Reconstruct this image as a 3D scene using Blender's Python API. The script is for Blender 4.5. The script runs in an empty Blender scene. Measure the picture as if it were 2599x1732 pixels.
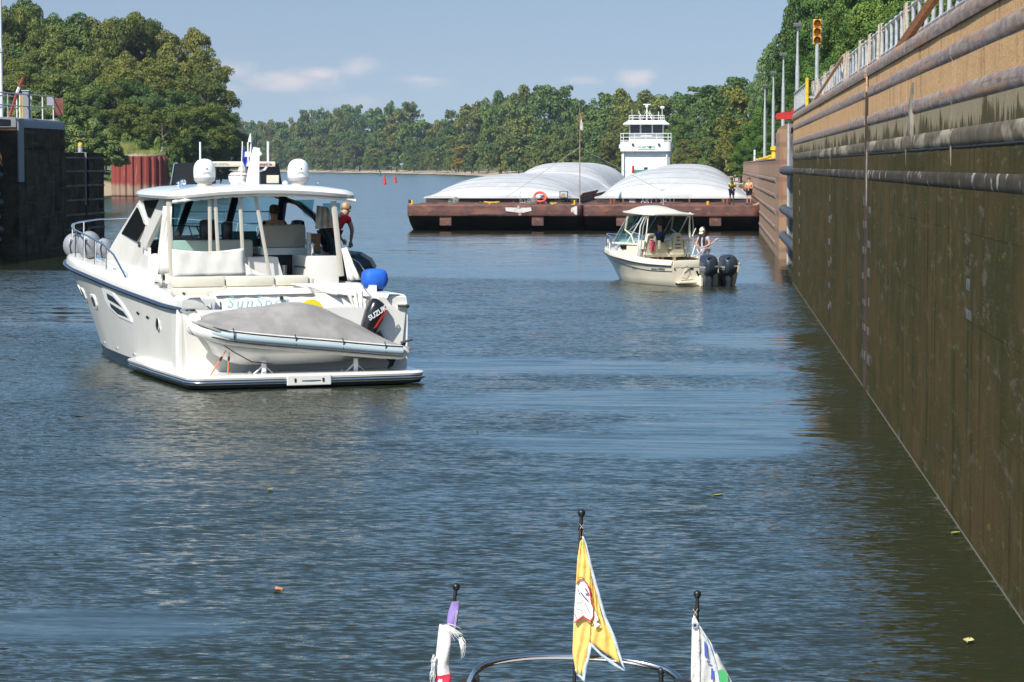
import bpy, bmesh, math, random
import numpy as np
from mathutils import Vector, Matrix, noise
R = math.radians
sc = bpy.context.scene
COL = sc.collection
# ---------------------------------------------------------------- camera, sky, sun
CAMZ, FPX, PW, PH = 3.9, 6727.0, 2599, 1732
YAW, PITCH = 4.34, 3.777
cd = bpy.data.cameras.new('camera'); cam = bpy.data.objects.new('camera', cd); COL.objects.link(cam)
cam.location = (0, 0, CAMZ); cam.rotation_euler = (R(90 - PITCH), 0, R(YAW))
cd.sensor_width = 36; cd.lens = 36 * FPX / PW; cd.clip_start = .5; cd.clip_end = 12000
sc.camera = cam
SUN_AZ, SUN_EL = 30.0, 45.0 ; HAZE = 0.00007          # azimuth: degrees to the left of straight behind the camera
sun_to = Vector((-math.sin(R(SUN_AZ)) * math.cos(R(SUN_EL)), -math.cos(R(SUN_AZ)) * math.cos(R(SUN_EL)), math.sin(R(SUN_EL))))
sl = bpy.data.lights.new('sun', 'SUN'); sl.energy = 5.0; sl.angle = R(.5); sl.color = (1, .95, .87)
so = bpy.data.objects.new('sun', sl); COL.objects.link(so); so.rotation_euler = sun_to.to_track_quat('Z', 'Y').to_euler()
sc.view_settings.view_transform = 'Standard'; sc.view_settings.look = 'None'
sc.view_settings.exposure = 0.32; sc.view_settings.gamma = 1
sc.cycles.max_bounces = 8; sc.cycles.diffuse_bounces = 2; sc.cycles.glossy_bounces = 3
sc.cycles.transmission_bounces = 6; sc.cycles.transparent_max_bounces = 12
sc.cycles.use_denoising = True; sc.cycles.sample_clamp_indirect = 4

class NT:
    """small node-tree builder"""
    def __init__(s, nt): s.nt = nt; s.n = nt.nodes; s.l = nt.links
    def node(s, t, **k):
        n = s.n.new(t)
        for a, b in k.items(): setattr(n, a, b)
        return n
    def link(s, a, b): s.l.new(a, b)
    def setv(s, sock, v):
        if hasattr(v, 'is_output') or isinstance(v, bpy.types.NodeSocket): s.l.new(v, sock)
        elif isinstance(v, (tuple, list)) and len(v) == 3 and sock.type == 'RGBA': sock.default_value = (*v, 1)
        else: sock.default_value = v
    def math(s, op, a, b=0.0, c=None, clamp=False):
        n = s.node('ShaderNodeMath', operation=op, use_clamp=clamp); s.setv(n.inputs[0], a); s.setv(n.inputs[1], b)
        if c is not None: s.setv(n.inputs[2], c)
        return n.outputs[0]
    def ramp(s, x, lo, hi, a=0.0, b=1.0, smooth=True):
        n = s.node('ShaderNodeMapRange', interpolation_type='SMOOTHSTEP' if smooth else 'LINEAR')
        for k, v in zip(range(5), (x, lo, hi, a, b)): s.setv(n.inputs[k], v)
        return n.outputs[0]
    def mix(s, f, a, b, mode='MIX'):
        n = s.node('ShaderNodeMix', data_type='RGBA', blend_type=mode, clamp_factor=True)
        s.setv(n.inputs[0], f); s.setv(n.inputs[6], a); s.setv(n.inputs[7], b); return n.outputs[2]
    def noise(s, vec, scale, detail=3, rough=.5, dist=0.0):
        n = s.node('ShaderNodeTexNoise'); s.l.new(vec, n.inputs['Vector'])
        n.inputs['Scale'].default_value = scale; n.inputs['Detail'].default_value = detail
        n.inputs['Roughness'].default_value = rough; n.inputs['Distortion'].default_value = dist; return n.outputs[0]
    def mapping(s, vec, scale=(1, 1, 1), rot=(0, 0, 0), loc=(0, 0, 0)):
        n = s.node('ShaderNodeMapping'); s.l.new(vec, n.inputs[0]); n.inputs[1].default_value = loc
        n.inputs[2].default_value = rot; n.inputs[3].default_value = scale; return n.outputs[0]
    def sep(s, v):
        n = s.node('ShaderNodeSeparateXYZ'); s.l.new(v, n.inputs[0]); return n.outputs
    def comb(s, x, y, z):
        n = s.node('ShaderNodeCombineXYZ'); s.setv(n.inputs[0], x); s.setv(n.inputs[1], y); s.setv(n.inputs[2], z); return n.outputs[0]

world = bpy.data.worlds.new('World'); sc.world = world; world.use_nodes = True
W = NT(world.node_tree); W.n.clear()
tc = W.node('ShaderNodeTexCoord'); g = tc.outputs['Generated']; sx, sy, sz = W.sep(g)
# the air is clear: look up the Nishita sky a little above the true direction so that the low sky is blue
z2 = W.math('ADD', W.math('MULTIPLY', W.math('MAXIMUM', sz, 0.0), .88), .10)
sky = W.node('ShaderNodeTexSky', sky_type='NISHITA', sun_disc=False)
sky.sun_elevation = R(SUN_EL); sky.sun_rotation = R(180 + SUN_AZ); sky.air_density = 1.0; sky.dust_density = .6; sky.ozone_density = 2.0; sky.altitude = 150
W.link(W.comb(sx, sy, z2), sky.inputs[0])
az = W.math('ARCTAN2', sx, sy); el = W.math('ARCSINE', sz)
cn = W.noise(W.comb(W.math('MULTIPLY', az, 1.0), 0.0, W.math('MULTIPLY', el, 2.2)), 55, 5, .6)
cl = None
def cloud(px, py, wx, wy, amt):
    global cl
    a0 = math.atan((px - 1299.5) / FPX) - R(YAW); e0 = (422 - py) / FPX
    dx = W.math('DIVIDE', W.math('SUBTRACT', az, a0), wx / FPX); dy = W.math('DIVIDE', W.math('SUBTRACT', el, e0), wy / FPX)
    d = W.math('SQRT', W.math('ADD', W.math('MULTIPLY', dx, dx), W.math('MULTIPLY', dy, dy)))
    v = W.math('MULTIPLY', W.ramp(W.math('ADD', d, W.math('MULTIPLY', W.math('SUBTRACT', cn, .5), -2.8)), 1.45, -.1), amt * .85)
    cl = v if cl is None else W.math('MAXIMUM', cl, v)
for c in ((740, 205, 110, 26, .75), (800, 190, 60, 22, .9), (700, 222, 60, 16, .6), (910, 172, 50, 24, .55), (590, 180, 70, 26, .45), (1080, 205, 60, 12, .45), (1090, 215, 50, 16, .3),
          (1610, 200, 46, 20, .7), (1480, 205, 50, 12, .35), (900, 260, 90, 20, .25), (560, 230, 60, 20, .35), (-300, 150, 200, 40, .6), (2900, 190, 220, 40, .6)): cloud(*c)
bg = W.node('ShaderNodeBackground'); bg.inputs[1].default_value = .115
W.link(W.mix(cl, W.mix(1.0, sky.outputs[0], W.mix(W.ramp(sz, .05, .20), (.79, .715, .70), (1.06, 1.25, 1.24)), 'MULTIPLY'), (6.2, 5.5, 5.6)), bg.inputs[0])
wo = W.node('ShaderNodeOutputWorld'); W.link(bg.outputs[0], wo.inputs[0])

# ---------------------------------------------------------------- helpers
_psi, _p = R(YAW), R(PITCH)
_fw = Vector((-math.sin(_psi) * math.cos(_p), math.cos(_psi) * math.cos(_p), -math.sin(_p)))
_rt = Vector((math.cos(_psi), math.sin(_psi), 0)); _up = _rt.cross(_fw)
def at(px, py, Y):
    """point of the photograph at world depth Y"""
    r = _fw + _rt * ((px - 1299.5) / FPX) - _up * ((py - 866) / FPX)
    return Vector((0, 0, CAMZ)) + r * (Y / r.y)
def onwater(px, py, h=0.0):
    r = _fw + _rt * ((px - 1299.5) / FPX) - _up * ((py - 866) / FPX)
    return Vector((0, 0, CAMZ)) + r * ((h - CAMZ) / r.z)

class MB:
    def __init__(s, M=None): s.v = []; s.f = []; s.m = []; s.mats = []; s.cur = 0; s.M = M
    def mat(s, m):
        if m not in s.mats: s.mats.append(m)
        s.cur = s.mats.index(m); return s
    def add(s, vs, fs):
        o = len(s.v)
        if s.M is not None: vs = [s.M @ Vector(q) for q in vs]
        s.v += [tuple(q) for q in vs]; s.f += [tuple(i + o for i in q) for q in fs]; s.m += [s.cur] * len(fs); return s
    def box(s, x0, x1, y0, y1, z0, z1, b=0.0):
        if b <= 0:
            return s.add([(x0, y0, z0), (x1, y0, z0), (x1, y1, z0), (x0, y1, z0), (x0, y0, z1), (x1, y0, z1), (x1, y1, z1), (x0, y1, z1)],
                         [(0, 3, 2, 1), (4, 5, 6, 7), (0, 1, 5, 4), (1, 2, 6, 5), (2, 3, 7, 6), (3, 0, 4, 7)])
        bm = bmesh.new(); bmesh.ops.create_cube(bm, size=1)
        for q in bm.verts: q.co = Vector(((x0 + x1) / 2 + q.co.x * (x1 - x0), (y0 + y1) / 2 + q.co.y * (y1 - y0), (z0 + z1) / 2 + q.co.z * (z1 - z0)))
        b = min(b, .49 * min(abs(x1 - x0), abs(y1 - y0), abs(z1 - z0)))
        bmesh.ops.bevel(bm, geom=bm.edges[:], offset=b, segments=2, affect='EDGES', profile=.6)
        bm.verts.ensure_lookup_table(); s.add([q.co.copy() for q in bm.verts], [[q.index for q in f.verts] for f in bm.faces]); bm.free(); return s
    def tube(s, pts, r, n=8, caps=True, flat=1.0):
        pts = [Vector(q) for q in pts]; rs = r if isinstance(r, (list, tuple)) else [r] * len(pts)
        vs, fs = [], []; up = None
        for i, q in enumerate(pts):
            t = (pts[min(i + 1, len(pts) - 1)] - pts[max(i - 1, 0)]); t = t.normalized() if t.length > 1e-9 else Vector((0, 0, 1))
            if up is None: up = Vector((0, 0, 1)) if abs(t.z) < .9 else Vector((0, 1, 0))
            a = up - t * up.dot(t)
            a = a.normalized() if a.length > 1e-5 else t.orthogonal().normalized()
            b = t.cross(a); up = a
            for k in range(n):
                an = 2 * math.pi * k / n; vs.append(q + a * math.cos(an) * rs[i] * flat + b * math.sin(an) * rs[i])
        for i in range(len(pts) - 1):
            for k in range(n):
                k2 = (k + 1) % n; fs.append((i * n + k, i * n + k2, (i + 1) * n + k2, (i + 1) * n + k))
        if caps: fs.append(tuple(reversed(range(n)))); fs.append(tuple((len(pts) - 1) * n + k for k in range(n)))
        return s.add(vs, fs)
    def loft(s, secs, closed=True, caps=True):
        n = len(secs[0]); vs = [q for c in secs for q in c]; fs = []
        for i in range(len(secs) - 1):
            for k in range(n if closed else n - 1):
                k2 = (k + 1) % n; fs.append((i * n + k, i * n + k2, (i + 1) * n + k2, (i + 1) * n + k))
        if caps and closed: fs.append(tuple(reversed(range(n)))); fs.append(tuple((len(secs) - 1) * n + k for k in range(n)))
        return s.add(vs, fs)
    def sheet(s, rows): return s.loft(rows, closed=False, caps=False)
    def lathe(s, prof, c=(0, 0, 0), n=16, axis='z'):
        secs = []
        for r, h in prof:
            q = []
            for k in range(n):
                a = 2 * math.pi * k / n; u, w = r * math.cos(a), r * math.sin(a)
                p = (u, w, h) if axis == 'z' else ((u, h, w) if axis == 'y' else (h, u, w))
                q.append((c[0] + p[0], c[1] + p[1], c[2] + p[2]))
            secs.append(q)
        return s.loft(secs)
    def prism(s, poly, a, b, plane='xz'):
        """poly in 2-D, extruded from a to b along the missing axis"""
        mk = {'xz': lambda p, t: (p[0], t, p[1]), 'yz': lambda p, t: (t, p[0], p[1]), 'xy': lambda p, t: (p[0], p[1], t)}[plane]
        n = len(poly); vs = [mk(p, a) for p in poly] + [mk(p, b) for p in poly]
        fs = [tuple(range(n)), tuple(reversed(range(n, 2 * n)))] + [(k, n + k, n + (k + 1) % n, (k + 1) % n) for k in range(n)]
        return s.add(vs, fs)
    def ball(s, c, r, n=12, m=8, sc_=(1, 1, 1)):
        pr = [(max(1e-4, math.sin(math.pi * i / m)), -math.cos(math.pi * i / m)) for i in range(m + 1)]
        secs = [[(c[0] + r * sc_[0] * a * math.cos(2 * math.pi * k / n), c[1] + r * sc_[1] * a * math.sin(2 * math.pi * k / n), c[2] + r * sc_[2] * h) for k in range(n)] for a, h in pr]
        return s.loft(secs)
    def build(s, name, m=None, parent=None, smooth=None, fixn=True, thick=0, merge=0):
        me = bpy.data.meshes.new(name); me.from_pydata(s.v, [], s.f)
        mats = s.mats if s.mats else [m]
        if m is not None and s.mats and m not in mats: pass
        for q in mats: me.materials.append(q)
        if len(mats) > 1: me.polygons.foreach_set('material_index', s.m)
        me.validate()
        if fixn:
            bm = bmesh.new(); bm.from_mesh(me)
            if merge: bmesh.ops.remove_doubles(bm, verts=bm.verts[:], dist=merge)
            bmesh.ops.recalc_face_normals(bm, faces=bm.faces[:]); bm.to_mesh(me); bm.free()
        if smooth:
            me.polygons.foreach_set('use_smooth', [True] * len(me.polygons)); me.set_sharp_from_angle(angle=R(smooth))
        o = bpy.data.objects.new(name, me); COL.objects.link(o)
        if parent is not None: o.parent = parent
        if thick:
            q = o.modifiers.new('thickness', 'SOLIDIFY'); q.thickness = thick; q.offset = 0
        return o
def tag(o, label=None, cat=None, group=None, kind=None):
    if label: o['label'] = label
    if cat: o['category'] = cat
    if group: o['group'] = group
    if kind: o['kind'] = kind
    return o
def empty(name, loc, rz=0, label=None, cat=None, group=None):
    o = bpy.data.objects.new(name, None); COL.objects.link(o); o.location = loc; o.rotation_euler = (0, 0, rz); o.empty_display_size = .2
    return tag(o, label, cat, group)
def copy_tree(o, parent=None):
    c = o.copy(); COL.objects.link(c)
    if parent is not None: c.parent = parent
    for ch in list(o.children): copy_tree(ch, c)
    return c
def text(s, size, mat_, parent, M, name='lettering', depth=.004, shear=0, bold=0, squeeze=1.0, spacing=1.0, align='CENTER'):
    cu = bpy.data.curves.new('t', 'FONT'); cu.body = s; cu.size = size; cu.extrude = depth; cu.shear = shear; cu.offset = bold
    cu.align_x = align; cu.align_y = 'CENTER'; cu.space_character = spacing; cu.resolution_u = 3
    o = bpy.data.objects.new('t', cu); COL.objects.link(o)
    bpy.context.view_layer.update()
    me = bpy.data.meshes.new_from_object(o.evaluated_get(bpy.context.evaluated_depsgraph_get()))
    bpy.data.objects.remove(o); bpy.data.curves.remove(cu)
    me.transform(M @ Matrix.Diagonal((squeeze, 1, 1, 1))); me.materials.clear(); me.materials.append(mat_); me.name = name
    o = bpy.data.objects.new(name, me); COL.objects.link(o)
    if parent is not None: o.parent = parent
    return o
def facing(loc, rz=0.0, rx=90.0, ry=0.0):
    """matrix for lettering that stands upright and reads from -Y, turned by rz degrees"""
    return Matrix.Translation(loc) @ Matrix.Rotation(R(rz), 4, 'Z') @ Matrix.Rotation(R(rx), 4, 'X') @ Matrix.Rotation(R(ry), 4, 'Z')

# ---------------------------------------------------------------- materials
MATS = {}
def pm(name, col, rough=.5, metal=0.0, col2=None, scale=3.0, amt=1.0, bump=0.0, bscale=20, stretch=(1, 1, 1), coat=0, spec=.5, detail=4, lo=.35, hi=.65, extra=None):
    if name in MATS: return MATS[name]
    m = bpy.data.materials.new(name); m.use_nodes = True; t = NT(m.node_tree); t.n.clear()
    b = t.node('ShaderNodeBsdfPrincipled'); o = t.node('ShaderNodeOutputMaterial'); t.link(b.outputs[0], o.inputs[0])
    b.inputs['Roughness'].default_value = rough; b.inputs['Metallic'].default_value = metal; b.inputs['Specular IOR Level'].default_value = spec
    if coat: b.inputs['Coat Weight'].default_value = coat; b.inputs['Coat Roughness'].default_value = .08
    c = t.node('ShaderNodeTexCoord').outputs['Object']; c = t.mapping(c, stretch)
    colr = (*col, 1)
    if col2 is not None:
        f = t.math('MULTIPLY', t.ramp(t.noise(c, scale, detail, .6), lo, hi), amt); colr = t.mix(f, col, col2)
    if extra:
        for (c3, s3, l3, h3, a3, st3) in extra:
            cc = t.mapping(c, st3); f = t.math('MULTIPLY', t.ramp(t.noise(cc, s3, 4, .6), l3, h3), a3); colr = t.mix(f, colr if not isinstance(colr, tuple) else colr[:3], c3)
    t.setv(b.inputs['Base Color'], colr)
    if bump:
        bp = t.node('ShaderNodeBump'); bp.inputs['Strength'].default_value = bump; bp.inputs['Distance'].default_value = .02
        t.link(t.noise(c, bscale, 3, .6), bp.inputs['Height']); t.link(bp.outputs[0], b.inputs['Normal'])
    MATS[name] = m; return m
gel = pm('white_gelcoat', (.80, .78, .73), .22, col2=(.72, .70, .65), scale=1.3, amt=.6, coat=.4)
gelc = pm('cream_gelcoat', (.78, .71, .56), .28, col2=(.70, .63, .48), scale=1.5, amt=.6, coat=.3)
vinyl = pm('cream_vinyl', (.72, .68, .57), .5, col2=(.64, .60, .49), scale=2, amt=.7, bump=.15, bscale=8)
canvas = pm('cream_canvas', (.78, .75, .68), .75, col2=(.70, .67, .59), scale=3, amt=.7, bump=.12, bscale=7)
black = pm('black_plastic', (.012, .012, .014), .25, coat=.3)
dark = pm('dark_interior', (.02, .019, .018), .6)
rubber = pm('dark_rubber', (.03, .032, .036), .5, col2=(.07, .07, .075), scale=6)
steel = pm('polished_steel', (.75, .76, .78), .16, 1.0)
galv = pm('galvanised_steel', (.50, .51, .51), .5, .35, col2=(.38, .39, .40), scale=8, extra=[((.42, .25, .12), 5, .6, .75, .35, (1, 1, 1))])
white = pm('white_paint', (.80, .80, .79), .4, col2=(.70, .70, .68), scale=1.2, amt=.7)
yellow = pm('yellow_paint', (.75, .50, .02), .5, col2=(.55, .34, .02), scale=5)
red = pm('red_paint', (.55, .02, .02), .5, col2=(.38, .02, .015), scale=4)
rope_m = pm('pale_rope', (.62, .53, .42), .9, col2=(.45, .37, .27), scale=30, bump=.6, bscale=60)
wood_m = pm('brown_timber', (.30, .13, .045), .6, col2=(.17, .07, .025), scale=5, stretch=(.3, 6, 6), bump=.3)

# ---------------------------------------------------------------- water
def water_mat():
    m = bpy.data.materials.new('river_water'); m.use_nodes = True; t = NT(m.node_tree); t.n.clear()
    b = t.node('ShaderNodeBsdfPrincipled'); o = t.node('ShaderNodeOutputMaterial'); t.link(b.outputs[0], o.inputs[0])
    pos = t.node('ShaderNodeNewGeometry').outputs['Position']; x, y, z = t.sep(pos)
    big = t.noise(t.mapping(pos, (.05, .02, 1)), 1.0, 3); med = t.noise(t.mapping(pos, (.25, .12, 1), loc=(3, 9, 0)), 1.0, 3)
    # ripples are fuller inside the lock chamber, the river beyond lies smoother
    edge = t.math('ADD', t.math('ADD', y, t.math('MULTIPLY', x, .35)), t.math('MULTIPLY', t.math('SUBTRACT', med, .5), 2.5))
    chamber = t.ramp(edge, 90.5, 87.5, .24, 1.0)
    def blob(cx, cy, rx, ry, rot, soft=.35, wob=.9):
        v = t.mapping(pos, (1, 1, 1), loc=(-cx, -cy, 0)); v = t.mapping(v, (1, 1, 1), rot=(0, 0, R(rot)))
        bx, by, bz = t.sep(v)
        bx = t.math('DIVIDE', bx, rx); by = t.math('DIVIDE', by, ry)
        d = t.math('SQRT', t.math('ADD', t.math('MULTIPLY', bx, bx), t.math('MULTIPLY', by, by)))
        d = t.math('ADD', d, t.math('MULTIPLY', t.math('SUBTRACT', med, .5), wob))
        return t.ramp(d, 1 + soft, 1 - soft, 0, 1)
    sl_ = None
    for q in ((-3.2, 51.5, 5.0, 2.2, 10), (-1.5, 44.0, 3.2, 2.6, 0), (0.8, 39.6, 2.4, 2.2, -20), (-1.0, 37.0, 2.8, 1.4, 15), (-5.6, 22.0, 1.5, .9, 0), (-14, 70, 5, 8, 0), (1.0, 60, 1.6, 3.0, 0)):
        k = blob(*q); sl_ = k if sl_ is None else t.math('MAXIMUM', sl_, k)
    amp = t.math('MULTIPLY', chamber, t.math('SUBTRACT', 1.0, t.math('MULTIPLY', sl_, .86)))
    amp = t.math('MULTIPLY', amp, t.ramp(med, .25, .75, .7, 1.25))
    def slope(scl, rot, loc, det=2, dist=0.0):
        n = t.node('ShaderNodeTexNoise'); t.link(t.mapping(pos, scl, rot=(0, 0, R(rot)), loc=loc), n.inputs['Vector']); n.inputs['Scale'].default_value = 1
        n.inputs['Detail'].default_value = det; n.inputs['Roughness'].default_value = .55; n.inputs['Distortion'].default_value = dist
        q = t.sep(n.outputs['Color']); return t.math('SUBTRACT', q[0], .5), t.math('SUBTRACT', q[1], .5)
    a1, b1 = slope((3.0, 8.0, 1), 6, (0, 0, 0)); a2, b2 = slope((8.0, 21.0, 1), -5, (5, 2, 0)); a3, b3 = slope((.45, .8, 1), 15, (9, 1, 0), 2, .6)
    a4, b4 = slope((.30, 1.9, 1), 9, (2, 7, 0), 3, 1.2)
    def lin(*p):
        r_ = None
        for v, k in p: q = t.math('MULTIPLY', v, k); r_ = q if r_ is None else t.math('ADD', r_, q)
        return r_
    rough_ = t.math('MULTIPLY', amp, 1.0); swirl = t.math('MAXIMUM', sl_, t.ramp(y, 85, 115, .05, .8))
    SX = t.math('ADD', t.math('MULTIPLY', lin((a1, .55), (a2, .45), (a3, .18)), rough_), t.math('MULTIPLY', a4, t.math('MULTIPLY', swirl, .10)))
    SY = t.math('ADD', t.math('MULTIPLY', lin((b1, .40), (b2, .66), (b3, .20)), rough_), t.math('MULTIPLY', b4, t.math('MULTIPLY', swirl, .30)))
    # mean tilt: at grazing view only the faces turned to the viewer are seen
    SYT = t.math('SUBTRACT', SY, t.math('MULTIPLY', t.ramp(y, 20, 130, .092, .075), t.math('ADD', .30, t.math('MULTIPLY', t.math('MINIMUM', amp, 1.0), .70))))
    nv = t.node('ShaderNodeVectorMath', operation='NORMALIZE'); t.link(t.comb(SX, SYT, 1.0), nv.inputs[0]); t.link(nv.outputs[0], b.inputs['Normal'])
    t.link(t.mix(big, (.016, .021, .010), (.022, .026, .012)), b.inputs['Base Color'])
    t.link(t.ramp(y, 20, 300, .05, .12), b.inputs['Roughness']); b.inputs['IOR'].default_value = 1.333; b.inputs['Specular IOR Level'].default_value = .5
    return m
WATER = water_mat()
wb = MB(); wb.add([(-6000, -200, 0), (6000, -200, 0), (6000, 9000, 0), (-6000, 9000, 0)], [(0, 1, 2, 3)])
tag(wb.build('water', WATER, fixn=False), kind='structure')

# ---------------------------------------------------------------- ground and banks
def ground_mat():
    m = bpy.data.materials.new('bank_ground'); m.use_nodes = True; t = NT(m.node_tree); t.n.clear()
    b = t.node('ShaderNodeBsdfPrincipled'); o = t.node('ShaderNodeOutputMaterial'); t.link(b.outputs[0], o.inputs[0]); b.inputs['Roughness'].default_value = .95
    pos = t.node('ShaderNodeNewGeometry').outputs['Position']; x, y, z = t.sep(pos)
    n1 = t.noise(t.mapping(pos, (.08, .08, .5)), 1.0, 5, .6); n2 = t.noise(t.mapping(pos, (1, 1, 1)), 1.3, 4, .6)
    sand = t.mix(n2, (.42, .31, .19), (.55, .43, .29)); grass = t.mix(n2, (.05, .075, .02), (.10, .12, .035))
    f = t.ramp(t.math('ADD', z, t.math('MULTIPLY', t.math('SUBTRACT', n1, .5), 3.0)), 1.1, 1.7)
    t.link(t.mix(f, sand, grass), b.inputs['Base Color']); return m
GRD = ground_mat()
SHORE = [(1990, 8, 300), (1950, 5.5, 380), (None, 3.5, 450), (1800, None, 520), (1700, None, 600), (1550, None, 720), (1400, None, 860), (1250, None, 1050), (1100, None, 1300),
         (950, None, 1520), (800, None, 1680), (650, None, 1850), (450, None, 2000), (200, None, 2050), (-100, None, 2100), (-900, None, 2200)]
shore = []
for px, X, Y in SHORE: shore.append(Vector((X, Y, 0)) if X is not None else Vector((at(px, 440, Y).x, Y, 0)))
def shore_at(px):
    """point of the far shoreline along the ray through a photograph column"""
    r = _fw + _rt * ((px - 1299.5) / FPX); k = r.x / r.y
    for a, b in zip(shore, shore[1:]):
        da, db = a.x - k * a.y, b.x - k * b.y
        if da * db <= 0: u = da / (da - db); return a.lerp(b, u)
    return shore[3]
rng = random.Random(5)
rows = [[], [], [], [], []]
for i in range(len(shore) - 1):
    for u in [k / 14 for k in range(14)]:
        p = shore[i].lerp(shore[i + 1], u); t_ = (shore[i + 1] - shore[i]).normalized(); nrm = Vector((-t_.y, t_.x, 0)); nrm = -nrm if nrm.y < 0 or (abs(nrm.y) < .2 and nrm.x < 0) else nrm
        j = rng.uniform(-3, 3) + 5 * noise.noise(p * .02)
        for k, (d, h) in enumerate(((-12, -.8), (0 + j, .05), (16 + j * .5, 1.0), (34, 1.9), (600, 5.0))):
            q = p + nrm * d; rows[k].append((q.x, q.y, h + (.25 * noise.noise(q * .13) if k in (2, 3) else 0)))
tb = MB(); tb.sheet(rows); tag(tb.build('far_bank', GRD, smooth=60), kind='structure')
tb = MB()   # left bank behind the lock: a low point of land that carries the wood
left_line = [(-37, 134), (-43, 150), (-58, 205), (-76, 300), (-79.5, 325), (-82, 360), (-85, 420), (-90, 470), (-104, 520), (-150, 640), (-260, 820), (-500, 1100)]
r0 = [(x + 3, y, -.6) for x, y in left_line]; r1 = [(x, y, .4 + .3 * noise.noise(Vector((x, y, 0)) * .1)) for x, y in left_line]
r2 = [(x - 4, y - 2, 1.9) for x, y in left_line]; r3 = [(x - 14, y - 4, 3.2) for x, y in left_line]; r4 = [(x - 700, y - 250, 6) for x, y in left_line]
tb.sheet([r0, r1, r2, r3, r4]); tag(tb.build('left_bank', GRD, smooth=60), kind='structure')
tb = MB()   # ground behind the right-hand wall
yy = [-60, 0, 60, 111, 112, 125, 180, 247, 262, 300, 380, 470]; hh = [5.5, 5.5, 5.5, 5.5, 4.5, 4.0, 4.0, 4.0, 3.0, 2.2, 1.8, 1.6]
xs = [3.2, 3.2, 3.2, 3.2, 3.2, 3.2, 3.2, 3.4, 5, 8.5, 6, 4.2]
tb.sheet([[(x - .0, y, -1 if y > 247 else h - .02) for x, y, h in zip(xs, yy, hh)], [(x + 1.0 + (2 if y > 250 else 0), y, h) for x, y, h in zip(xs, yy, hh)], [(x + 60, y, h + 1) for x, y, h in zip(xs, yy, hh)], [(x + 900, y + 200, h + 4) for x, y, h in zip(xs, yy, hh)]])
tag(tb.build('right_bank', GRD, smooth=60), kind='structure')

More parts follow.
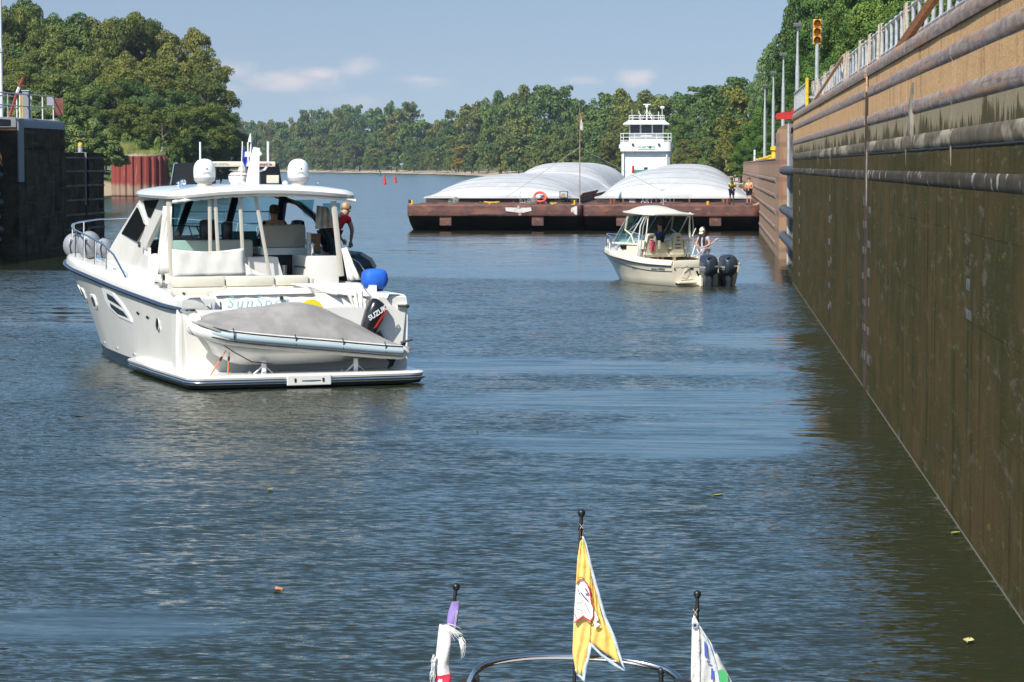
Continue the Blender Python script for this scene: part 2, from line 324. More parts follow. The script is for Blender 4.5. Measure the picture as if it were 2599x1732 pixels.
# ---------------------------------------------------------------- lock walls
def wall_mat(name, shade=False, zw=4.42, low=False):
    m = bpy.data.materials.new(name); m.use_nodes = True; t = NT(m.node_tree); t.n.clear()
    b = t.node('ShaderNodeBsdfPrincipled'); o = t.node('ShaderNodeOutputMaterial'); t.link(b.outputs[0], o.inputs[0])
    pos = t.node('ShaderNodeNewGeometry').outputs['Position']; x, y, z = t.sep(pos)
    vs = t.mapping(pos, (3, 3, .22)); st = t.noise(vs, 1.0, 5, .65); st2 = t.noise(t.mapping(pos, (5, 5, .7), loc=(4, 4, 4)), 1.0, 5, .7)
    gr = t.noise(pos, 2.2, 6, .65); fine = t.noise(pos, 26, 4, .7); lg = t.noise(t.mapping(pos, (.35, .35, .6)), 1.0, 4, .6)
    up = t.mix(gr, (.68, .43, .23), (.52, .31, .15)); up = t.mix(t.ramp(st2, .56, .70, 0, .45), up, (.34, .13, .04)); up = t.mix(t.ramp(st, .58, .70, 0, .5), up, (.20, .11, .06))
    bl = t.noise(t.mapping(pos, (1, 2.2, .9), loc=(3, 3, 3)), 1.0, 5, .7); up = t.mix(t.ramp(bl, .54, .66, 0, .55), up, (.30, .17, .09)); up = t.mix(t.ramp(bl, .40, .32, 0, .5), up, (.74, .53, .33)); up = t.mix(t.ramp(fine, .56, .64, 0, .8), up, (.20, .12, .07)); up = t.mix(t.ramp(fine, .36, .28, 0, .8), up, (.72, .6, .45))
    pale = t.mix(gr, (.36, .29, .19), (.25, .21, .14))
    lowc = t.mix(t.ramp(lg, .35, .65), (.088, .063, .027), (.052, .050, .021)); lowc = t.mix(t.ramp(st, .50, .68, 0, .6), lowc, (.026, .022, .012)); lowc = t.mix(t.ramp(st2, .52, .70, 0, .4), lowc, (.085, .055, .026))
    lowc = t.mix(t.ramp(gr, .52, .66, 0, .5), lowc, (.10, .085, .045))
    sc1 = t.noise(t.mapping(pos, (1, .9, 5.5), rot=(R(14), 0, 0)), 1.0, 5, .72); lowc = t.mix(t.math('MULTIPLY', t.ramp(sc1, .565, .66), t.ramp(lg, .35, .6, .15, .6)), lowc, (.15, .135, .11))
    lowc = t.mix(t.math('MULTIPLY', t.ramp(t.noise(t.mapping(pos, (1, 1.2, 7), loc=(7, 7, 7)), 1.0, 4, .7), .62, .7), t.ramp(y, 45, 28, 0, .7)), lowc, (.12, .15, .04)); lift = t.math('ABSOLUTE', t.math('SUBTRACT', t.math('FRACT', t.math('MULTIPLY', t.math('ADD', z, t.math('MULTIPLY', gr, .02)), 1.09)), .5)); lowc = t.mix(t.math('MULTIPLY', t.ramp(lift, .012, .002), t.ramp(lg, .42, .6, .0, .5)), lowc, (.014, .012, .007))
    pa_ = t.noise(t.mapping(pos, (1, .9, .7), loc=(8, 1, 2)), 1.0, 4, .65); sk_ = t.noise(t.mapping(pos, (1, 7, 1.1), loc=(2, 6, 2)), 1.0, 5, .75)
    e1 = t.math('ADD', t.math('ADD', z, t.math('MULTIPLY', t.math('SUBTRACT', pa_, .5), 1.1)), t.math('MULTIPLY', t.math('SUBTRACT', sk_, .5), .75))
    c = t.mix(t.ramp(z, 4.66, 4.56), up, pale)
    c = t.mix(t.ramp(e1, zw + .07, zw - .07), c, t.mix(t.ramp(z, 4.14, 4.02), (.085, .075, .042), lowc))
    c = t.mix(t.ramp(z, .035, .0, 0, .8), c, (.30, .29, .25))
    if low: c = t.mix(.5, c, (.33, .19, .11))
    t.link(c, b.inputs['Base Color'])
    t.link(t.ramp(z, 4.0, 4.5, .85, .95), b.inputs['Roughness']); b.inputs['Specular IOR Level'].default_value = .04
    bp = t.node('ShaderNodeBump'); bp.inputs['Strength'].default_value = .6; bp.inputs['Distance'].default_value = .02
    t.link(t.math('ADD', fine, t.math('MULTIPLY', gr, 1.5)), bp.inputs['Height']); t.link(bp.outputs[0], b.inputs['Normal'])
    return m
WALL = wall_mat('lock_concrete')
def guide_mat():
    m = bpy.data.materials.new('guide_wall_concrete'); m.use_nodes = True; t = NT(m.node_tree); t.n.clear()
    b = t.node('ShaderNodeBsdfPrincipled'); o = t.node('ShaderNodeOutputMaterial'); t.link(b.outputs[0], o.inputs[0]); b.inputs['Roughness'].default_value = .9
    pos = t.node('ShaderNodeNewGeometry').outputs['Position']; x, y, z = t.sep(pos)
    n1 = t.noise(t.mapping(pos, (2, .8, .25)), 1.0, 5, .65); n2 = t.noise(pos, 3, 5, .65); n3 = t.noise(t.mapping(pos, (1, .25, .9), loc=(5, 5, 5)), 1.0, 4, .6)
    c = t.mix(n2, (.36, .22, .13), (.26, .16, .10)); c = t.mix(t.ramp(n1, .5, .72, 0, .8), c, (.26, .10, .05)); c = t.mix(t.ramp(n1, .36, .26, 0, .6), c, (.55, .47, .38))
    bands = t.ramp(t.math('ABSOLUTE', t.math('SUBTRACT', t.math('FRACT', t.math('MULTIPLY', z, 1.35)), .5)), .17, .1, 0, .7)
    c = t.mix(bands, c, t.mix(n3, (.22, .12, .09), (.17, .10, .08))); c = t.mix(t.ramp(z, .9, .2, 0, .35), c, (.20, .16, .10))
    t.link(c, b.inputs['Base Color'])
    bp = t.node('ShaderNodeBump'); bp.inputs['Strength'].default_value = .6; bp.inputs['Distance'].default_value = .03; t.link(n2, bp.inputs['Height']); t.link(bp.outputs[0], b.inputs['Normal'])
    return m
GUIDE = guide_mat()
steelband = pm('armour_steel', (.34, .275, .225), .75, 0, spec=.2, col2=(.20, .16, .155), scale=3.2, stretch=(1, .8, 3), bump=.2, extra=[((.42, .20, .10), 2.4, .50, .66, .8, (1, .13, 3)), ((.13, .085, .075), 4, .55, .68, .6, (1, .2, 2))])
wornband = pm('worn_armour_steel', (.15, .12, .075), .7, 0, col2=(.085, .07, .045), scale=3, spec=.2, extra=[((.38, .32, .24), .9, .52, .60, .85, (1, .35, 1.2)), ((.5, .45, .38), 4, .64, .70, .5, (1, .5, .5))])
worn5 = pm('scraped_dark_steel', (.048, .040, .028), .8, 0, spec=.1, col2=(.075, .062, .045), scale=2, extra=[((.40, .38, .37), 3.0, .56, .66, .8, (1, .7, .9))])
rustdark = pm('dark_rusty_steel', (.045, .028, .02), .8, 0, col2=(.03, .018, .013), scale=3, stretch=(1, 1, .4))
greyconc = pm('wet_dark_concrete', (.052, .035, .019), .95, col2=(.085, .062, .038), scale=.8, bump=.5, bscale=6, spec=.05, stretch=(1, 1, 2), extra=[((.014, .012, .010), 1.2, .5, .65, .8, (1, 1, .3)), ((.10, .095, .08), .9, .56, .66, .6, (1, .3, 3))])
capconc = pm('pale_blue_grey_coping', (.22, .215, .20), .7, col2=(.20, .22, .26), scale=2, bump=.3)

def half_round(mb, X, s, y0, y1, z0, z1, bulge, wig=0.0, n=7, step=3.0):
    """half-round armour band proud of a wall face; s is the side the body lies on"""
    ny = max(2, int((y1 - y0) / step)); secs = []
    for i in range(ny + 1):
        y = y0 + (y1 - y0) * i / ny; w = wig * noise.noise(Vector((y * .3, z0 * 5, 0)))
        q = [(X - s * (bulge * math.sin(math.pi * k / (n - 1)) ** .4 + w * (0 < k < n - 1)), y, z0 + (z1 - z0) * k / (n - 1) + w * .4) for k in range(n)]
        q += [(X + s * .06, y, z1 - .001), (X + s * .06, y, z0 + .001)]
        secs.append(q)
    mb.loft(secs)
XR = 2.66
w = empty('lock_wall', (XR, 40, 0), 0, 'tall right-hand lock wall, tan concrete above and wet dark green below, with steel bands', 'lock wall')
joints = [-12, 3, 14, 23, 30.1, 37.1, 46.25, 47.05, 61, 68.2, 83.2, 89.5]
mb = MB()
for a, b in zip(joints, joints[1:]):
    if abs(b - a) < 1:      # the ladder recess
        mb.box(.35, 1.2, a - 40, b - 40, -2, 5.6); continue
    mb.box(0, 1.6, a - 40 + .022, b - 40 - .022, -2, 5.61)
mb.box(.12, 1.5, joints[0] - 39.9, 6.2, -2, 5.55); mb.box(.12, 1.5, 7.1, 49.4, -2, 5.55)
mb.build('wall', WALL, w)
for z0, z1, bl, m_ in ((5.08, 5.27, .024, steelband), (4.59, 4.785, .026, steelband), (4.116, 4.315, .024, wornband), (3.655, 3.83, .022, worn5)):
    mb = MB()
    for a, b in zip(joints, joints[1:]):
        if abs(b - a) < 1: continue
        half_round(mb, 0, 1, a - 40 + .03, b - 40 - .03, z0, z1, bl, .012)
    mb.build('steel_band', m_, w, smooth=50)
for a, b in zip(joints, joints[1:]):
    if abs(b - a) < 1: continue
    mb = MB(); mb.tube([(-.004, y_, 4.108 + .012 * noise.noise(Vector((y_ * 1.3, 1, 1)))) for y_ in [a - 40 + .1 + (b - a - .2) * i / 24 for i in range(25)]], [.010 + .008 * noise.noise(Vector((i * 3.1 + a, 2, 2))) for i in range(25)], 5); mb.build('crack', dark, w)
mb = MB()
for a, b in zip(joints, joints[1:]):
    if abs(b - a) < 1: continue
    secs = []
    for i in range(6):
        y = a - 40 + .03 + (b - a - .06) * i / 5; wg = .012 * noise.noise(Vector((y * .4, 3, 0)))
        secs.append([(-.03 + wg, y, 5.44), (-.045 + wg, y, 5.50), (-.04 + wg, y, 5.57), (-.015, y, 5.625), (.06, y, 5.648), (.5, y, 5.65), (.5, y, 5.55), (.02, y, 5.44)])
    mb.loft(secs)
mb.build('coping', steelband, w, smooth=50)
mb = MB()
mb.box(-.012, .10, 6.25, 6.40, -1, 5.66, .02); mb.box(-.012, .10, 6.93, 7.05, -1, 5.2, .02)
mb.build('recess_frame', rustdark, w)
mb = MB()
for k in range(19): mb.tube([(.16, 6.4, .1 + .3 * k), (.16, 6.94, .1 + .3 * k)], .014, 6)
mb.build('ladder', galv, w)
paleband = pm('scraped_pale_concrete', (.30, .27, .22), .8, col2=(.10, .09, .06), scale=5, stretch=(1, 1, .5))
mb = MB(); mb.mat(paleband)
half_round(mb, .0, 1, 6.27, 6.41, 3.0, 4.5, .03, 0, 5, .2)
half_round(mb, .0, 1, -4.2, -3.9, 4.1, 5.02, .05, 0, 5, .3)
for yj in (21.0, 28.2, -2.9, -9.9): half_round(mb, .0, 1, yj + .03, yj + .1, 3.9, 4.55, .012, 0, 5, .2)
mb.build('patch', None, w)
mb = MB(); rr = random.Random(3)
for yj, zs in ((7.15, (1.0, 1.45, 1.9, 2.35, 2.8, 3.2, .5)), (5.75, (1.0, 1.5, 2.0, 2.5, .5, 3.1)), (21.3, (.6, 1.1, 1.6, 2.1, 2.6, 3.1)), (20.5, (.7, 1.7, 2.7)), (42.6, (.5, 1, 1.5, 2, 2.5, 3, 3.4)), (-12, (2.6, 2.3))):
    for z in zs: half_round(mb, 0, 1, yj - rr.uniform(.2, .5), yj + rr.uniform(.1, .5), z, z + rr.uniform(.10, .16), .003, 0, 4, .3)
mb.build('scuff_plate', pm('scuffed_steel', (.15, .145, .14), .5, .2, col2=(.06, .055, .04), scale=9, amt=.9), w)

# gate recess, gate leaf and the tall gate block on the right
w = empty('gate_block', (2.75, 115, 0), 0, 'tall narrow concrete block with rounded top just past the right gate recess', 'concrete block')
mb = MB(); mb.prism([(0, -1), (0, 5.3), (.06, 5.5), (.25, 5.66), (1.5, 5.7), (1.5, -1)], -3, 3.2, 'xz'); mb.build('wall', GUIDE, w)
w = empty('guide_wall', (2.75, 180, 0), 0, 'low rust-stained right guide wall running on beside the barge tow', 'guide wall')
mb = MB(); mb.box(0, 1.4, -61.8, 67.8, -1.5, 4.18); mb.box(-.03, .9, -61.8, 67.8, 4.182, 4.26, .03); mb.build('wall', GUIDE, w)
for z in (.35, 1.05, 1.75, 2.45, 3.15): mb = MB(); half_round(mb, 0, 1, -61.8, 67.8, z, z + .22, .05, .02, 6, 4); mb.build('steel_band', pm('rusted_band', (.20, .11, .075), .7, .1, col2=(.28, .20, .15), scale=1.6, stretch=(1, .4, 2)), w, smooth=50)
w = empty('recess_wall', (3.9, 100, 0), 0, 'dark back wall of the gate recess beyond the end of the right lock wall', 'wall')
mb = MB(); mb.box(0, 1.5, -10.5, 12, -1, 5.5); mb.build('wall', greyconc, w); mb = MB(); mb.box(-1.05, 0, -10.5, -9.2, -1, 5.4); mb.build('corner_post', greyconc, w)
w = empty('lock_gate', (2.95, 100, 0), 0, 'open steel lock gate folded into the recess of the right wall, with round fenders', 'lock gate')
gate_m = pm('gate_paint', (.17, .19, .20), .5, .3, col2=(.09, .08, .07), scale=1.5, extra=[((.25, .12, .06), 2, .6, .72, .5, (1, 1, .4))])
mb = MB(); mb.box(.25, .5, -8.6, 11.4, -.5, 5.2)
for k in range(7): mb.box(.12, .25, -8.6 + k * 3.2, -8.4 + k * 3.2, -.5, 5.2)
mb.build('leaf', gate_m, w)
for z in (1.05, 2.15, 3.72): mb = MB(); mb.tube([(.02, -8.8, z), (-.1, -8.4, z), (-.1, 9, z), (.05, 9.6, z)], .18, 10); mb.build('fender', rubber, w, smooth=50)
mb = MB(); mb.tube([(.1, -8.7, -.3), (.1, -8.7, 5.3)], .07, 8); mb.build('post', galv, w); mb = MB(); mb.tube([(.1, 8.7, -.3), (.1, 8.7, 5.3)], .07, 8); mb.build('post', galv, w)
w = empty('gate_railing', (3.1, 97, 5.55), 0, 'close-barred grey railing over the folded gate beside a yellow post', 'railing')
mb = MB()
for k in range(9): mb = MB(); mb.box(-.03, .03, -7 + k * 1.6, -6.94 + k * 1.6, -.2, 1.15); mb.build('post', galv, w)
mb = MB(); mb.box(-.04, .04, -7.1, 6.2, 1.1, 1.16); mb.box(-.04, .04, -7.1, 6.2, .42, .47); mb.build('rail', galv, w)
mb = MB(); mb.box(-.05, .05, -7.5, -7.4, -.1, 1.3); mb.box(.08, 1.0, -7.45, -7.35, .3, .4); mb.build('yellow_post', yellow, w)
mb = MB(); mb.box(.08, 1.1, -7.45, -7.38, .02, .08); mb.build('cross_rail', galv, w); mb = MB(); mb.box(.08, 1.1, -7.45, -7.38, .62, .68); mb.build('cross_rail', galv, w)

# left side: gate block, guide wall, recess
XL = -30.8
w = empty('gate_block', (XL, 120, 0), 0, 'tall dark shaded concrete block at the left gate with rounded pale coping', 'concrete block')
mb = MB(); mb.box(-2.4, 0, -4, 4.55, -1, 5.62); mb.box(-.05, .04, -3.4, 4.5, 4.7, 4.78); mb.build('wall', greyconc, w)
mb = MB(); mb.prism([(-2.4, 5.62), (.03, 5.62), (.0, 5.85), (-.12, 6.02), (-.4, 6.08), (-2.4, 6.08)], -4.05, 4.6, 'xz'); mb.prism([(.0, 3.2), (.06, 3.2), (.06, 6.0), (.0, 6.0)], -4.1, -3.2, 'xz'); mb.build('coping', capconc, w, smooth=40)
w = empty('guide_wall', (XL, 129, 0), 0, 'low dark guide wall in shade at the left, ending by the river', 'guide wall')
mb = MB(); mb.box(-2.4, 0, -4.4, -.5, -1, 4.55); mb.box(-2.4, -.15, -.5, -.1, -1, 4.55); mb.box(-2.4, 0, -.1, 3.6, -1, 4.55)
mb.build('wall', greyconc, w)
ledge = pm('dusty_ledge', (.19, .15, .10), .9, col2=(.07, .055, .04), scale=1.2, stretch=(1, .5, 4))
for z in (.8, 1.5, 2.2, 2.9, 3.6, 4.25):
    for ya, yb in ((-4.4, -.55), (-.05, 3.55)): mb = MB(); mb.box(0, .04, ya, yb, z, z + .10, .01); mb.build('ledge', ledge, w)
mb = MB(); mb.prism([(-.6, -.12), (-.0, -.12), (0, .35), (-.6, -.02)], 2.0, 4.58, 'xy'); mb.build('steel_corner', capconc, w)
w = empty('recess_wall', (XL - 1.6, 106, 0), 0, 'dark back wall of the left gate recess at the edge of the picture', 'wall')
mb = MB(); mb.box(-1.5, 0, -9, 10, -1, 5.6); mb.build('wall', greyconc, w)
w = empty('lock_gate', (XL - .5, 106, 0), 0, 'open steel lock gate in shade at the far left edge under the walkway', 'lock gate')
mb = MB(); mb.box(-.7, -.3, -8, 9.2, -.5, 5.3)
for z in (.6, 1.6, 2.6, 3.6, 4.6): mb.box(-.3, -.1, -8, 9.2, z, z + .15)
mb.build('leaf', gate_m, w)
for z in (1.1, 2.3, 3.5): mb = MB(); mb.tube([(-.1, -8, z), (-.1, 9.2, z)], .16, 8); mb.build('fender', rubber, w, smooth=50)
mb = MB(); mb.box(-.9, .3, -8, 9.6, 5.65, 5.95); mb.build('walkway', dark, w)
w = empty('lock_wall', (XL, 40, 0), 0, 'shaded left-hand lock wall outside the picture, facing the tall wall', 'lock wall')
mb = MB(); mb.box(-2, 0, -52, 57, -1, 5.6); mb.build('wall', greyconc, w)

# railing of the left gate block
w = empty('gate_railing', (XL, 118, 6.05), 0, 'white pipe railing on the dark left gate block, with brown and grey notice boards', 'railing')
def rail_run(mbp, mbr, pts, n_between, h=1.12, r=.028):
    for a, b in zip(pts, pts[1:]):
        a, b = Vector(a), Vector(b)
        for k in range(n_between + 1): q = a.lerp(b, k / n_between); m1 = MB(); m1.tube([q, q + Vector((0, 0, h))], r, 6); m1.build('post', white, w)
        for z in (h, h * .52): mbr.tube([a + Vector((0, 0, z)), b + Vector((0, 0, z))], r, 6)
mbp, mbr = MB(), MB()
rail_run(mbp, mbr, [(-.3, -12, -.1), (-.3, -2.5, -.05), (-.3, 5.6, 0)], 4); rail_run(mbp, mbr, [(-2.0, -12, -.1), (-2.0, 5.4, 0)], 6)
mbr.build('rail', galv, w)
mb = MB(); mb.box(-.22, .22, 5.5, 5.55, .25, 1.05, .01); mb.build('notice_board', pm('brown_board', (.12, .035, .02), .6, col2=(.18, .06, .04), scale=9), w)
mb = MB(); mb.box(-.6, -.25, 5.55, 5.6, .7, 1.15, .01); mb.build('notice_board', pm('grey_board', (.25, .27, .29), .6), w)
w = empty('post_box', (at(67, 290, 119).x, 119, 6.05), 0, 'pale grey square post among the white rails at the left gate', 'post')
mb = MB(); mb.box(-.15, .15, -.15, .15, 0, 1.25, .02); mb.build('post', capconc, w); mb = MB(); mb.box(-.19, .19, -.19, .19, 1.25, 1.29, .01); mb.build('cap', galv, w)
for k, px in enumerate((52, 57.5)):
    q = at(px, 262, 119); w = empty('bollard', (q.x, 119, 6.0), 0, ('left' if k == 0 else 'right') + ' of the two slim yellow posts by the white left railing', 'bollard', 'slim yellow posts at the left gate')
    mb = MB(); mb.tube([(0, 0, 0), (0, 0, 1.1)], .045, 8); mb.build('post', yellow, w); mb = MB(); mb.ball((0, 0, 1.1), .05, 8, 5); mb.build('cap', galv, w)
a_, b_ = at(24, 282, 120), at(59, 198, 120)
w = empty('boom_arm', (a_.x, 120, a_.z), 0, 'raised slanting red steel arm with a white stripe behind the left railing', 'arm')
mb = MB(); d = b_ - a_; mb.tube([(0, 0, -.3), tuple(d * .55)], .075, 6); mb.tube([tuple(d * .72), tuple(d)], .075, 6); mb.build('arm', pm('weathered_red', (.28, .04, .03), .7), w); mb = MB(); mb.tube([tuple(d * .55), tuple(d * .72)], .074, 6); mb.build('stripe', white, w)
w = empty('lamp_post', (at(2, 200, 122).x, 122, 5.9), 0, 'thin pale lamp post rising at the far left edge', 'lamp post')
mb = MB(); mb.tube([(0, 0, 0), (0, 0, 11)], [.10, .07], 10); mb.build('pole', white, w, smooth=50); mb = MB(); mb.box(-.11, .11, -.13, .13, 3.3, 3.5); mb.build('junction_box', galv, w); mb = MB(); mb.box(-.9, .9, -.25, .25, 11, 11.2, .05); mb.build('lamp_head', galv, w)
q = at(204, 380, 129.5); w = empty('mooring_post', (q.x, 129.5, 4.55), 0, 'thick grey mooring post with a yellow top on the dark left guide wall', 'bollard')
mb = MB(); mb.lathe([(.12, 0), (.12, .34)], n=14); mb.build('post', galv, w, smooth=40); mb = MB(); mb.lathe([(.125, .34), (.125, .46), (.09, .5), (.001, .51)], n=14); mb.build('cap', yellow, w, smooth=50)
q = at(192, 380, 129); w = MB(); w.tube([(q.x, 129, 4.5), (q.x + .02, 129, 5.2)], .012, 5); w.tube([(q.x, 129, 5.0), (q.x + .2, 129, 5.02)], .008, 4)
tag(w.build('stake', wood_m), 'thin brown stake on the left guide wall beside the yellow-topped post', 'stake')

# riprap at the end of the left guide wall
stone = pm('grey_stone', (.22, .20, .16), .9, col2=(.10, .09, .07), scale=2, bump=.6, bscale=5)
mb = MB(); rr = random.Random(8)
for k in range(120):
    x, y = rr.uniform(-48, -38), rr.uniform(138, 160); mb.ball((x, y, rr.uniform(-.1, 1.2) * min(1, (-37 - x) / 3)), rr.uniform(.25, .6), 6, 4, (1, rr.uniform(.7, 1.2), .7))
for k in range(160):
    t_ = rr.random(); x, y = -58 - 20 * t_, 205 + 120 * t_; mb.ball((x + rr.uniform(-1.5, 2), y, rr.uniform(0, 1)), rr.uniform(.3, .8), 6, 4, (1, 1, .7))
tag(mb.build('riprap', stone), 'rough grey stones along the water behind the left guide wall', 'rocks', kind='stuff')

# red sheet-pile cell
def pile_mat():
    m = bpy.data.materials.new('red_sheet_pile'); m.use_nodes = True; t = NT(m.node_tree); t.n.clear()
    b = t.node('ShaderNodeBsdfPrincipled'); o = t.node('ShaderNodeOutputMaterial'); t.link(b.outputs[0], o.inputs[0]); b.inputs['Roughness'].default_value = .75
    pos = t.node('ShaderNodeNewGeometry').outputs['Position']; x, y, z = t.sep(pos)
    n1 = t.noise(t.mapping(pos, (2, 2, .3)), 1.0, 4, .65)
    c = t.mix(n1, (.28, .045, .03), (.17, .03, .022)); c = t.mix(t.ramp(n1, .6, .72, 0, .6), c, (.45, .22, .14))
    c = t.mix(t.ramp(t.math('ADD', z, t.math('MULTIPLY', n1, 1.2)), 2.5, 1.7), c, t.mix(n1, (.38, .27, .19), (.20, .12, .08))); c = t.mix(t.ramp(z, .35, .1), c, (.07, .03, .02))
    t.link(c, b.inputs['Base Color']); return m
cx_, cy_, cr = at(355, 420, 334).x, 334, 3.45
w = empty('mooring_cell', (cx_, cy_, 0), 0, 'round red corrugated sheet-pile cell standing in the water before the left wood', 'mooring cell')
N = 132; ring = []
for k in range(N):
    a = 2 * math.pi * k / N; ph = (k % 6); rr_ = cr + (.16 if ph in (0, 1, 2) else -.1)
    ring.append((rr_ * math.cos(a), rr_ * math.sin(a)))
mb = MB(); mb.loft([[(x, y, -1) for x, y in ring], [(x, y, 5.15) for x, y in ring]]); mb.build('sheet_pile', pile_mat(), w)
mb = MB(); mb.lathe([(cr - .15, 5.1), (cr - .15, 5.3), (cr * .5, 5.5), (.01, 5.6)], n=20); mb.build('fill', pm('sandy_fill', (.45, .38, .28), .95, col2=(.28, .24, .17), scale=1), w)
grassm = pm('tall_grass', (.10, .14, .03), .8, col2=(.26, .24, .06), scale=.8)
mb = MB(); rr = random.Random(4)
for k in range(2600):
    a, r_ = rr.uniform(0, 6.28), cr * math.sqrt(rr.random()) * .93; x, y = cx_ + r_ * math.cos(a), cy_ + r_ * math.sin(a)
    if k % 2: x = cx_ - rr.uniform(0, 3.2); y = cy_ + rr.uniform(-1.2, 2.5)
    h = rr.uniform(.3, .9) + (1.3 * rr.random() if x < cx_ - .8 else 0); dx, dy = rr.uniform(-.3, .3), rr.uniform(-.3, .3)
    mb.add([(x - .04, y, 5.2), (x + .04, y, 5.2), (x + dx, y + dy, 5.2 + h)], [(0, 1, 2)])
tag(mb.build('weeds', grassm, fixn=False), 'yellow-green weeds growing on top of the red sheet-pile cell', 'weeds', kind='stuff')
# heron on the cell
q = at(411, 388, 332); hm = pm('grey_feathers', (.22, .24, .27), .8, col2=(.32, .34, .37), scale=6)
w = empty('heron', (q.x, 332, 5.3), R(20), 'grey heron with a white head standing upright on the red sheet-pile cell', 'bird')
mb = MB(); mb.tube([(-.25, .1, .34), (-.16, .06, .42), (0, 0, .58), (.06, 0, .72), (.02, 0, .82), (.05, -.02, .93)], [.02, .08, .12, .06, .035, .03], 8); mb.build('body', hm, w, smooth=60)
mb = MB(); mb.ball((.07, -.02, .96), .045, 8, 6, (1.3, 1, 1)); mb.build('head', white, w, smooth=60); mb = MB(); mb.tube([(.1, -.02, .955), (.26, -.04, .93)], [.014, .003], 5); mb.build('beak', yellow, w)
for s in (-1, 1): mb = MB(); mb.tube([(0, s * .04, .5), (.03, s * .05, .26), (0, s * .05, 0), (.08, s * .05, 0)], .012, 5); mb.build('leg', dark, w)

# ---------------------------------------------------------------- things on the right wall
w = empty('wall_railing', (3.45, 60, 5.62), 0, 'galvanised pipe railing along the top of the tall right lock wall', 'railing')
mbr = MB(); rr = random.Random(2)
for z in (1.08, .55): mbr.tube([(0, y, z) for y in range(-36, 35, 4)] + [(0, 34, z)], .034, 8)
mbr.build('rail', galv, w, smooth=50)
y = -36.0; posts = []
while y <= 34.1:
    mb = MB(); mb.tube([(0, y, -.05), (0, y, 1.08)], .036, 8); mb.ball((0, y, 1.08), .052, 8, 5); mb.ball((0, y, .55), .050, 8, 5); mb.tube([(0, y, -.05), (0, y, -.01)], .06, 8); mb.build('post', galv, w, smooth=50); y += 1.42
w = empty('wall_railing', (4.15, 42, 5.62), 0, 'second pipe railing set further back on the right wall near the top edge', 'railing')
mb = MB()
for z in (1.3, .7): mb.tube([(0, -18, z), (0, 0, z)], .028, 8)
mb.build('rail', galv, w, smooth=50)
for k in range(10): mb = MB(); mb.tube([(0, -18 + 2 * k, -.05), (0, -18 + 2 * k, 1.3)], .03, 8); mb.build('post', galv, w, smooth=50)
# ropes hung on the railing
def rope_coil(y, drop, wid, n, seed, lab):
    w = empty('rope_coil', (3.40, y, 6.72), 0, lab, 'rope', 'ropes hung on the right wall railing'); rr = random.Random(seed); mb = MB(); n = max(3, n // 2); wid = wid * 1.25
    for k in range(n):
        d = drop * rr.uniform(.75, 1.05); wd = wid * rr.uniform(.5, 1.1); o = rr.uniform(-.06, .06); xx = -rr.uniform(.03, .12); pts = []
        for i in range(13): a = math.pi * i / 12; pts.append((xx - .03 * math.sin(a), o - wd / 2 * math.cos(a) * (1 - .35 * (1 - math.sin(a))), -d * math.sin(a) ** .7 + .02))
        mb.tube([(0, o, .05)] + pts + [(0, o, .05)], .0085, 5)
    mb.build('strands', rope_m, w, smooth=60)
    mb = MB(); mb.tube([(-.05, -.12, -.12), (-.09, 0, -.15), (-.05, .12, -.12), (.03, 0, -.1)], .016, 5); mb.build('hitch', rope_m, w); return w
for k, (px, dr, wd, n, lab) in enumerate(((2300, .95, .5, 9, 'tangled tan rope coil hung right beside the leaning red-brown plank'), (2236, 1.0, .35, 6, 'tan rope loops hung left of the leaning red-brown plank'),
        (2205, 1.0, .5, 6, 'long tan ropes hanging just above the dark ladder recess'), (2186, .95, .4, 5, 'narrow hank of tan rope left of the dark ladder recess'), (2148, .6, .8, 8, 'wide pale rope coil drooping over the lower rail'),
        (2152, 1.05, .9, 6, 'loose pale rope loops trailing on the coping'), (2112, .85, .7, 6, 'pale looped rope in the middle of the far railing'), (2092, .9, .6, 6, 'tan rope bundle near the far end of the railing'),
        (2075, .95, .9, 6, 'rope bundle hung by the thin leaning pole'), (2064, .7, 1.0, 5, 'last rope loops at the far end of the railing'))):
    yv = 3.42 * 0 + 0; r = _fw + _rt * ((px - 1299.5) / FPX); yv = 3.4 / (r.x / r.y); rope_coil(yv, dr, wd, n, k, lab)
w = empty('plank', (2.78, 40.4, 5.66), 0, 'long red-brown timber leaning against the right wall railing', 'plank')
mb = MB(); a, b = Vector((0, 0, 0)), Vector((.72, -3.3, 1.25)); d = b - a; u = d.normalized(); s_ = u.cross(Vector((1, 0, .3))).normalized() * .055; t_ = u.cross(s_).normalized() * .05
mb.loft([[a + s_ + t_, a + s_ - t_, a - s_ - t_, a - s_ + t_], [b + s_ + t_, b + s_ - t_, b - s_ - t_, b - s_ + t_]]); mb.build('timber', wood_m, w)
w = empty('pole', (2.85, 79.5, 5.65), 0, 'thin pale brown pole leaning against the far end of the wall railing', 'pole')
mb = MB(); mb.tube([(0, 0, 0), (.55, -9.0, 1.15)], .045, 6); mb.build('shaft', pm('pale_timber', (.42, .27, .16), .7), w)
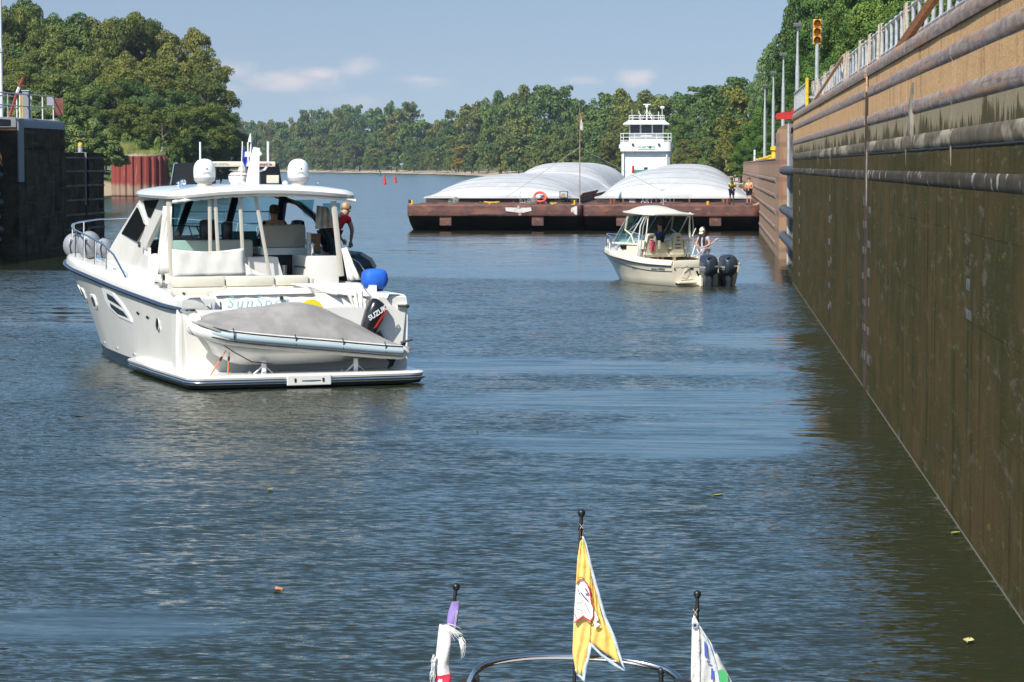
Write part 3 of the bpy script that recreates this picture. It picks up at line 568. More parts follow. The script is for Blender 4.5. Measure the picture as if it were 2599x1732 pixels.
# traffic light
q = at(2074, 120, 100)
w = empty('traffic_light', (q.x, 100, 5.6), 0, 'yellow three-lens traffic signal on a tall grey pole above the wall', 'traffic light')
amber = pm('signal_yellow', (.80, .36, .02), .5, col2=(.65, .28, .02), scale=3)
zt, zb_ = at(2074, 49, 100).z - 5.6, at(2074, 113, 100).z - 5.6
mb = MB(); mb.tube([(0, 0, 0), (0, 0, zb_ + .02)], [.09, .075], 10); mb.build('pole', galv, w, smooth=50)
for i in range(3):
    zc = zb_ + (zt - zb_) * (i + .5) / 3
    mb = MB(); mb.box(-.15, .15, -.02, .16, zc - .155, zc + .155, .03); mb.build('housing', amber, w, smooth=40)
    mb = MB(); secs = []
    for j, yv in enumerate((-.02, -.22)):
        secs.append([(math.cos(a) * .135, yv, zc + math.sin(a) * .135) for a in [math.pi * k / 10 * 1.3 - .47 for k in range(11)]])
    mb.sheet(secs); mb.build('visor', amber, w, smooth=60, thick=.01)
    mb = MB(); mb.lathe([(.11, -.03), (.06, -.06), (.001, -.07)], (0, 0, zc), 14, 'y'); mb.build('lens', pm('dim_lens', (.45, .20, .02), .2), w, smooth=60)
mb = MB(); mb.box(-.165, -.155, .0, .03, zb_, zt); mb.box(.17, .18, .0, .03, zb_, zt); mb.build('backplate', galv, w)
# lamp posts
for k, (px, ptop, Y, lab) in enumerate(((2025, 68.5, 158, 'nearest tall grey lamp post behind the close-barred railing'), (1989, 142, 190, 'grey lamp post rising just above the red wheel-shaped cover'), (1963.6, 188, 222, 'grey lamp post third along the low guide wall'), (1942, 220, 259, 'farthest grey lamp post along the low guide wall'))):
    q = at(px, ptop, Y); w = empty('lamp_post', (q.x, Y, 3.9), 0, lab, 'lamp post', 'lamp posts along the right bank'); h = q.z - 3.9
    mb = MB(); mb.tube([(0, 0, 0), (0, 0, h * .72)], [.16, .13], 10); mb.tube([(0, 0, h * .72), (0, 0, h * .9), (0, 0, h)], [.11, .07, .055], 10); mb.build('pole', galv, w, smooth=50)
    mb = MB(); mb.box(-.26, .26, -.3, .3, h - .02, h + .22, .05); mb.build('lamp_head', pm('lamp_head_grey', (.10, .10, .10), .5), w)
    mb = MB(); mb.lathe([(.26, 0), (.26, .1), (.17, .16)], n=12); mb.build('base', galv, w)
q = at(1990, 292, 110); w = empty('wheel_cover', (q.x, 110, q.z), 0, 'red rounded machinery cover poking out over the gate recess', 'cover')
mb = MB(); mb.prism([(-.36, -.08), (-.3, .06), (0, .12), (.3, .12), (.36, .3), (.5, .3), (.5, -.18), (-.3, -.18)], -.2, .2, 'xz'); mb.build('cover', red, w); mb = MB(); mb.tube([(.2, 0, -.18), (.2, 0, -2.0)], .06, 6); mb.build('bracket', galv, w)
for k, (px, py, Y, s, lab) in enumerate(((1964.5, 397, 140, 1.9, 'tallest yellow bollard beside the concrete gate block'), (1957, 404, 152, .8, 'low yellow cleat on the guide wall next to the tallest bollard'), (1951, 405, 165, .7, 'middle low yellow cleat on the guide wall'), (1938, 406, 185, .7, 'low yellow cleat at the foot of the third lamp post'), (1929, 407, 205, .6, 'farthest low yellow cleat on the guide wall'))):
    X = at(px, py, Y).x; w = empty('bollard', (max(X, 2.95), Y, 4.24), 0, lab, 'bollard', 'yellow bollards on the right guide wall')
    mb = MB(); mb.lathe([(.16, 0), (.13, .08), (.12, .22 * s), (.2, .26 * s), (.2, .34 * s), (.001, .38 * s)], n=12); mb.build('post', yellow, w, smooth=40)
    if s < 1: mb = MB(); mb.tube([(-.32, 0, .16), (.32, 0, .16)], .07, 8); mb.build('horn', yellow, w, smooth=40)
w = empty('post_box', (3.3, 215, 4.2), 0, 'small white post on the guide wall left of the yellow cleats', 'post')
mb = MB(); mb.tube([(0, 0, 0), (0, 0, 1.0)], .08, 8); mb.build('post', white, w); mb = MB(); mb.tube([(0, 0, .5), (0, 0, .62)], .11, 8); mb.build('collar', galv, w)

# ---------------------------------------------------------------- trees
def leaf_mat():
    m = bpy.data.materials.new('foliage'); m.use_nodes = True; t = NT(m.node_tree); t.n.clear()
    o = t.node('ShaderNodeOutputMaterial'); d = t.node('ShaderNodeBsdfPrincipled'); tr = t.node('ShaderNodeBsdfTranslucent'); mx = t.node('ShaderNodeMixShader')
    tint = t.node('ShaderNodeAttribute', attribute_name='tint').outputs['Fac']; oi = t.node('ShaderNodeObjectInfo'); rnd = oi.outputs['Random']; oc = oi.outputs['Color']
    f = t.math('ADD', t.math('MULTIPLY', tint, .75), t.math('MULTIPLY', t.math('SUBTRACT', rnd, .5), .4), clamp=True)
    c = t.mix(f, (.060, .105, .030), (.200, .240, .065)); c = t.mix(1.0, c, oc, 'MULTIPLY')
    t.link(c, d.inputs['Base Color']); d.inputs['Roughness'].default_value = .55; d.inputs['Specular IOR Level'].default_value = .25; t.link(t.mix(.5, c, (.12, .17, .02)), tr.inputs[0])
    mx.inputs[0].default_value = .22; t.link(d.outputs[0], mx.inputs[1]); t.link(tr.outputs[0], mx.inputs[2]); t.link(mx.outputs[0], o.inputs[0]); return m
LEAF = leaf_mat(); BARK = pm('bark', (.14, .11, .08), .9, col2=(.24, .21, .17), scale=3, stretch=(3, 3, .6))
def crown_mesh(seed, n, leaf, kind):
    """crown of radius 1 and true height (2.0 round, 2.7 tall, 1.2 bush), leaf clumps spread over many lobes"""
    g = np.random.default_rng(seed); lobes = []; HT = {'round': 2.0, 'tall': 2.7, 'bush': 1.25}[kind]
    nl = {'round': 34, 'tall': 40, 'bush': 16}[kind]
    for i in range(nl):
        h = g.uniform(.07, .88); env = {'round': math.sin(math.pi * min(.97, .20 + h * .70)) ** .6, 'tall': math.sin(math.pi * min(.97, .25 + h * .66)) ** .6, 'bush': max(.3, 1 - h * .8)}[kind]
        a = g.uniform(0, 6.283); r = env * g.uniform(.30, .80)
        lobes.append((r * math.cos(a), r * math.sin(a), h * HT, g.uniform(.20, .38) * (.7 + .35 * env), g.uniform(0, 1)))
    sub = []
    for L in lobes:       # every lobe carries smaller tufts
        for k in range(7):
            u = g.normal(size=3); u /= np.linalg.norm(u); u[2] = abs(u[2]) if g.random() < .75 else u[2]
            sub.append((L[0] + u[0] * L[3] * .7, L[1] + u[1] * L[3] * .7, L[2] + u[2] * L[3] * .6, L[3] * g.uniform(.32, .55), np.clip(L[4] + g.normal() * .15, 0, 1)))
    lob = np.array(sub); wts = lob[:, 3] ** 2; wts /= wts.sum(); idx = g.choice(len(sub), n, p=wts); L = lob[idx]
    u = g.normal(size=(n, 3)); u /= np.linalg.norm(u, axis=1)[:, None]; u[:, 2] = np.where(u[:, 2] < -.5, -u[:, 2], u[:, 2])
    rad = L[:, 3] * (1 - .5 * g.random(n) ** 2.0)
    P = L[:, :3] + u * rad[:, None] * np.array([1, 1, .8]); P[:, 2] = np.clip(P[:, 2], .02, None)
    nr = u * .9 + g.normal(size=(n, 3)) * .45 + np.array([0, 0, .25]); nr /= np.linalg.norm(nr, axis=1)[:, None]
    t1 = np.cross(nr, g.normal(size=(n, 3))); t1 /= np.linalg.norm(t1, axis=1)[:, None]; t2 = np.cross(nr, t1)
    s = leaf * g.uniform(.5, 1.3, n); a = s[:, None] * t1; b = (s * g.uniform(.5, .95, n))[:, None] * t2; k = (s * .3)[:, None] * nr
    V = np.stack([P - a, P - b * .9 + k, P + a * .9, P + b + k * .6], 1).reshape(-1, 3)
    me = bpy.data.meshes.new('crown'); me.vertices.add(4 * n); me.vertices.foreach_set('co', V.ravel()); me.loops.add(4 * n); me.loops.foreach_set('vertex_index', np.arange(4 * n)); me.polygons.add(n)
    me.polygons.foreach_set('loop_start', np.arange(n) * 4); me.update(); me.validate(); me['ht'] = HT * 1.0
    at_ = me.attributes.new('tint', 'FLOAT', 'FACE'); tv = np.clip(.15 + .7 * L[:, 4] + g.normal(size=n) * .12, 0, 1); at_.data.foreach_set('value', tv.astype(np.float32)); me.materials.append(LEAF)
    me['top'] = float(V[:, 2].max()); return me
def trunk_mesh(seed):
    rr = random.Random(seed); mb = MB(); pts = [(0, 0, -.05), (.01, 0, .2), (rr.uniform(-.04, .04), rr.uniform(-.04, .04), .5), (rr.uniform(-.08, .08), rr.uniform(-.08, .08), .85)]
    mb.tube(pts, [.034, .026, .018, .006], 7)
    for k in range(9):
        h = rr.uniform(.22, .7); a = rr.uniform(0, 6.28); l = rr.uniform(.2, .42); mb.tube([(0, 0, h), (l * .5 * math.cos(a), l * .5 * math.sin(a), h + l * .35), (l * math.cos(a), l * math.sin(a), h + l * .75)], [.012, .008, .002], 5)
    me = bpy.data.meshes.new('trunk'); me.from_pydata(mb.v, [], mb.f); me.materials.append(BARK); me.validate(); return me
CR = {}
def crowns(res):
    if res not in CR:
        n, lf, k = {'near': (42000, .022, 4), 'mid': (18000, .035, 5), 'far': (9000, .050, 5)}[res]
        CR[res] = [crown_mesh(11 * i + len(res), n, lf, 'tall' if i % 3 == 2 else 'round') for i in range(k)]
        CR[res + 'b'] = [crown_mesh(97 * i + 5, n // 2, lf * 1.3, 'bush') for i in range(3)]
    return CR[res], CR[res + 'b']
TR = [trunk_mesh(i) for i in range(4)]; trr = random.Random(77); NTREE = 0
def tree(x, y, z0, top, wid, res, lab, grp, color=(1, 1, 1), bush=False):
    """tree standing at x, y on ground z0 with its top at height `top` and crown `wid` across"""
    global NTREE; NTREE += 1; H = top - z0
    w = empty('bush' if bush else 'tree', (x, y, z0), trr.uniform(0, 6.28), lab, 'bush' if bush else 'tree', grp)
    a, b = crowns(res); me = trr.choice(b if bush else a); H2 = top - z0; o = bpy.data.objects.new('crown', me); COL.objects.link(o); o.parent = w
    low = 0 if bush else trr.uniform(.06, .16) if res == 'near' else trr.uniform(0, .05); o.location = (0, 0, H * low); zs = H * (1 - low) / me['top']; ws = max(wid / 2, zs * .5); o.scale = (ws, ws, zs); o.color = (*color, 1)
    o = bpy.data.objects.new('trunk', trr.choice(TR)); COL.objects.link(o); o.parent = w; o.scale = (min(H * .9, ws * 1.25), min(H * .9, ws * 1.25), H * .92); return w
def skyline(pts, px):
    for (a, ya), (b, yb) in zip(pts, pts[1:]):
        if a <= px <= b: return ya + (yb - ya) * (px - a) / (b - a)
    return pts[-1][1] if px > pts[-1][0] else pts[0][1]
SKY_L = [(-200, 0), (0, 5), (60, 18), (100, 3), (160, 3), (200, 32), (250, 20), (300, 26), (350, 33), (400, 52), (450, 62), (500, 80), (530, 140), (555, 185), (565, 250), (580, 290), (600, 340)]
# left wood
for Y, drop, step, wd, px0, px1 in ((470, -16, 44, 15, -60, 520), (440, 60, 66, 14, -30, 540), (405, 135, 60, 13, -40, 560), (375, 205, 56, 11, -30, 580)):
    px = px0
    while px < px1:
        p_ = px + trr.uniform(-10, 10); ty = skyline(SKY_L, p_ + 12) + drop + trr.uniform(-4, 34) + (18 if drop > 0 else 6)
        if ty < 345:
            q = at(p_, ty, Y + trr.uniform(-9, 9)); cc = trr.choice(((1.0, 1.0, .9), (1.25, 1.12, .8), (.75, .92, .9), (1.3, 1.05, .7), (.9, 1, .8)))
            if p_ > 400 and drop < 100: cc = (1.25, 1.0, .75)
            lab = {-16: 'tall tree in the back row of the left wood, against the sky', 60: 'tree in the second row of the left wood', 135: 'tree in the third row of the left wood, halfway up the mass', 205: 'lower tree in the front row of the left wood'}[drop]
            tree(q.x, q.y, 3.0, q.z, wd * trr.uniform(.85, 1.25), 'near', lab, 'trees of the left wood', cc)
        px += step
for px, ty, Y, wd, c_, lab in ((560, 262, 440, 9, (.8, 1, .8), 'dark green tree at the right tip of the left wood, leaning to the river'), (578, 318, 455, 7, (.8, 1.05, .8), 'lowest outer tree at the right tip of the left wood'), (535, 190, 430, 10, (1.0, .95, .8), 'olive tree at the right shoulder of the left wood'), (520, 330, 420, 8, (.7, .9, .7), 'dark bush-like tree by the water at the left wood tip'), (470, 322, 400, 9, (.8, 1, .75), 'rounded low tree behind the right end of the red cell')):
    q = at(px, ty, Y); tree(q.x, q.y, 2.0, q.z, wd, 'near', lab, None, c_)
for px, ty, Y, wd in ((-30, 250, 200, 7), (20, 262, 205, 6), (70, 262, 195, 6.5), (120, 258, 215, 6), (165, 262, 220, 6.5), (205, 275, 230, 6), (240, 300, 240, 6), (268, 325, 245, 5), (180, 315, 190, 5), (230, 350, 200, 4.5), (140, 300, 180, 5)):
    q = at(px, ty, Y); tree(q.x, q.y, 3.6, q.z, wd, 'near', 'pale green willow bush growing behind the dark left lock walls', 'willow bushes behind the left walls', (1.35, 1.35, 1.5), True)
for px, ty, Y, wd in ((300, 372, 345, 4), (350, 350, 348, 5), (322, 335, 352, 5), (440, 372, 352, 5), (480, 380, 385, 6), (530, 385, 425, 6), (410, 345, 362, 6), (560, 380, 445, 6), (500, 350, 395, 7)):
    q = at(px, ty, Y); tree(q.x, q.y, 1.2, q.z, wd, 'mid', 'low bush at the foot of the left wood beside the red cell', 'bushes at the foot of the left wood', (1.0, 1.1, .8), True)
# far bank
SKY_F = [(560, 312), (600, 312), (640, 320), (700, 318), (760, 306), (800, 291), (850, 286), (900, 284), (950, 286), (985, 275), (1015, 262), (1045, 290), (1060, 316), (1120, 318), (1150, 298), (1180, 272), (1230, 262), (1300, 242), (1340, 233), (1400, 236), (1440, 248), (1465, 268), (1500, 262), (1520, 244), (1600, 248), (1650, 240), (1700, 247), (1750, 237), (1800, 233), (1860, 222), (1900, 214), (1960, 215)]
FC = ((.78, .95, .95), (1.0, 1.0, .9), (.9, 1.05, .85), (1.2, 1.05, .85), (.85, 1.0, .8), (1.35, 1.05, .75))
for row, (dY, drop) in enumerate(((95, 0), (60, .14), (34, .36), (17, .60), (8, .80))):
    px = 575.0
    while px < 1985:
        p_ = px + trr.uniform(-9, 9); s_ = shore_at(p_); k_ = s_.y
        ty = skyline(SKY_F, p_); ty = ty - (440 - ty) * (.13 if row < 2 else .05); ty = ty + (440 - ty) * drop * trr.uniform(.75, 1.2) + trr.uniform(-2, 9)
        Y = k_ + dY * (.6 + k_ / 1500) + trr.uniform(-5, 5); q = at(p_, ty, Y)
        near = k_ < 700; wd = (q.z - 1.5) * trr.uniform(.62, .95) * (1.15 if drop > .5 else 1); wd = max(5, min(wd, 21))
        lab = ['back-row tree on the far bank, its top against the sky', 'second-row tree on the far bank', 'middle-row tree on the far bank', 'low tree near the water on the far bank', 'small waterside tree at the foot of the far bank'][row]
        tree(q.x, Y, 1.6, q.z, wd, 'mid' if near else 'far', lab, 'trees of the far bank', trr.choice(FC), drop > .7)
        px += wd * FPX / Y * (.55 if row else .50)
tree(at(1180, 360, 1150).x, 1150, 1.5, at(1180, 368, 1150).z, 14, 'far', 'orange-brown tree low on the far bank right of the red buoys', None, (2.2, 1.15, .55))
# right wood above the lock wall
for px, ty, Y, wd, c_, res in ((2052, 35, 330, 9, (.62, .85, .7), 'near'), (2075, -60, 320, 12, (.6, .8, .65), 'near'), (2130, -90, 300, 13, (.9, 1.15, .75), 'near'), (2190, -110, 280, 13, (.8, 1.1, .8), 'near'), (2260, -150, 260, 13, (.9, 1.1, .8), 'near'), (2340, -180, 240, 13, (.85, 1.1, .75), 'near'),
                           (2100, 60, 230, 8, (.75, 1.05, .7), 'near'), (2160, 30, 220, 8, (1.0, 1.2, .75), 'near'), (2215, -20, 200, 8, (1.05, 1.2, .8), 'near'), (2270, -40, 190, 8, (1.0, 1.2, .8), 'near'), (2330, -60, 180, 8, (1, 1.2, .8), 'near'), (2400, -60, 170, 8, (1, 1.2, .8), 'near'), (2450, -60, 165, 8, (1, 1.2, .8), 'near'),
                           (2060, 190, 235, 6, (.6, .85, .6), 'near'), (2120, 150, 215, 7, (.8, 1.1, .7), 'near'), (2050, 120, 300, 9, (.55, .8, .6), 'near'), (2180, 110, 190, 7, (.95, 1.2, .75), 'near'), (2245, 90, 180, 7, (1.0, 1.2, .8), 'near')):
    q = at(px, ty, Y); tree(q.x, q.y, 5.5, q.z, wd, res, 'leafy dark green tree growing behind the right lock wall railing', 'trees behind the right lock wall', c_)
for px, ty, Y, wd, c_ in ((1985, 105, 400, 11, (1.25, 1.4, 1.9)), (1955, 165, 410, 8, (1.3, 1.45, 1.9)), (2015, 150, 360, 9, (1.0, 1.2, 1.3)), (1945, 215, 415, 7, (1.1, 1.3, 1.4))):
    q = at(px, ty, Y); tree(q.x, q.y, 2.0, q.z, wd, 'near', {1985: 'tall silvery-leaved poplar standing left of the traffic signal', 1955: 'slim silvery poplar at the left edge of the poplar group', 2015: 'green poplar directly behind the nearest grey lamp post', 1945: 'low silvery poplar beside the farthest lamp posts'}[px], None, c_)
for px, ty, Y, wd in ((1990, 250, 330, 8), (1965, 290, 300, 7), (2010, 240, 300, 8), (1940, 310, 345, 8), (1915, 330, 400, 8), (1975, 330, 280, 5), (1930, 360, 300, 5), (1905, 370, 330, 5), (1960, 380, 265, 4), (2000, 200, 345, 9), (1890, 385, 350, 4)):
    q = at(px, ty, Y); tree(q.x, q.y, 2.2, q.z, wd, 'near', 'bright green tree behind the low right guide wall and lamp posts', 'trees behind the right guide wall', (.85, 1.15, .7), False)
print('TREES', NTREE)

# ---------------------------------------------------------------- people
skin_l = pm('skin_light', (.55, .30, .19), .5, col2=(.48, .25, .16), scale=8); skin_d = pm('skin_dark', (.10, .05, .032), .5)
def cloth(n, c, c2=None): return pm(n, c, .85, col2=c2 or tuple(v * .7 for v in c), scale=9, bump=.4, bscale=14, spec=.2)
def skin_graph(name, pts, edges, mat_, parent, root=0, sub=1, extra=None):
    """one continuous surface grown over a skeleton; pts = [(co, radius)]"""
    me = bpy.data.meshes.new(name); me.from_pydata([p for p, r in pts], edges, []); o = bpy.data.objects.new(name, me); COL.objects.link(o)
    sk = o.modifiers.new('skin', 'SKIN'); sk.use_smooth_shade = True; sk.branch_smoothing = .5
    lay = me.skin_vertices[0] if len(me.skin_vertices) else None
    if lay is None:
        bm = bmesh.new(); bm.from_mesh(me); bm.verts.layers.skin.verify(); bm.to_mesh(me); bm.free(); lay = me.skin_vertices[0]
    for i, (p, r) in enumerate(pts): lay.data[i].radius = (r, r) if not isinstance(r, tuple) else r; lay.data[i].use_root = i == root
    sb = o.modifiers.new('sub', 'SUBSURF'); sb.levels = sub; sb.render_levels = sub
    bpy.context.view_layer.update(); m2 = bpy.data.meshes.new_from_object(o.evaluated_get(bpy.context.evaluated_depsgraph_get())); bpy.data.objects.remove(o); bpy.data.meshes.remove(me)
    m2.name = name; m2.materials.clear(); m2.materials.append(mat_)
    if extra is not None:      # small surface features melted into the same mesh
        bm = bmesh.new(); bm.from_mesh(m2); n0 = len(bm.verts); vs = [bm.verts.new(v) for v in extra.v]; bm.verts.ensure_lookup_table()
        for m_ in extra.mats:
            if m_.name not in [q.name for q in m2.materials]: m2.materials.append(m_)
        names = [q.name for q in m2.materials]
        for f, k in zip(extra.f, extra.m):
            try: ff = bm.faces.new([vs[i] for i in f]); ff.material_index = names.index(extra.mats[k].name); ff.smooth = True
            except ValueError: pass
        bm.to_mesh(m2); bm.free()
    m2.polygons.foreach_set('use_smooth', [True] * len(m2.polygons))
    o = bpy.data.objects.new(name, m2); COL.objects.link(o); o.parent = parent; return o
def person(loc, rz, label, pose=None, skin=skin_l, shirt=None, shorts=None, hair=None, hat=None, vest=None, long_sleeve=False, shoes=None, group=None, s=1.0, cut=None, dress=None):
    w = empty('person', loc, R(rz), label, 'person', group); w.scale = (s, s, s)
    J = dict(pelvis=(0, 0, .95), waist=(0, 0, 1.10), chest=(0, .01, 1.30), neck=(0, .0, 1.47), jaw=(0, .03, 1.56), head=(0, .02, 1.65), crown=(0, .0, 1.74),
             shL=(-.17, 0, 1.41), elL=(-.23, -.02, 1.13), haL=(-.22, .08, .90), shR=(.17, 0, 1.41), elR=(.23, -.02, 1.13), haR=(.22, .08, .90),
             hiL=(-.10, 0, .90), knL=(-.11, .02, .50), anL=(-.12, -.02, .09), toL=(-.13, .13, .03), hiR=(.10, 0, .90), knR=(.11, .02, .50), anR=(.12, -.02, .09), toR=(.13, .13, .03))
    if pose: J.update(pose)
    RD = dict(pelvis=.13, waist=.115, chest=.135, neck=.055, jaw=.075, head=.088, crown=.055, shL=.062, elL=.042, haL=.028, shR=.062, elR=.042, haR=.028,
              hiL=.085, knL=.055, anL=.040, toL=.032, hiR=.085, knR=.055, anR=.040, toR=.032)
    nm = list(J); E_ = [('pelvis', 'waist'), ('waist', 'chest'), ('chest', 'neck'), ('neck', 'jaw'), ('jaw', 'head'), ('head', 'crown')]
    for q in 'LR': E_ += [('chest', 'sh' + q), ('sh' + q, 'el' + q), ('el' + q, 'ha' + q), ('pelvis', 'hi' + q), ('hi' + q, 'kn' + q), ('kn' + q, 'an' + q), ('an' + q, 'to' + q)]
    V = {k: Vector(v) for k, v in J.items()}; ex = MB(); ex.mat(skin)
    for q in 'LR':     # hands: palm, four bent fingers of unequal length, thumb from the side
        d = (V['ha' + q] - V['el' + q]).normalized(); sd = d.cross(Vector((0, 1, 0))); sd = sd.normalized() if sd.length > .2 else Vector((1, 0, 0)); nr = d.cross(sd).normalized(); h = V['ha' + q]
        ex.tube([h - d * .01, h + d * .04, h + d * .085], [.024, .036, .034], 8, flat=.6)
        for i, l in enumerate((.062, .074, .070, .052)):
            o_ = h + d * .08 + sd * (i - 1.5) * .019; ex.tube([o_, o_ + d * l * .5 + nr * .008, o_ + d * l * .8 + nr * .030], [.009, .009, .006], 6)
        o_ = h + d * .03 + sd * .034; ex.tube([o_, o_ + d * .03 + sd * .022, o_ + d * .062 + sd * .018 + nr * .015], [.011, .010, .007], 6)
    hd = V['head']; f_ = (V['jaw'] - V['neck']); up_ = (V['crown'] - V['jaw']).normalized(); fw_ = Vector((0, 1, 0)); fw_ = (fw_ - up_ * fw_.dot(up_)).normalized(); sd_ = fw_.cross(up_)
    if 'face' in J: fw_ = Vector(J['face']).normalized(); sd_ = fw_.cross(up_).normalized(); up_ = sd_.cross(fw_)
    ex.tube([hd + fw_ * .075 + up_ * .02, hd + fw_ * .108 - up_ * .022, hd + fw_ * .085 - up_ * .030], [.010, .016, .010], 6)
    for k in (-1, 1): ex.ball(hd + sd_ * k * .088 - up_ * .01, .022, 6, 5, (.5, 1, 1.3))
    ex.mat(dark)
    for k in (-1, 1): ex.ball(hd + fw_ * .082 + sd_ * k * .034 + up_ * .008, .010, 6, 4)
    ex.mat(pm('lip', (.32, .11, .09), .5)); ex.tube([hd + fw_ * .080 - up_ * .055 - sd_ * .024, hd + fw_ * .088 - up_ * .056, hd + fw_ * .080 - up_ * .055 + sd_ * .024], .006, 5)
    keys = [k for k in nm if k != 'face']; idx = {k: i for i, k in enumerate(keys)}
    skin_graph('body', [(tuple(V[k]), RD[k]) for k in keys], [(idx[a], idx[b]) for a, b in E_], skin, w, 0, 1, ex)
    def garment(name, names, edges, add, m_, ends=None, root=0):
        pts = []; ix = {}
        for k in names:
            p_, r_ = (V[k], RD[k]) if k in V else ends[k]; ix[k] = len(pts); pts.append((tuple(p_), r_ + add))
        return skin_graph(name, pts, [(ix[a], ix[b]) for a, b in edges], m_, w, root, 1)
    L = lambda a, b, t: V[a].lerp(V[b], t)
    if shirt:
        t_ = .95 if long_sleeve else .55
        ends = {'slL': (L('shL', 'elL', t_), .052), 'slR': (L('shR', 'elR', t_), .052), 'nk': (L('chest', 'neck', .55), .075), 'hem': (L('pelvis', 'waist', -.35), .135)}
        nn = ['waist', 'pelvis', 'chest', 'shL', 'shR', 'slL', 'slR', 'nk', 'hem']; ee = [('hem', 'pelvis'), ('pelvis', 'waist'), ('waist', 'chest'), ('chest', 'nk'), ('chest', 'shL'), ('chest', 'shR'), ('shL', 'slL'), ('shR', 'slR')]
        if long_sleeve: ends['faL'] = (V['haL'], .036); ends['faR'] = (V['haR'], .036); nn += ['faL', 'faR']; ee += [('slL', 'faL'), ('slR', 'faR')]
        garment('shirt', nn, ee, .022, shirt, ends)
    if vest:
        garment('vest', ['waist', 'chest', 'v1', 'v2', 'v3'], [('v3', 'waist'), ('waist', 'chest'), ('chest', 'v1'), ('chest', 'v2')], .042, vest, {'v1': (L('chest', 'shL', .75) + Vector((0, 0, .03)), .05), 'v2': (L('chest', 'shR', .75) + Vector((0, 0, .03)), .05), 'v3': (L('waist', 'pelvis', .35), .115)})
    if shorts:
        t_ = .85; ends = {'lgL': (L('hiL', 'knL', t_), .072), 'lgR': (L('hiR', 'knR', t_), .072)}
        garment('shorts', ['pelvis', 'hiL', 'hiR', 'lgL', 'lgR'], [('pelvis', 'hiL'), ('pelvis', 'hiR'), ('hiL', 'lgL'), ('hiR', 'lgR')], .026, shorts, ends)
    if shoes:
        for q in 'LR': mb = MB(); a, b = V['an' + q], V['to' + q]; mb.tube([a + Vector((0, -.06, -.04)), a + Vector((0, 0, -.02)), b, b + (b - a) * .35], [.045, .055, .048, .03], 8); mb.build('shoe', shoes, w, smooth=60)
    if hair:
        mb = MB(); c_ = hd + up_ * .035 - fw_ * .02; n_ = 14; secs = []
        for i in range(7):
            a = (-.38 + .62 * i / 6) * math.pi / 1.24 * 1.0 + .25; secs.append([c_ + up_ * (.105 * math.sin(a)) + (sd_ * math.cos(2 * math.pi * k / n_) * .098 + fw_ * math.sin(2 * math.pi * k / n_) * .112) * max(.03, math.cos(a)) - (fw_ * .012 if math.sin(2 * math.pi * k / n_) > .4 and a < .3 else fw_ * 0) for k in range(n_)])
        mb.loft(secs); mb.build('hair', hair, w, smooth=70)
    if hat:
        mb = MB(); c_ = hd + up_ * .045; secs = []
        for i in range(6): a = math.pi / 2 * i / 5; secs.append([c_ + up_ * (.085 * math.sin(a)) + (sd_ * math.cos(2 * math.pi * k / 14) * .10 + fw_ * math.sin(2 * math.pi * k / 14) * .115) * max(.02, math.cos(a)) for k in range(14)])
        mb.loft(secs)
        br = [[c_ + sd_ * x * .085 + fw_ * (.09 + y * .10 * (1 - .35 * x * x)) - up_ * (.008 + .03 * y + .02 * x * x) + up_ * t for x in (-1, -.5, 0, .5, 1)] for y, t in ((0, 0), (1, 0), (1, -.012), (0, -.012))]
        mb.loft([[br[j][i] for j in range(4)] for i in range(5)]); mb.build('cap', hat, w, smooth=50)
    return w

# ---------------------------------------------------------------- barge tow
bargesteel = pm('rusty_barge_steel', (.20, .085, .055), .7, .1, col2=(.10, .05, .045), scale=1.1, bump=.4, bscale=3, stretch=(1, 1, 2.0), extra=[((.34, .15, .08), 2.5, .58, .70, .6, (1, 1, 1)), ((.05, .03, .03), .7, .55, .66, .7, (1, 1, .8)), ((.42, .33, .28), 1.6, .66, .72, .5, (.6, 1, 3))])
rakesteel = pm('dark_rake_steel', (.022, .016, .014), .8, col2=(.045, .028, .022), scale=.7, spec=.2)
coam = pm('coaming_black', (.020, .020, .023), .6, col2=(.05, .03, .025), scale=1.5)
fib = pm('fibreglass_cover', (.53, .53, .52), .6, spec=.3, col2=(.45, .45, .45), scale=.55, extra=[((.34, .33, .33), .8, .6, .74, .5, (1, .3, 1)), ((.64, .64, .64), 1.7, .55, .7, .5, (1, .4, 1))])
dkpaint = pm('white_stencil', (.85, .85, .83), .7, col2=(.7, .7, .7), scale=7)
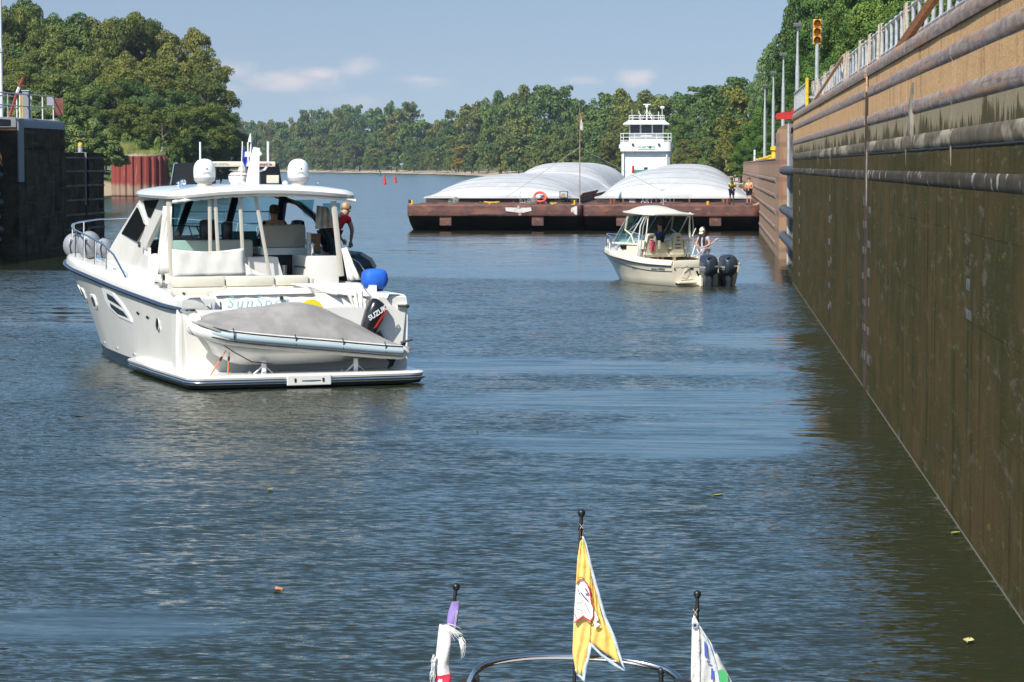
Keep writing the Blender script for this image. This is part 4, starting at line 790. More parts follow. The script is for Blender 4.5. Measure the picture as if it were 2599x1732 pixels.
def barge(cx, y0, zp, label, seed, lw=5.3):
    w = empty('barge', (cx, y0, 0), 0, label, 'barge', 'covered hopper barges of the tow'); rr = random.Random(seed); L_ = 59.0
    # hull: rounded plan corners, front log, raked bow
    def ring(z, y_in, r=.55, hw=lw):
        pts = []
        for k in range(7): a = math.pi + math.pi / 2 * k / 6; pts.append((-hw + r + r * math.cos(a), y_in + r + r * math.sin(a), z))
        for k in range(9):
            x = -hw + r + (2 * hw - 2 * r) * (k + 1) / 10; pts.append((x, y_in + .05 * noise.noise(Vector((x * .9, z * 2, seed))), z + .03 * noise.noise(Vector((x * .6, seed, z)))))
        for k in range(7): a = -math.pi / 2 + math.pi / 2 * k / 6; pts.append((hw - r + r * math.cos(a), y_in + r + r * math.sin(a), z))
        return pts + [(hw, L_, z), (-hw, L_, z)]
    mb = MB(); mb.mat(rakesteel); mb.loft([ring(-1.2, 7.0), ring(-.05, 3.2), ring(.45, 1.3), ring(.93, .25)])
    mb.mat(bargesteel); mb.loft([ring(.90, .02), ring(1.0, -.04), ring(1.26, .0), ring(1.50, -.03), ring(1.56, .04)]); mb.build('hull', None, w, smooth=40)
    for x in (-2.95, 2.62): mb = MB(); mb.prism([(.12, .92), (.12, .33), (.5, .30), (.8, .92)], x - .35, x + .35, 'yz'); mb.build('rake_bracket', bargesteel, w)
    hw = 4.72; zc = 1.92
    mb = MB(); mb.box(-hw, hw, 5.6, L_ - 3, 1.55, zc); mb.build('coaming', coam, w)
    for z in (1.62,): mb = MB(); mb.box(-hw - .3, hw + .3, 5.3, 5.6, z - .08, z + .02); mb.build('coaming_step', bargesteel, w)
    # fibreglass covers: front hood then arched sections with transverse ribs
    mb = MB(); secs = []; vv = [0, .12, .5, 1.0, 1.6, 2.3, 3.1, 4.0, 5.0, 6.1, 7.3, 8.6] + [8.6 + .29 * k for k in range(1, 148)]
    for v in vv:
        yv = 5.35 + v; hood = math.sqrt(max(0, 1 - (1 - min(v, 8.6) / 8.6) ** 2)); hood = max(hood, .0); rib = .055 * abs(math.sin(math.pi * (v - 8.6) / 1.16)) ** .5 if v > 8.6 else .05 * abs(math.sin(v * 2.7)) ** .6
        if v > 8.6 and int((v - 8.6) / 8.7) % 2: rib += .06
        row = []
        for k in range(33):
            u = -1 + 2 * k / 32; x = u * (hw + .14); e = max(0, 1 - (abs(u) / .93) ** (2.3 + .5 * hood)) ** .92; e = e if v > .01 else 0
            row.append((x, yv + (0 if v > 1 else .25 * u * u), zc + .05 + .07 * (1 if abs(u) < .99 else 0) + (zp - zc - .12) * e * hood + rib * min(1, e * 3)))
        secs.append(row)
    base = [[(x, y, zc - .02) for x, y, z in secs[0]]]; mb.sheet(base + secs + [[(x, y, zc - .02) for x, y, z in secs[-1]]]); mb.build('hopper_cover', fib, w, smooth=35)
    seam = pm('cover_joint', (.32, .32, .32), .8)
    for vs_ in (1.0, 2.3, 4.0, 6.1, 8.6, 8.6 + .29 * 12, 8.6 + .29 * 30, 8.6 + .29 * 60):
        i_ = min(range(len(vv)), key=lambda i: abs(vv[i] - vs_)); mb = MB(); mb.tube([Vector(p) + Vector((0, -.01, .008)) for p in secs[i_]], .011, 4); mb.build('cover_joint', seam, w)
    for k in range(22):
        y = 6.5 + 1.05 * k
        if y < L_ - 4: mb = MB(); mb.tube([(hw + .02, y, 1.9), (hw + .30, y + .15, 2.20)], .05, 5); mb.build('cover_dog', rakesteel if k % 3 else bargesteel, w)
    return w
bL = barge(-13.15, 159, 3.25, 'front left grey-covered barge of the tow, with a life ring and generator on deck', 1)
bR = barge(-2.50, 159, 3.68, 'front right grey-covered barge with white number stencils, two deckhands on it', 2)
barge(-13.15, 218.4, 4.12, 'rear left barge of the tow, cover seen past the front left barge', 3)
barge(-2.50, 218.4, 3.98, 'rear right barge of the tow, cover rising behind the front right barge', 4)
def on_b(px, py, Y, par): q = at(px, py, Y); return Vector((q.x - par.location.x, q.y - par.location.y, q.z))
# writing and marks on the barges
q = on_b(1642, 512.5, 164.5, bR); text('ART', .42, dkpaint, bR, facing((q.x, 5.58, 1.735)), 'lettering', .006, bold=.008)
q = on_b(1694, 512.5, 164.5, bR); text('2421', .42, dkpaint, bR, facing((q.x, 5.58, 1.735)), 'lettering', .006, bold=.008, spacing=1.25)
q = on_b(1335, 515, 164.5, bL); text('2310', .30, dkpaint, bL, facing((q.x, 5.58, 1.72)), 'lettering', .006, bold=.008, spacing=1.2)
q = on_b(1605, 512, 164.5, bR); mb = MB(); mb.box(q.x - .2, q.x + .2, 5.57, 5.59, 1.64, 1.86); mb.build('small_placard', pm('grey_placard', (.22, .22, .23), .6, col2=(.4, .4, .4), scale=20), bR)
wp = pm('chalky_white_paint', (.60, .58, .55), .8, col2=(.35, .22, .17), scale=3.5, lo=.5, hi=.62)
q = on_b(1316, 531, 159, bL); mb = MB(); mb.prism([(q.x - .75, 1.2), (q.x - .8, 1.42), (q.x + .1, 1.40), (q.x + .75, 1.42), (q.x + .8, 1.22), (q.x + .3, 1.10), (q.x - .2, 1.12)], -.075, -.05); mb.prism([(q.x - .08, 1.54), (q.x + .05, 1.54), (q.x + .2, .95), (q.x + .02, .95)], -.085, -.06); mb.build('paint_splash', wp, bL)
q = on_b(1457, 538, 159, bL); mb = MB(); mb.box(q.x - .2, q.x + .2, -.02, .1, .96, 1.5, .05); mb.build('pale_fender_plate', wp, bL)
# deck gear
def kevel(par, px, Y, z, m_, wd, nm='kevel'):
    q = on_b(px, 520, Y, par); mb = MB(); mb.tube([(q.x - wd, q.y, z + .17), (q.x - wd * .4, q.y, z + .13), (q.x + wd * .4, q.y, z + .13), (q.x + wd, q.y, z + .17)], [.03, .045, .045, .03], 6); mb.tube([(q.x - wd * .3, q.y, z), (q.x - wd * .25, q.y, z + .13)], .05, 6); mb.build(nm, m_, par)
Z = 1.56
kevel(bL, 1248, 161, Z, yellow, .48); kevel(bL, 1404, 161, Z - .06, yellow, .2); kevel(bR, 1708, 160.8, Z, bargesteel, .55); kevel(bR, 1590, 161, Z - .05, bargesteel, .3); kevel(bR, 1816, 160.6, Z - .06, bargesteel, .35)
for par, px, Y in ((bL, 1044, 160), (bL, 1456, 160.5)):
    q = on_b(px, 515, Y, par); mb = MB(); mb.box(q.x - .13, q.x + .1, q.y - .1, q.y + .1, Z, Z + .27, .03); mb.build('timberhead', yellow, par); mb = MB(); mb.box(q.x - .17, q.x - .02, q.y - .14, q.y - .1, Z + .1, Z + .3); mb.build('black_bracket', dark, par)
for px in (1157, 1356):
    q = on_b(px, 508, 161.5, bL); mb = MB(); mb.lathe([(.08, -.09), (.19, -.08), (.19, -.05), (.1, -.04), (.1, .05), (.19, .06), (.19, .1), (.02, .1)], (q.x, q.y, Z + .27), 14, 'y'); mb.build('winch_drum', pm('winch_grey', (.25, .25, .22), .5, .3, col2=(.12, .1, .08), scale=9), bL)
    mb = MB(); mb.box(q.x - .48, q.x - .02, q.y - .1, q.y + .15, Z, Z + .22, .02); mb.tube([(q.x - .45, q.y, Z + .25), (q.x, q.y - .05, Z + .40)], .03, 5); mb.build('winch_base', pm('winch_grey', (0, 0, 0)), bL)
for par, px in ((bL, 1219), (bL, 1303), (bL, 1385), (bR, 1581.5), (bR, 1665.5), (bR, 1749.5), (bR, 1833.5)):
    q = on_b(px, 512, 163.5, par); mb = MB(); h = .17 if par is bL else .36; mb.box(q.x - .05, q.x + .05, q.y - .05, q.y + .05, Z, Z + h); mb.build('stanchion', bargesteel, par)
for px in (1560, 1847):
    q = on_b(px, 515, 161.6, bR); mb = MB(); rr = random.Random(px)
    for k in range(2): mb.tube([(q.x - .22 + .2 * k, q.y + .1 * k, Z), (q.x - .22 + .2 * k, q.y + .1 * k, Z + .34)], .085, 9)
    mb.build('bitt', pm('rust_orange', (.24, .08, .04), .8, col2=(.12, .05, .03), scale=8), bR)
q = at(1797, 522, 160.6); w = empty('drink_jug', (q.x, q.y, Z), 0, 'small orange and white drink jug standing on the right barge deck', 'jug'); mb = MB(); mb.lathe([(.09, 0), (.095, .19), (.07, .21)], n=12); mb.build('body', pm('jug_orange', (.85, .32, .02), .4), w, smooth=40); mb = MB(); mb.lathe([(.06, .21), (.06, .28), (.01, .29)], n=12); mb.build('lid', dark, w)
q = at(1371, 500.5, 164.0); w = empty('life_ring', (q.x, q.y, q.z), 0, 'orange-red life ring leaning on the front left barge cover', 'life ring'); w.rotation_euler = (R(52), R(3), R(8))
mb = MB(); n1, n2 = 24, 8; mb.loft([[((.36 + .075 * math.cos(b)) * math.cos(a), (.36 + .075 * math.cos(b)) * math.sin(a), .075 * math.sin(b)) for b in [2 * math.pi * j / n2 for j in range(n2)]] for a in [2 * math.pi * i / n1 for i in range(n1 + 1)]], caps=False); mb.build('ring', pm('life_ring_red', (.75, .09, .05), .5), w, smooth=60)
mb = MB(); mb.ball((-.05, -.02, 0), .14, 8, 6, (1, .8, .5)); mb.build('line_bundle', pm('blue_white_line', (.6, .62, .68), .8, col2=(.08, .15, .42), scale=12, lo=.45, hi=.55), w)
q = at(1431, 497, 164.2); w = empty('generator', (q.x, q.y, Z), 0, 'small brown pump engine in a black tube frame by the barge cover', 'engine')
mb = MB()
for x in (-.24, .24):
    for y in (-.2, .2): mb.tube([(x, y, 0), (x, y, .78)], .018, 5)
for z in (.35, .78): mb.tube([(-.24, -.2, z), (.24, -.2, z), (.24, .2, z), (-.24, .2, z), (-.24, -.2, z)], .018, 5)
mb.build('frame', dark, w); mb = MB(); mb.box(-.17, .05, -.12, .12, .38, .66, .04); mb.build('engine_block', pm('engine_brown', (.25, .13, .07), .6, col2=(.45, .35, .22), scale=12), w); mb = MB(); mb.lathe([(.1, -.1), (.12, 0), (.1, .1)], (.12, 0, .5), 12, 'y'); mb.build('flywheel', galv, w)
# jackstaff and stays
q = at(1471.5, 521, 160.6); top = at(1471.5, 262, 160.6).z; w = empty('jackstaff', (q.x, q.y, Z), 0, 'thin rusty flagpole with stays on the bow of the front left barge', 'flagpole')
mb = MB(); mb.tube([(0, 0, 0), (.0, 0, 3.4), (0, 0, top - Z)], [.035, .03, .012], 7); mb.build('pole', pm('rusty_pale_pole', (.42, .34, .29), .6, col2=(.25, .12, .08), scale=4), w)
za = at(1471, 374, 160.6).z - Z; aL, aR = at(1282, 503, 163.5), at(1683, 487, 164)
mb = MB(); mb.tube([(0, 0, za), tuple(aL - Vector((q.x, q.y, Z)))], .014, 4); mb.build('stay', rope_m, w); mb = MB(); mb.tube([(0, 0, za), tuple(aR - Vector((q.x, q.y, Z)))], .012, 4); mb.build('stay', rope_m, w)
mb = MB(); rows_ = []
for i in range(9):
    t_ = i / 8; rows_.append([(.02 + u * (.05 + .23 * t_ * (1 - .55 * t_)) + .03 * math.sin(t_ * 5 + u * 4), .03 * math.sin(3 * t_ + 4 * u), (at(1471, 288, 160.6).z - Z) - t_ * .98 - .1 * u) for u in (0, .33, .66, 1)])
mb.sheet(rows_); mb.build('flag', pm('faded_flag', (.55, .53, .50), .9, col2=(.40, .36, .33), scale=6), w, smooth=60)
q = at(1320, 520, 161); w = MB(); w.tube([(q.x, q.y, Z), (q.x, q.y, Z + .75)], .016, 5); w.tube([(q.x, q.y, Z + .75), (q.x + .06, q.y, Z + .76)], .03, 5); tag(w.build('marker_stick', galv), 'short thin stick standing upright on the front left barge deck', 'stick')
q = at(1683, 521, 161); w = empty('marker_stick', (q.x, q.y, Z), 0, 'thin white stick with a crossbar on the front right barge deck', 'stick'); mb = MB(); mb.tube([(0, 0, 0), (.02, 0, .5), (-.02, 0, .92)], .016, 5); mb.build('stick', white, w); mb = MB(); mb.tube([(-.12, 0, .9), (.1, 0, .93)], .025, 5); mb.build('crossbar', galv, w)
a, b = at(1556, 485.5, 167), at(1598, 494.5, 165.6); w = MB(); w.tube([a, b], .035, 5); tag(w.build('pike_pole', pm('faded_red_pole', (.5, .2, .15), .6)), 'faded red pole lying on the front right barge cover', 'pole')
for (x0, y0), (x1, y1) in (((1908, 528), (1934, 511)), ((1910, 522), (1930, 517))):
    a, b = at(x0, y0, 161.2), at(x1, y1, 161.4); mb = MB(); mb.tube([a, b], .05, 4); tag(mb.build('timber', pm('pale_timber', (.42, .27, .16), .7)), 'rough timber ' + ('leaning steeply' if y0 == 528 else 'lying flatter') + ' at the barge corner by the guide wall', 'timber')
hiv = cloth('hi_vis_yellow', (.50, .85, .04)); navy = cloth('navy_cloth', (.02, .025, .045)); orv = pm('orange_life_vest', (.75, .12, .05), .7, col2=(.55, .30, .22), scale=9)
q = at(1857, 526, 162); person((q.x, q.y, Z), 200, 'deckhand in yellow shirt and dark shorts standing with folded arms on the right barge', dict(elR=(.24, .10, 1.16), haR=(-.02, .24, 1.24), elL=(-.24, .10, 1.14), haL=(.03, .26, 1.18)), skin_d, hiv, navy, dark, vest=pm('worn_orange_vest', (.50, .16, .06), .8, col2=(.3, .1, .05), scale=9), shoes=dark, s=.93)
q = at(1901, 526, 161.8); person((q.x, q.y, Z), 165, 'deckhand in yellow shirt and red life vest looking down at the barge corner', dict(elR=(.25, .08, 1.15), haR=(.02, .25, 1.12), elL=(-.26, .04, 1.15), haL=(-.08, .25, 1.05), knL=(-.12, .08, .5)), skin_l, hiv, navy, pm('dark_hair', (.03, .02, .015), .7), vest=orv, shoes=dark, s=.93)
# towboat
tw = white; YT = 290.0
w = empty('towboat', (at(1640, 420, YT).x, YT, 0), 0, 'white towboat with three-window pilothouse pushing the barges from behind', 'towboat')
def tb_(px): return at(px, 400, YT).x - w.location.x
def tz(py): return at(1640, py, YT).z
mb = MB(); mb.box(-4.8, 4.8, -9, 28, -1, 2.0, .1); mb.build('hull', pm('towboat_hull', (.05, .06, .06), .6), w)
mb = MB(); mb.box(tb_(1578), tb_(1699), -.35, 14, 2.0, tz(384)); mb.build('deckhouse', tw, w)
mb = MB(); mb.box(tb_(1581), tb_(1584), -.60, -.45, 2, tz(384)); mb.build('corner_post', tw, w); mb = MB(); mb.box(tb_(1691), tb_(1694), -.60, -.45, 2, tz(384)); mb.build('corner_post', tw, w)
mb = MB(); xa, xb = tb_(1574.5), tb_(1704.7); r_ = .45; pl = [(xa, 6), (xa, -.9 + r_)] + [(xa + r_ - r_ * math.cos(a), -.9 + r_ - r_ * math.sin(a)) for a in (.4, .8, 1.2, 1.57)] + [(xb - r_ + r_ * math.sin(a), -.9 + r_ - r_ * math.cos(a)) for a in (0, .4, .8, 1.2)] + [(xb, -.9 + r_), (xb, 6)]
mb.prism(pl, tz(384.6), tz(360), 'xy'); mb.build('bridge_deck', tw, w, smooth=40)
mb = MB(); zs = (tz(339.5), tz(349), tz(357))
for z in zs: mb.tube([(xa + .05, 5, z), (xa + .05, -.8, z), (xb - .05, -.8, z), (xb - .05, 5, z)], .035, 5)
mb.build('bridge_rail', tw, w)
for px in (1576, 1583, 1611, 1639, 1667, 1696, 1703.5): mb = MB(); mb.tube([(tb_(px), -.8, tz(361)), (tb_(px), -.8, zs[0])], .035, 5); mb.build('rail_post', tw, w)
mb = MB(); mb.box(tb_(1596), tb_(1684), .5, 4.5, tz(361), tz(338.5)); mb.build('pilothouse', tw, w)
gl = pm('dark_window_glass', (.015, .018, .025), .08, col2=(.04, .045, .055), scale=2)
mb = MB(); mb.box(tb_(1597), tb_(1683), .62, 4.4, tz(338.5), tz(316.5)); mb.build('window', gl, w)
for a_, b_ in ((1596, 1599.3), (1623.3, 1627), (1653.3, 1656.8), (1680.7, 1684)): mb = MB(); mb.box(tb_(a_), tb_(b_), .5, .7, tz(338.5), tz(316)); mb.build('window_post', tw, w)
mb = MB(); e0 = [(tb_(1581), -.9), (tb_(1698.7), -.9), (tb_(1698.7), 5.2), (tb_(1581), 5.2)]; e1 = [(tb_(1595), .3), (tb_(1686), .3), (tb_(1686), 4.4), (tb_(1595), 4.4)]
mb.loft([[(x, y, tz(316.6)) for x, y in e0], [(x, y, tz(315)) for x, y in e0], [(x, y, tz(305.6)) for x, y in e1]]); mb.build('roof', tw, w)
mb = MB()
for z in (tz(293.6), tz(299.5)): mb.tube([(tb_(1596), 4, z), (tb_(1596), .4, z), (tb_(1685), .4, z), (tb_(1685), 4, z)], .03, 5)
mb.build('roof_rail', tw, w)
for px in (1596, 1606, 1622, 1640, 1659, 1676, 1685): mb = MB(); mb.tube([(tb_(px), .4, tz(306)), (tb_(px), .4, tz(293))], .03, 5); mb.build('rail_post', tw, w)
mb = MB(); c = tb_(1641); mb.tube([(c, 1, tz(305)), (c, 1, tz(273))], .07, 6); mb.tube([(tb_(1629), .8, tz(303)), (c, 1, tz(279)), (tb_(1654), .8, tz(303))], .05, 6); mb.build('mast', tw, w)
mb = MB(); mb.lathe([(.15, tz(273)), (.17, tz(268)), (.12, tz(266.5))], (c, 1, 0), 10); mb.box(c - .40, c + .40, .9, 1.1, tz(266.3), tz(263.8), .03); mb.build('radar', tw, w)
for px in (1626, 1654): mb = MB(); mb.lathe([(.16, .3), (.2, .2), (.2, .1), (.02, .08)], (tb_(px), .3, tz(281)), 12, 'y'); mb.build('searchlight', black, w, smooth=50); mb = MB(); mb.tube([(tb_(px) - .22, .5, tz(281)), (tb_(px) - .2, .5, tz(288)), (tb_(px), .5, tz(292)), (tb_(px), .5, tz(305))], .05, 6); mb.build('searchlight_yoke', tw, w)
mb = MB(); mb.tube([(tb_(1679.7), 1, tz(305)), (tb_(1679.7), 1, tz(268))], .035, 5); mb.tube([(tb_(1675), 1, tz(273)), (tb_(1685), 1, tz(273))], .12, 6); mb.build('antenna', tw, w)
for px in (1603, 1671, 1670): mb = MB(); mb.tube([(tb_(px), .9, tz(305)), (tb_(px), .9, tz(283 if px != 1603 else 276))], .02, 5); mb.build('antenna', tw, w)
green = pm('sign_green', (.05, .28, .18), .5); c = tb_(1640.5)
mb = MB(); mb.box(tb_(1619), tb_(1662), -.97, -.905, tz(378.6), tz(370.5)); mb.build('name_board', tw, w)
text('ARTC', .36, green, w, facing((c - .03, -.98, tz(374))), 'lettering', .01, shear=.25, bold=.006)
mb = MB(); mb.lathe([(.15, -.985), (.15, -.975), (.08, -.975), (.08, -.985)], (tb_(1646.5) + .17, 0, tz(374)), 14, 'y'); mb.build('emblem', green, w)
for a_, b_ in ((1619.5, 1628), (1651.5, 1661.5)):
    for py in (372, 375): mb = MB(); mb.box(tb_(a_), tb_(b_), -.98, -.973, tz(py + .6), tz(py - .6)); mb.build('green_stripe', green, w)
for px in (1606.5, 1672.5): mb = MB(); mb.box(tb_(px) - .1, tb_(px) + .1, -1.1, -.9, tz(369.5), tz(364.5), .03); mb.build('floodlight', dark, w)
mb = MB(); mb.box(tb_(1627), tb_(1655), -.86, -.82, tz(347.5), tz(344)); mb.build('name_board', pm('cream_board', (.7, .68, .6), .5), w)
for px in (1572.5, 1708): mb = MB(); mb.tube([(tb_(px), 0, tz(377)), (tb_(px), 0, tz(367))], .07, 6); mb.build('hanging_fender', tw, w)
mb = MB(); mb.box(tb_(1613), tb_(1655), -4.0, -3.6, 2, tz(424)); mb.build('winch_house', tw, w); mb = MB(); mb.box(tb_(1637), tb_(1646), -4.04, -4.0, tz(430), tz(425)); mb.build('window', gl, w)
mb = MB(); mb.box(tb_(1614), tb_(1643), -5.2, -4.2, 2, tz(431)); mb.build('deck_locker', green, w); mb = MB(); mb.tube([(tb_(1610.5), -5, tz(440)), (tb_(1610.5), -5, tz(421))], [.16, .10], 8); mb.build('red_cone', red, w)
mb = MB(); mb.tube([(tb_(1651), .5, tz(425)), (tb_(1651), .5, tz(401))], .04, 5); mb.build('pipe', galv, w)

# ---------------------------------------------------------------- channel buoys and floating leaves
for px, py, m_, lab in ((976, 468, red, 'nearer red channel buoy, left of its twin, on the far water'), (1003, 464, red, 'farther red channel buoy, right of its twin, on the far water')):
    q = onwater(px, py); w = empty('buoy', (q.x, q.y, 0), 0, lab, 'buoy', 'red channel buoys'); k = 1.75
    mb = MB(); mb.lathe([(.40, -.3), (.42, .25), (.36, .35), (.30, 1.0), (.12, 1.65), (.06, 1.75)], n=14); mb.build('float', red, w, smooth=40); mb = MB(); mb.lathe([(.16, 1.6), (.17, 1.85), (.02, 1.95)], n=10); mb.build('top_mark', red, w, smooth=40)
q = onwater(965, 446); w = empty('buoy', (q.x, q.y, 0), 0, 'tiny dark green buoy near the far sandy bank', 'buoy'); mb = MB(); mb.lathe([(.5, -.3), (.5, .6), (.3, 1.5), (.05, 1.9)], n=10); mb.build('float', pm('buoy_green', (.02, .14, .06), .5), w)
lf = [(706, 1502, (.40, .17, .07), .045, 'curled orange-brown leaf floating on the water at lower left'), (1822, 1262, (.30, .25, .07), .045, 'yellow leaf floating in the middle of the water'), (2425, 1358, (.40, .42, .10), .035, 'small yellow-green leaf floating near the wall foot'), (2458, 1633, (.50, .46, .20), .042, 'pale yellow leaf floating at the lower right'), (686, 1248, (.26, .23, .08), .035, 'olive leaf floating below the cruiser'), (1210, 1100, (.4, .35, .1), .022, 'tiny leaf floating behind the cruiser transom')]
for px, py, c, r_, lab in lf:
    q = onwater(px, py); mb = MB(); M_ = Matrix.Translation((q.x, q.y, .008)) @ Matrix.Rotation(px, 4, 'Z'); mb.M = M_; n = 9
    mb.sheet([[((i / (n - 1) - .5) * 2.6 * r_, s_ * r_ * .9 * math.sin(math.pi * min(.98, max(.02, i / (n - 1)))) ** .7 * (1 + .3 * (i % 2)), .02 * abs(s_) + .015 * (i / n) ** 2) for i in range(n)] for s_ in (-1, 0, 1)])
    tag(mb.build('leaf', pm('leaf_%d' % px, c, .6), smooth=60), lab, 'leaf')

# ---------------------------------------------------------------- white cruiser
def interp(tab, y):
    for (a, va), (b, vb) in zip(tab, tab[1:]):
        if a <= y <= b: return va + (vb - va) * (y - a) / (b - a)
    return tab[-1][1] if y > tab[-1][0] else tab[0][1]
def smooth_tab(tab, y):
    d = .25; return (interp(tab, y - d) + 2 * interp(tab, y) + interp(tab, y + d)) / 4 if tab[0][0] + d < y < tab[-1][0] - d else interp(tab, y)
def hull_mesh(mb, btab, ctab, ztab, y0, y1, zs, mats, rake, rake0, flare=1.5, ny=40, close=True):
    """lofted hull; zs: fractions or heights of the lines, mats between them"""
    ys = [y0 + (y1 - y0) * (1 - (1 - i / ny) ** 1.25) for i in range(ny + 1)]; lines = []
    for y in ys:
        b, c, zr = smooth_tab(btab, y), smooth_tab(ctab, y), smooth_tab(ztab, y); L = []
        s = max(0, (y - rake0) / (y1 - rake0)) ** 1.3
        for z in zs:
            z_ = zr if z == 'r' else z; t = max(0, min(1, z_ / zr)); fl = 1 + (flare - 1) * min(1, max(0, (y - y0) / (y1 - y0)) * 1.3)
            hw = c + (b - c) * t ** fl if z_ >= 0 else c * (1 + z_ * 1.1)
            L.append((max(0.0, hw), y - rake * s * (1 - t) - (.5 * s * (-z_) if z_ < 0 else 0), z_))
        lines.append(L)
    n = len(zs)
    for side in (-1, 1):
        for k in range(n - 1):
            mb.mat(mats[k]); mb.sheet([[(side * L[k][0], L[k][1], L[k][2]), (side * L[k + 1][0], L[k + 1][1], L[k + 1][2])] for L in lines])
    if close: mb.mat(mats[0]); L = lines[0]; mb.add([(-h, y, z) for h, y, z in L] + [(h, y, z) for h, y, z in reversed(L)], [tuple(range(2 * n))])
    return lines
YB = [(.9, 1.95), (2, 2.0), (4, 2.08), (6, 2.15), (8, 2.21), (9.5, 2.22), (10.8, 2.12), (12, 1.90), (12.8, 1.58), (13.5, 1.08), (14, .55), (14.3, .02)]
YC = [(.9, 1.80), (4, 1.90), (6, 1.88), (8, 1.80), (10, 1.55), (11, 1.30), (12, .90), (13, .42), (14.3, 0)]
YZ = [(.9, 1.50), (2, 1.51), (5.3, 1.65), (8.3, 1.81), (11.2, 1.93), (14.3, 2.02)]
boot = pm('boot_stripe_dark', (.02, .03, .045), .3, coat=.3); teal = pm('teal_antifouling', (.02, .11, .12), .5, col2=(.02, .07, .07), scale=3); navyrail = pm('navy_rub_rail', (.02, .03, .06), .35)
glassm = bpy.data.materials.new('tinted_glass'); glassm.use_nodes = True; t = NT(glassm.node_tree); t.n.clear()
_tr = t.node('ShaderNodeBsdfTransparent'); _tr.inputs[0].default_value = (.62, .84, .86, 1); _gl = t.node('ShaderNodeBsdfGlossy'); _gl.inputs['Roughness'].default_value = .05; _fr = t.node('ShaderNodeFresnel'); _mx = t.node('ShaderNodeMixShader')
_lw = t.node('ShaderNodeLayerWeight'); _lw.inputs[0].default_value = .25; t.link(t.math('MULTIPLY', _lw.outputs['Facing'], .45), _mx.inputs[0]); t.link(_tr.outputs[0], _mx.inputs[1]); t.link(_gl.outputs[0], _mx.inputs[2]); t.link(_mx.outputs[0], t.node('ShaderNodeOutputMaterial').inputs[0])
darkglass = pm('dark_side_glass', (.012, .014, .015), .06, coat=.5)
KY = 1.06; YO = empty('motor_yacht', (-7.07, 46.17, -.234), R(24), 'large white motor cruiser with hardtop, two radar domes and a grey-covered dinghy across its stern', 'motor boat')
YO.scale = (KY, KY, KY); mb = MB(); hull_mesh(mb, YB, YC, YZ, .9, 14.3, ['r', 1.2, .9, .60, .43, .41, .20, .18, 0, -.5], [gel, gel, gel, gel, gel, boot, gel, teal, teal], 1.2, 9.0); mb.build('hull', None, YO, smooth=50, merge=.0015)
ys_ = [.9 + 13.4 * i / 44 for i in range(45)]
def side_pts(s, dz=0, dx=0): return [(s * (smooth_tab(YB, y) + dx), y, smooth_tab(YZ, y) + dz) for y in ys_]
for s in (-1, 1):
    mb = MB(); mb.tube(side_pts(s, 0, .015), .045, 6); mb.build('rub_rail', navyrail, YO, smooth=50); mb = MB(); mb.tube(side_pts(s, .0, .05), .016, 6); mb.build('rail_strip', steel, YO, smooth=50)
mb = MB()
for s in (-1, 1):     # rounded gunwale
    rows = []
    for y in ys_:
        b, z = smooth_tab(YB, y), smooth_tab(YZ, y); k = 1 if y < 13.2 else max(.05, (14.4 - y) / 1.2)
        rows.append([(s * max(0, v), y, z + h) for v, h in ((b, .02), (b - .01, .10), (b - .05 * k, .17), (b - .13 * k, .205), (b - .30 * k, .21), (b - .34 * k, .14))])
    mb.sheet(rows)
mb.build('gunwale', gel, YO, smooth=50)
mb = MB(); rows = []
for y in [4.2 + 9.9 * i / 30 for i in range(31)]:
    b, z = max(.02, smooth_tab(YB, y) - .28), smooth_tab(YZ, y) + .17; rows.append([(b * u, y, z + .10 * (1 - u * u)) for u in (-1, -.6, 0, .6, 1)])
mb.sheet(rows); mb.build('foredeck', gel, YO, smooth=50)
mb = MB(); secs = []
for y, hw, h in ((7.6, 1.55, .62), (8.6, 1.50, .50), (9.6, 1.38, .38), (10.6, 1.15, .28), (11.5, .85, .17), (12.2, .5, .06)):
    z = smooth_tab(YZ, y) + .15; secs.append([(-hw, y, z), (-hw * .93, y, z + h * .8), (-hw * .6, y, z + h), (0, y, z + h * 1.08), (hw * .6, y, z + h), (hw * .93, y, z + h * .8), (hw, y, z)])
mb.loft(secs); mb.build('coachroof', gel, YO, smooth=60)
# swim platform
pl = []
def rc(cx, cy, r, a0, a1, n=6): return [(cx + r * math.cos(R(a0 + (a1 - a0) * i / n)), cy + r * math.sin(R(a0 + (a1 - a0) * i / n))) for i in range(n + 1)]
pl = rc(-1.72, .32, .32, 180, 265) + [(-.8, -.03), (0, -.05), (.8, -.03)] + rc(1.72, .32, .32, -85, 0) + [(2.1, 2.5), (2.12, 4.6), (1.9, 4.9), (1.6, 4.9), (1.6, 1.3), (-1.6, 1.3), (-1.6, 4.9), (-1.9, 4.9), (-2.12, 4.6), (-2.1, 2.5)]
mb = MB(); n = len(pl)
def ringp(z, o): return [(x * (1 + o / 2), (y - .6) * 1.0 + .6 - (o if y < .5 else 0), z) for x, y in pl]
mb.mat(gel); mb.loft([ringp(.385, .01), ringp(.42, .02), ringp(.445, .0), ringp(.455, -.05)]); mb.mat(boot); mb.loft([ringp(.33, .0), ringp(.38, .005)]); mb.mat(gel); mb.loft([ringp(.305, -.0), ringp(.325, .01)]); mb.mat(boot); mb.loft([ringp(.25, -.03), ringp(.30, -.005)]); mb.mat(rubber); mb.loft([ringp(-.1, -.5), ringp(.20, -.40), ringp(.248, -.10)]); mb.build('swim_platform', None, YO, smooth=40)  # lowest dark inset skirt stands for the shadow between platform and water
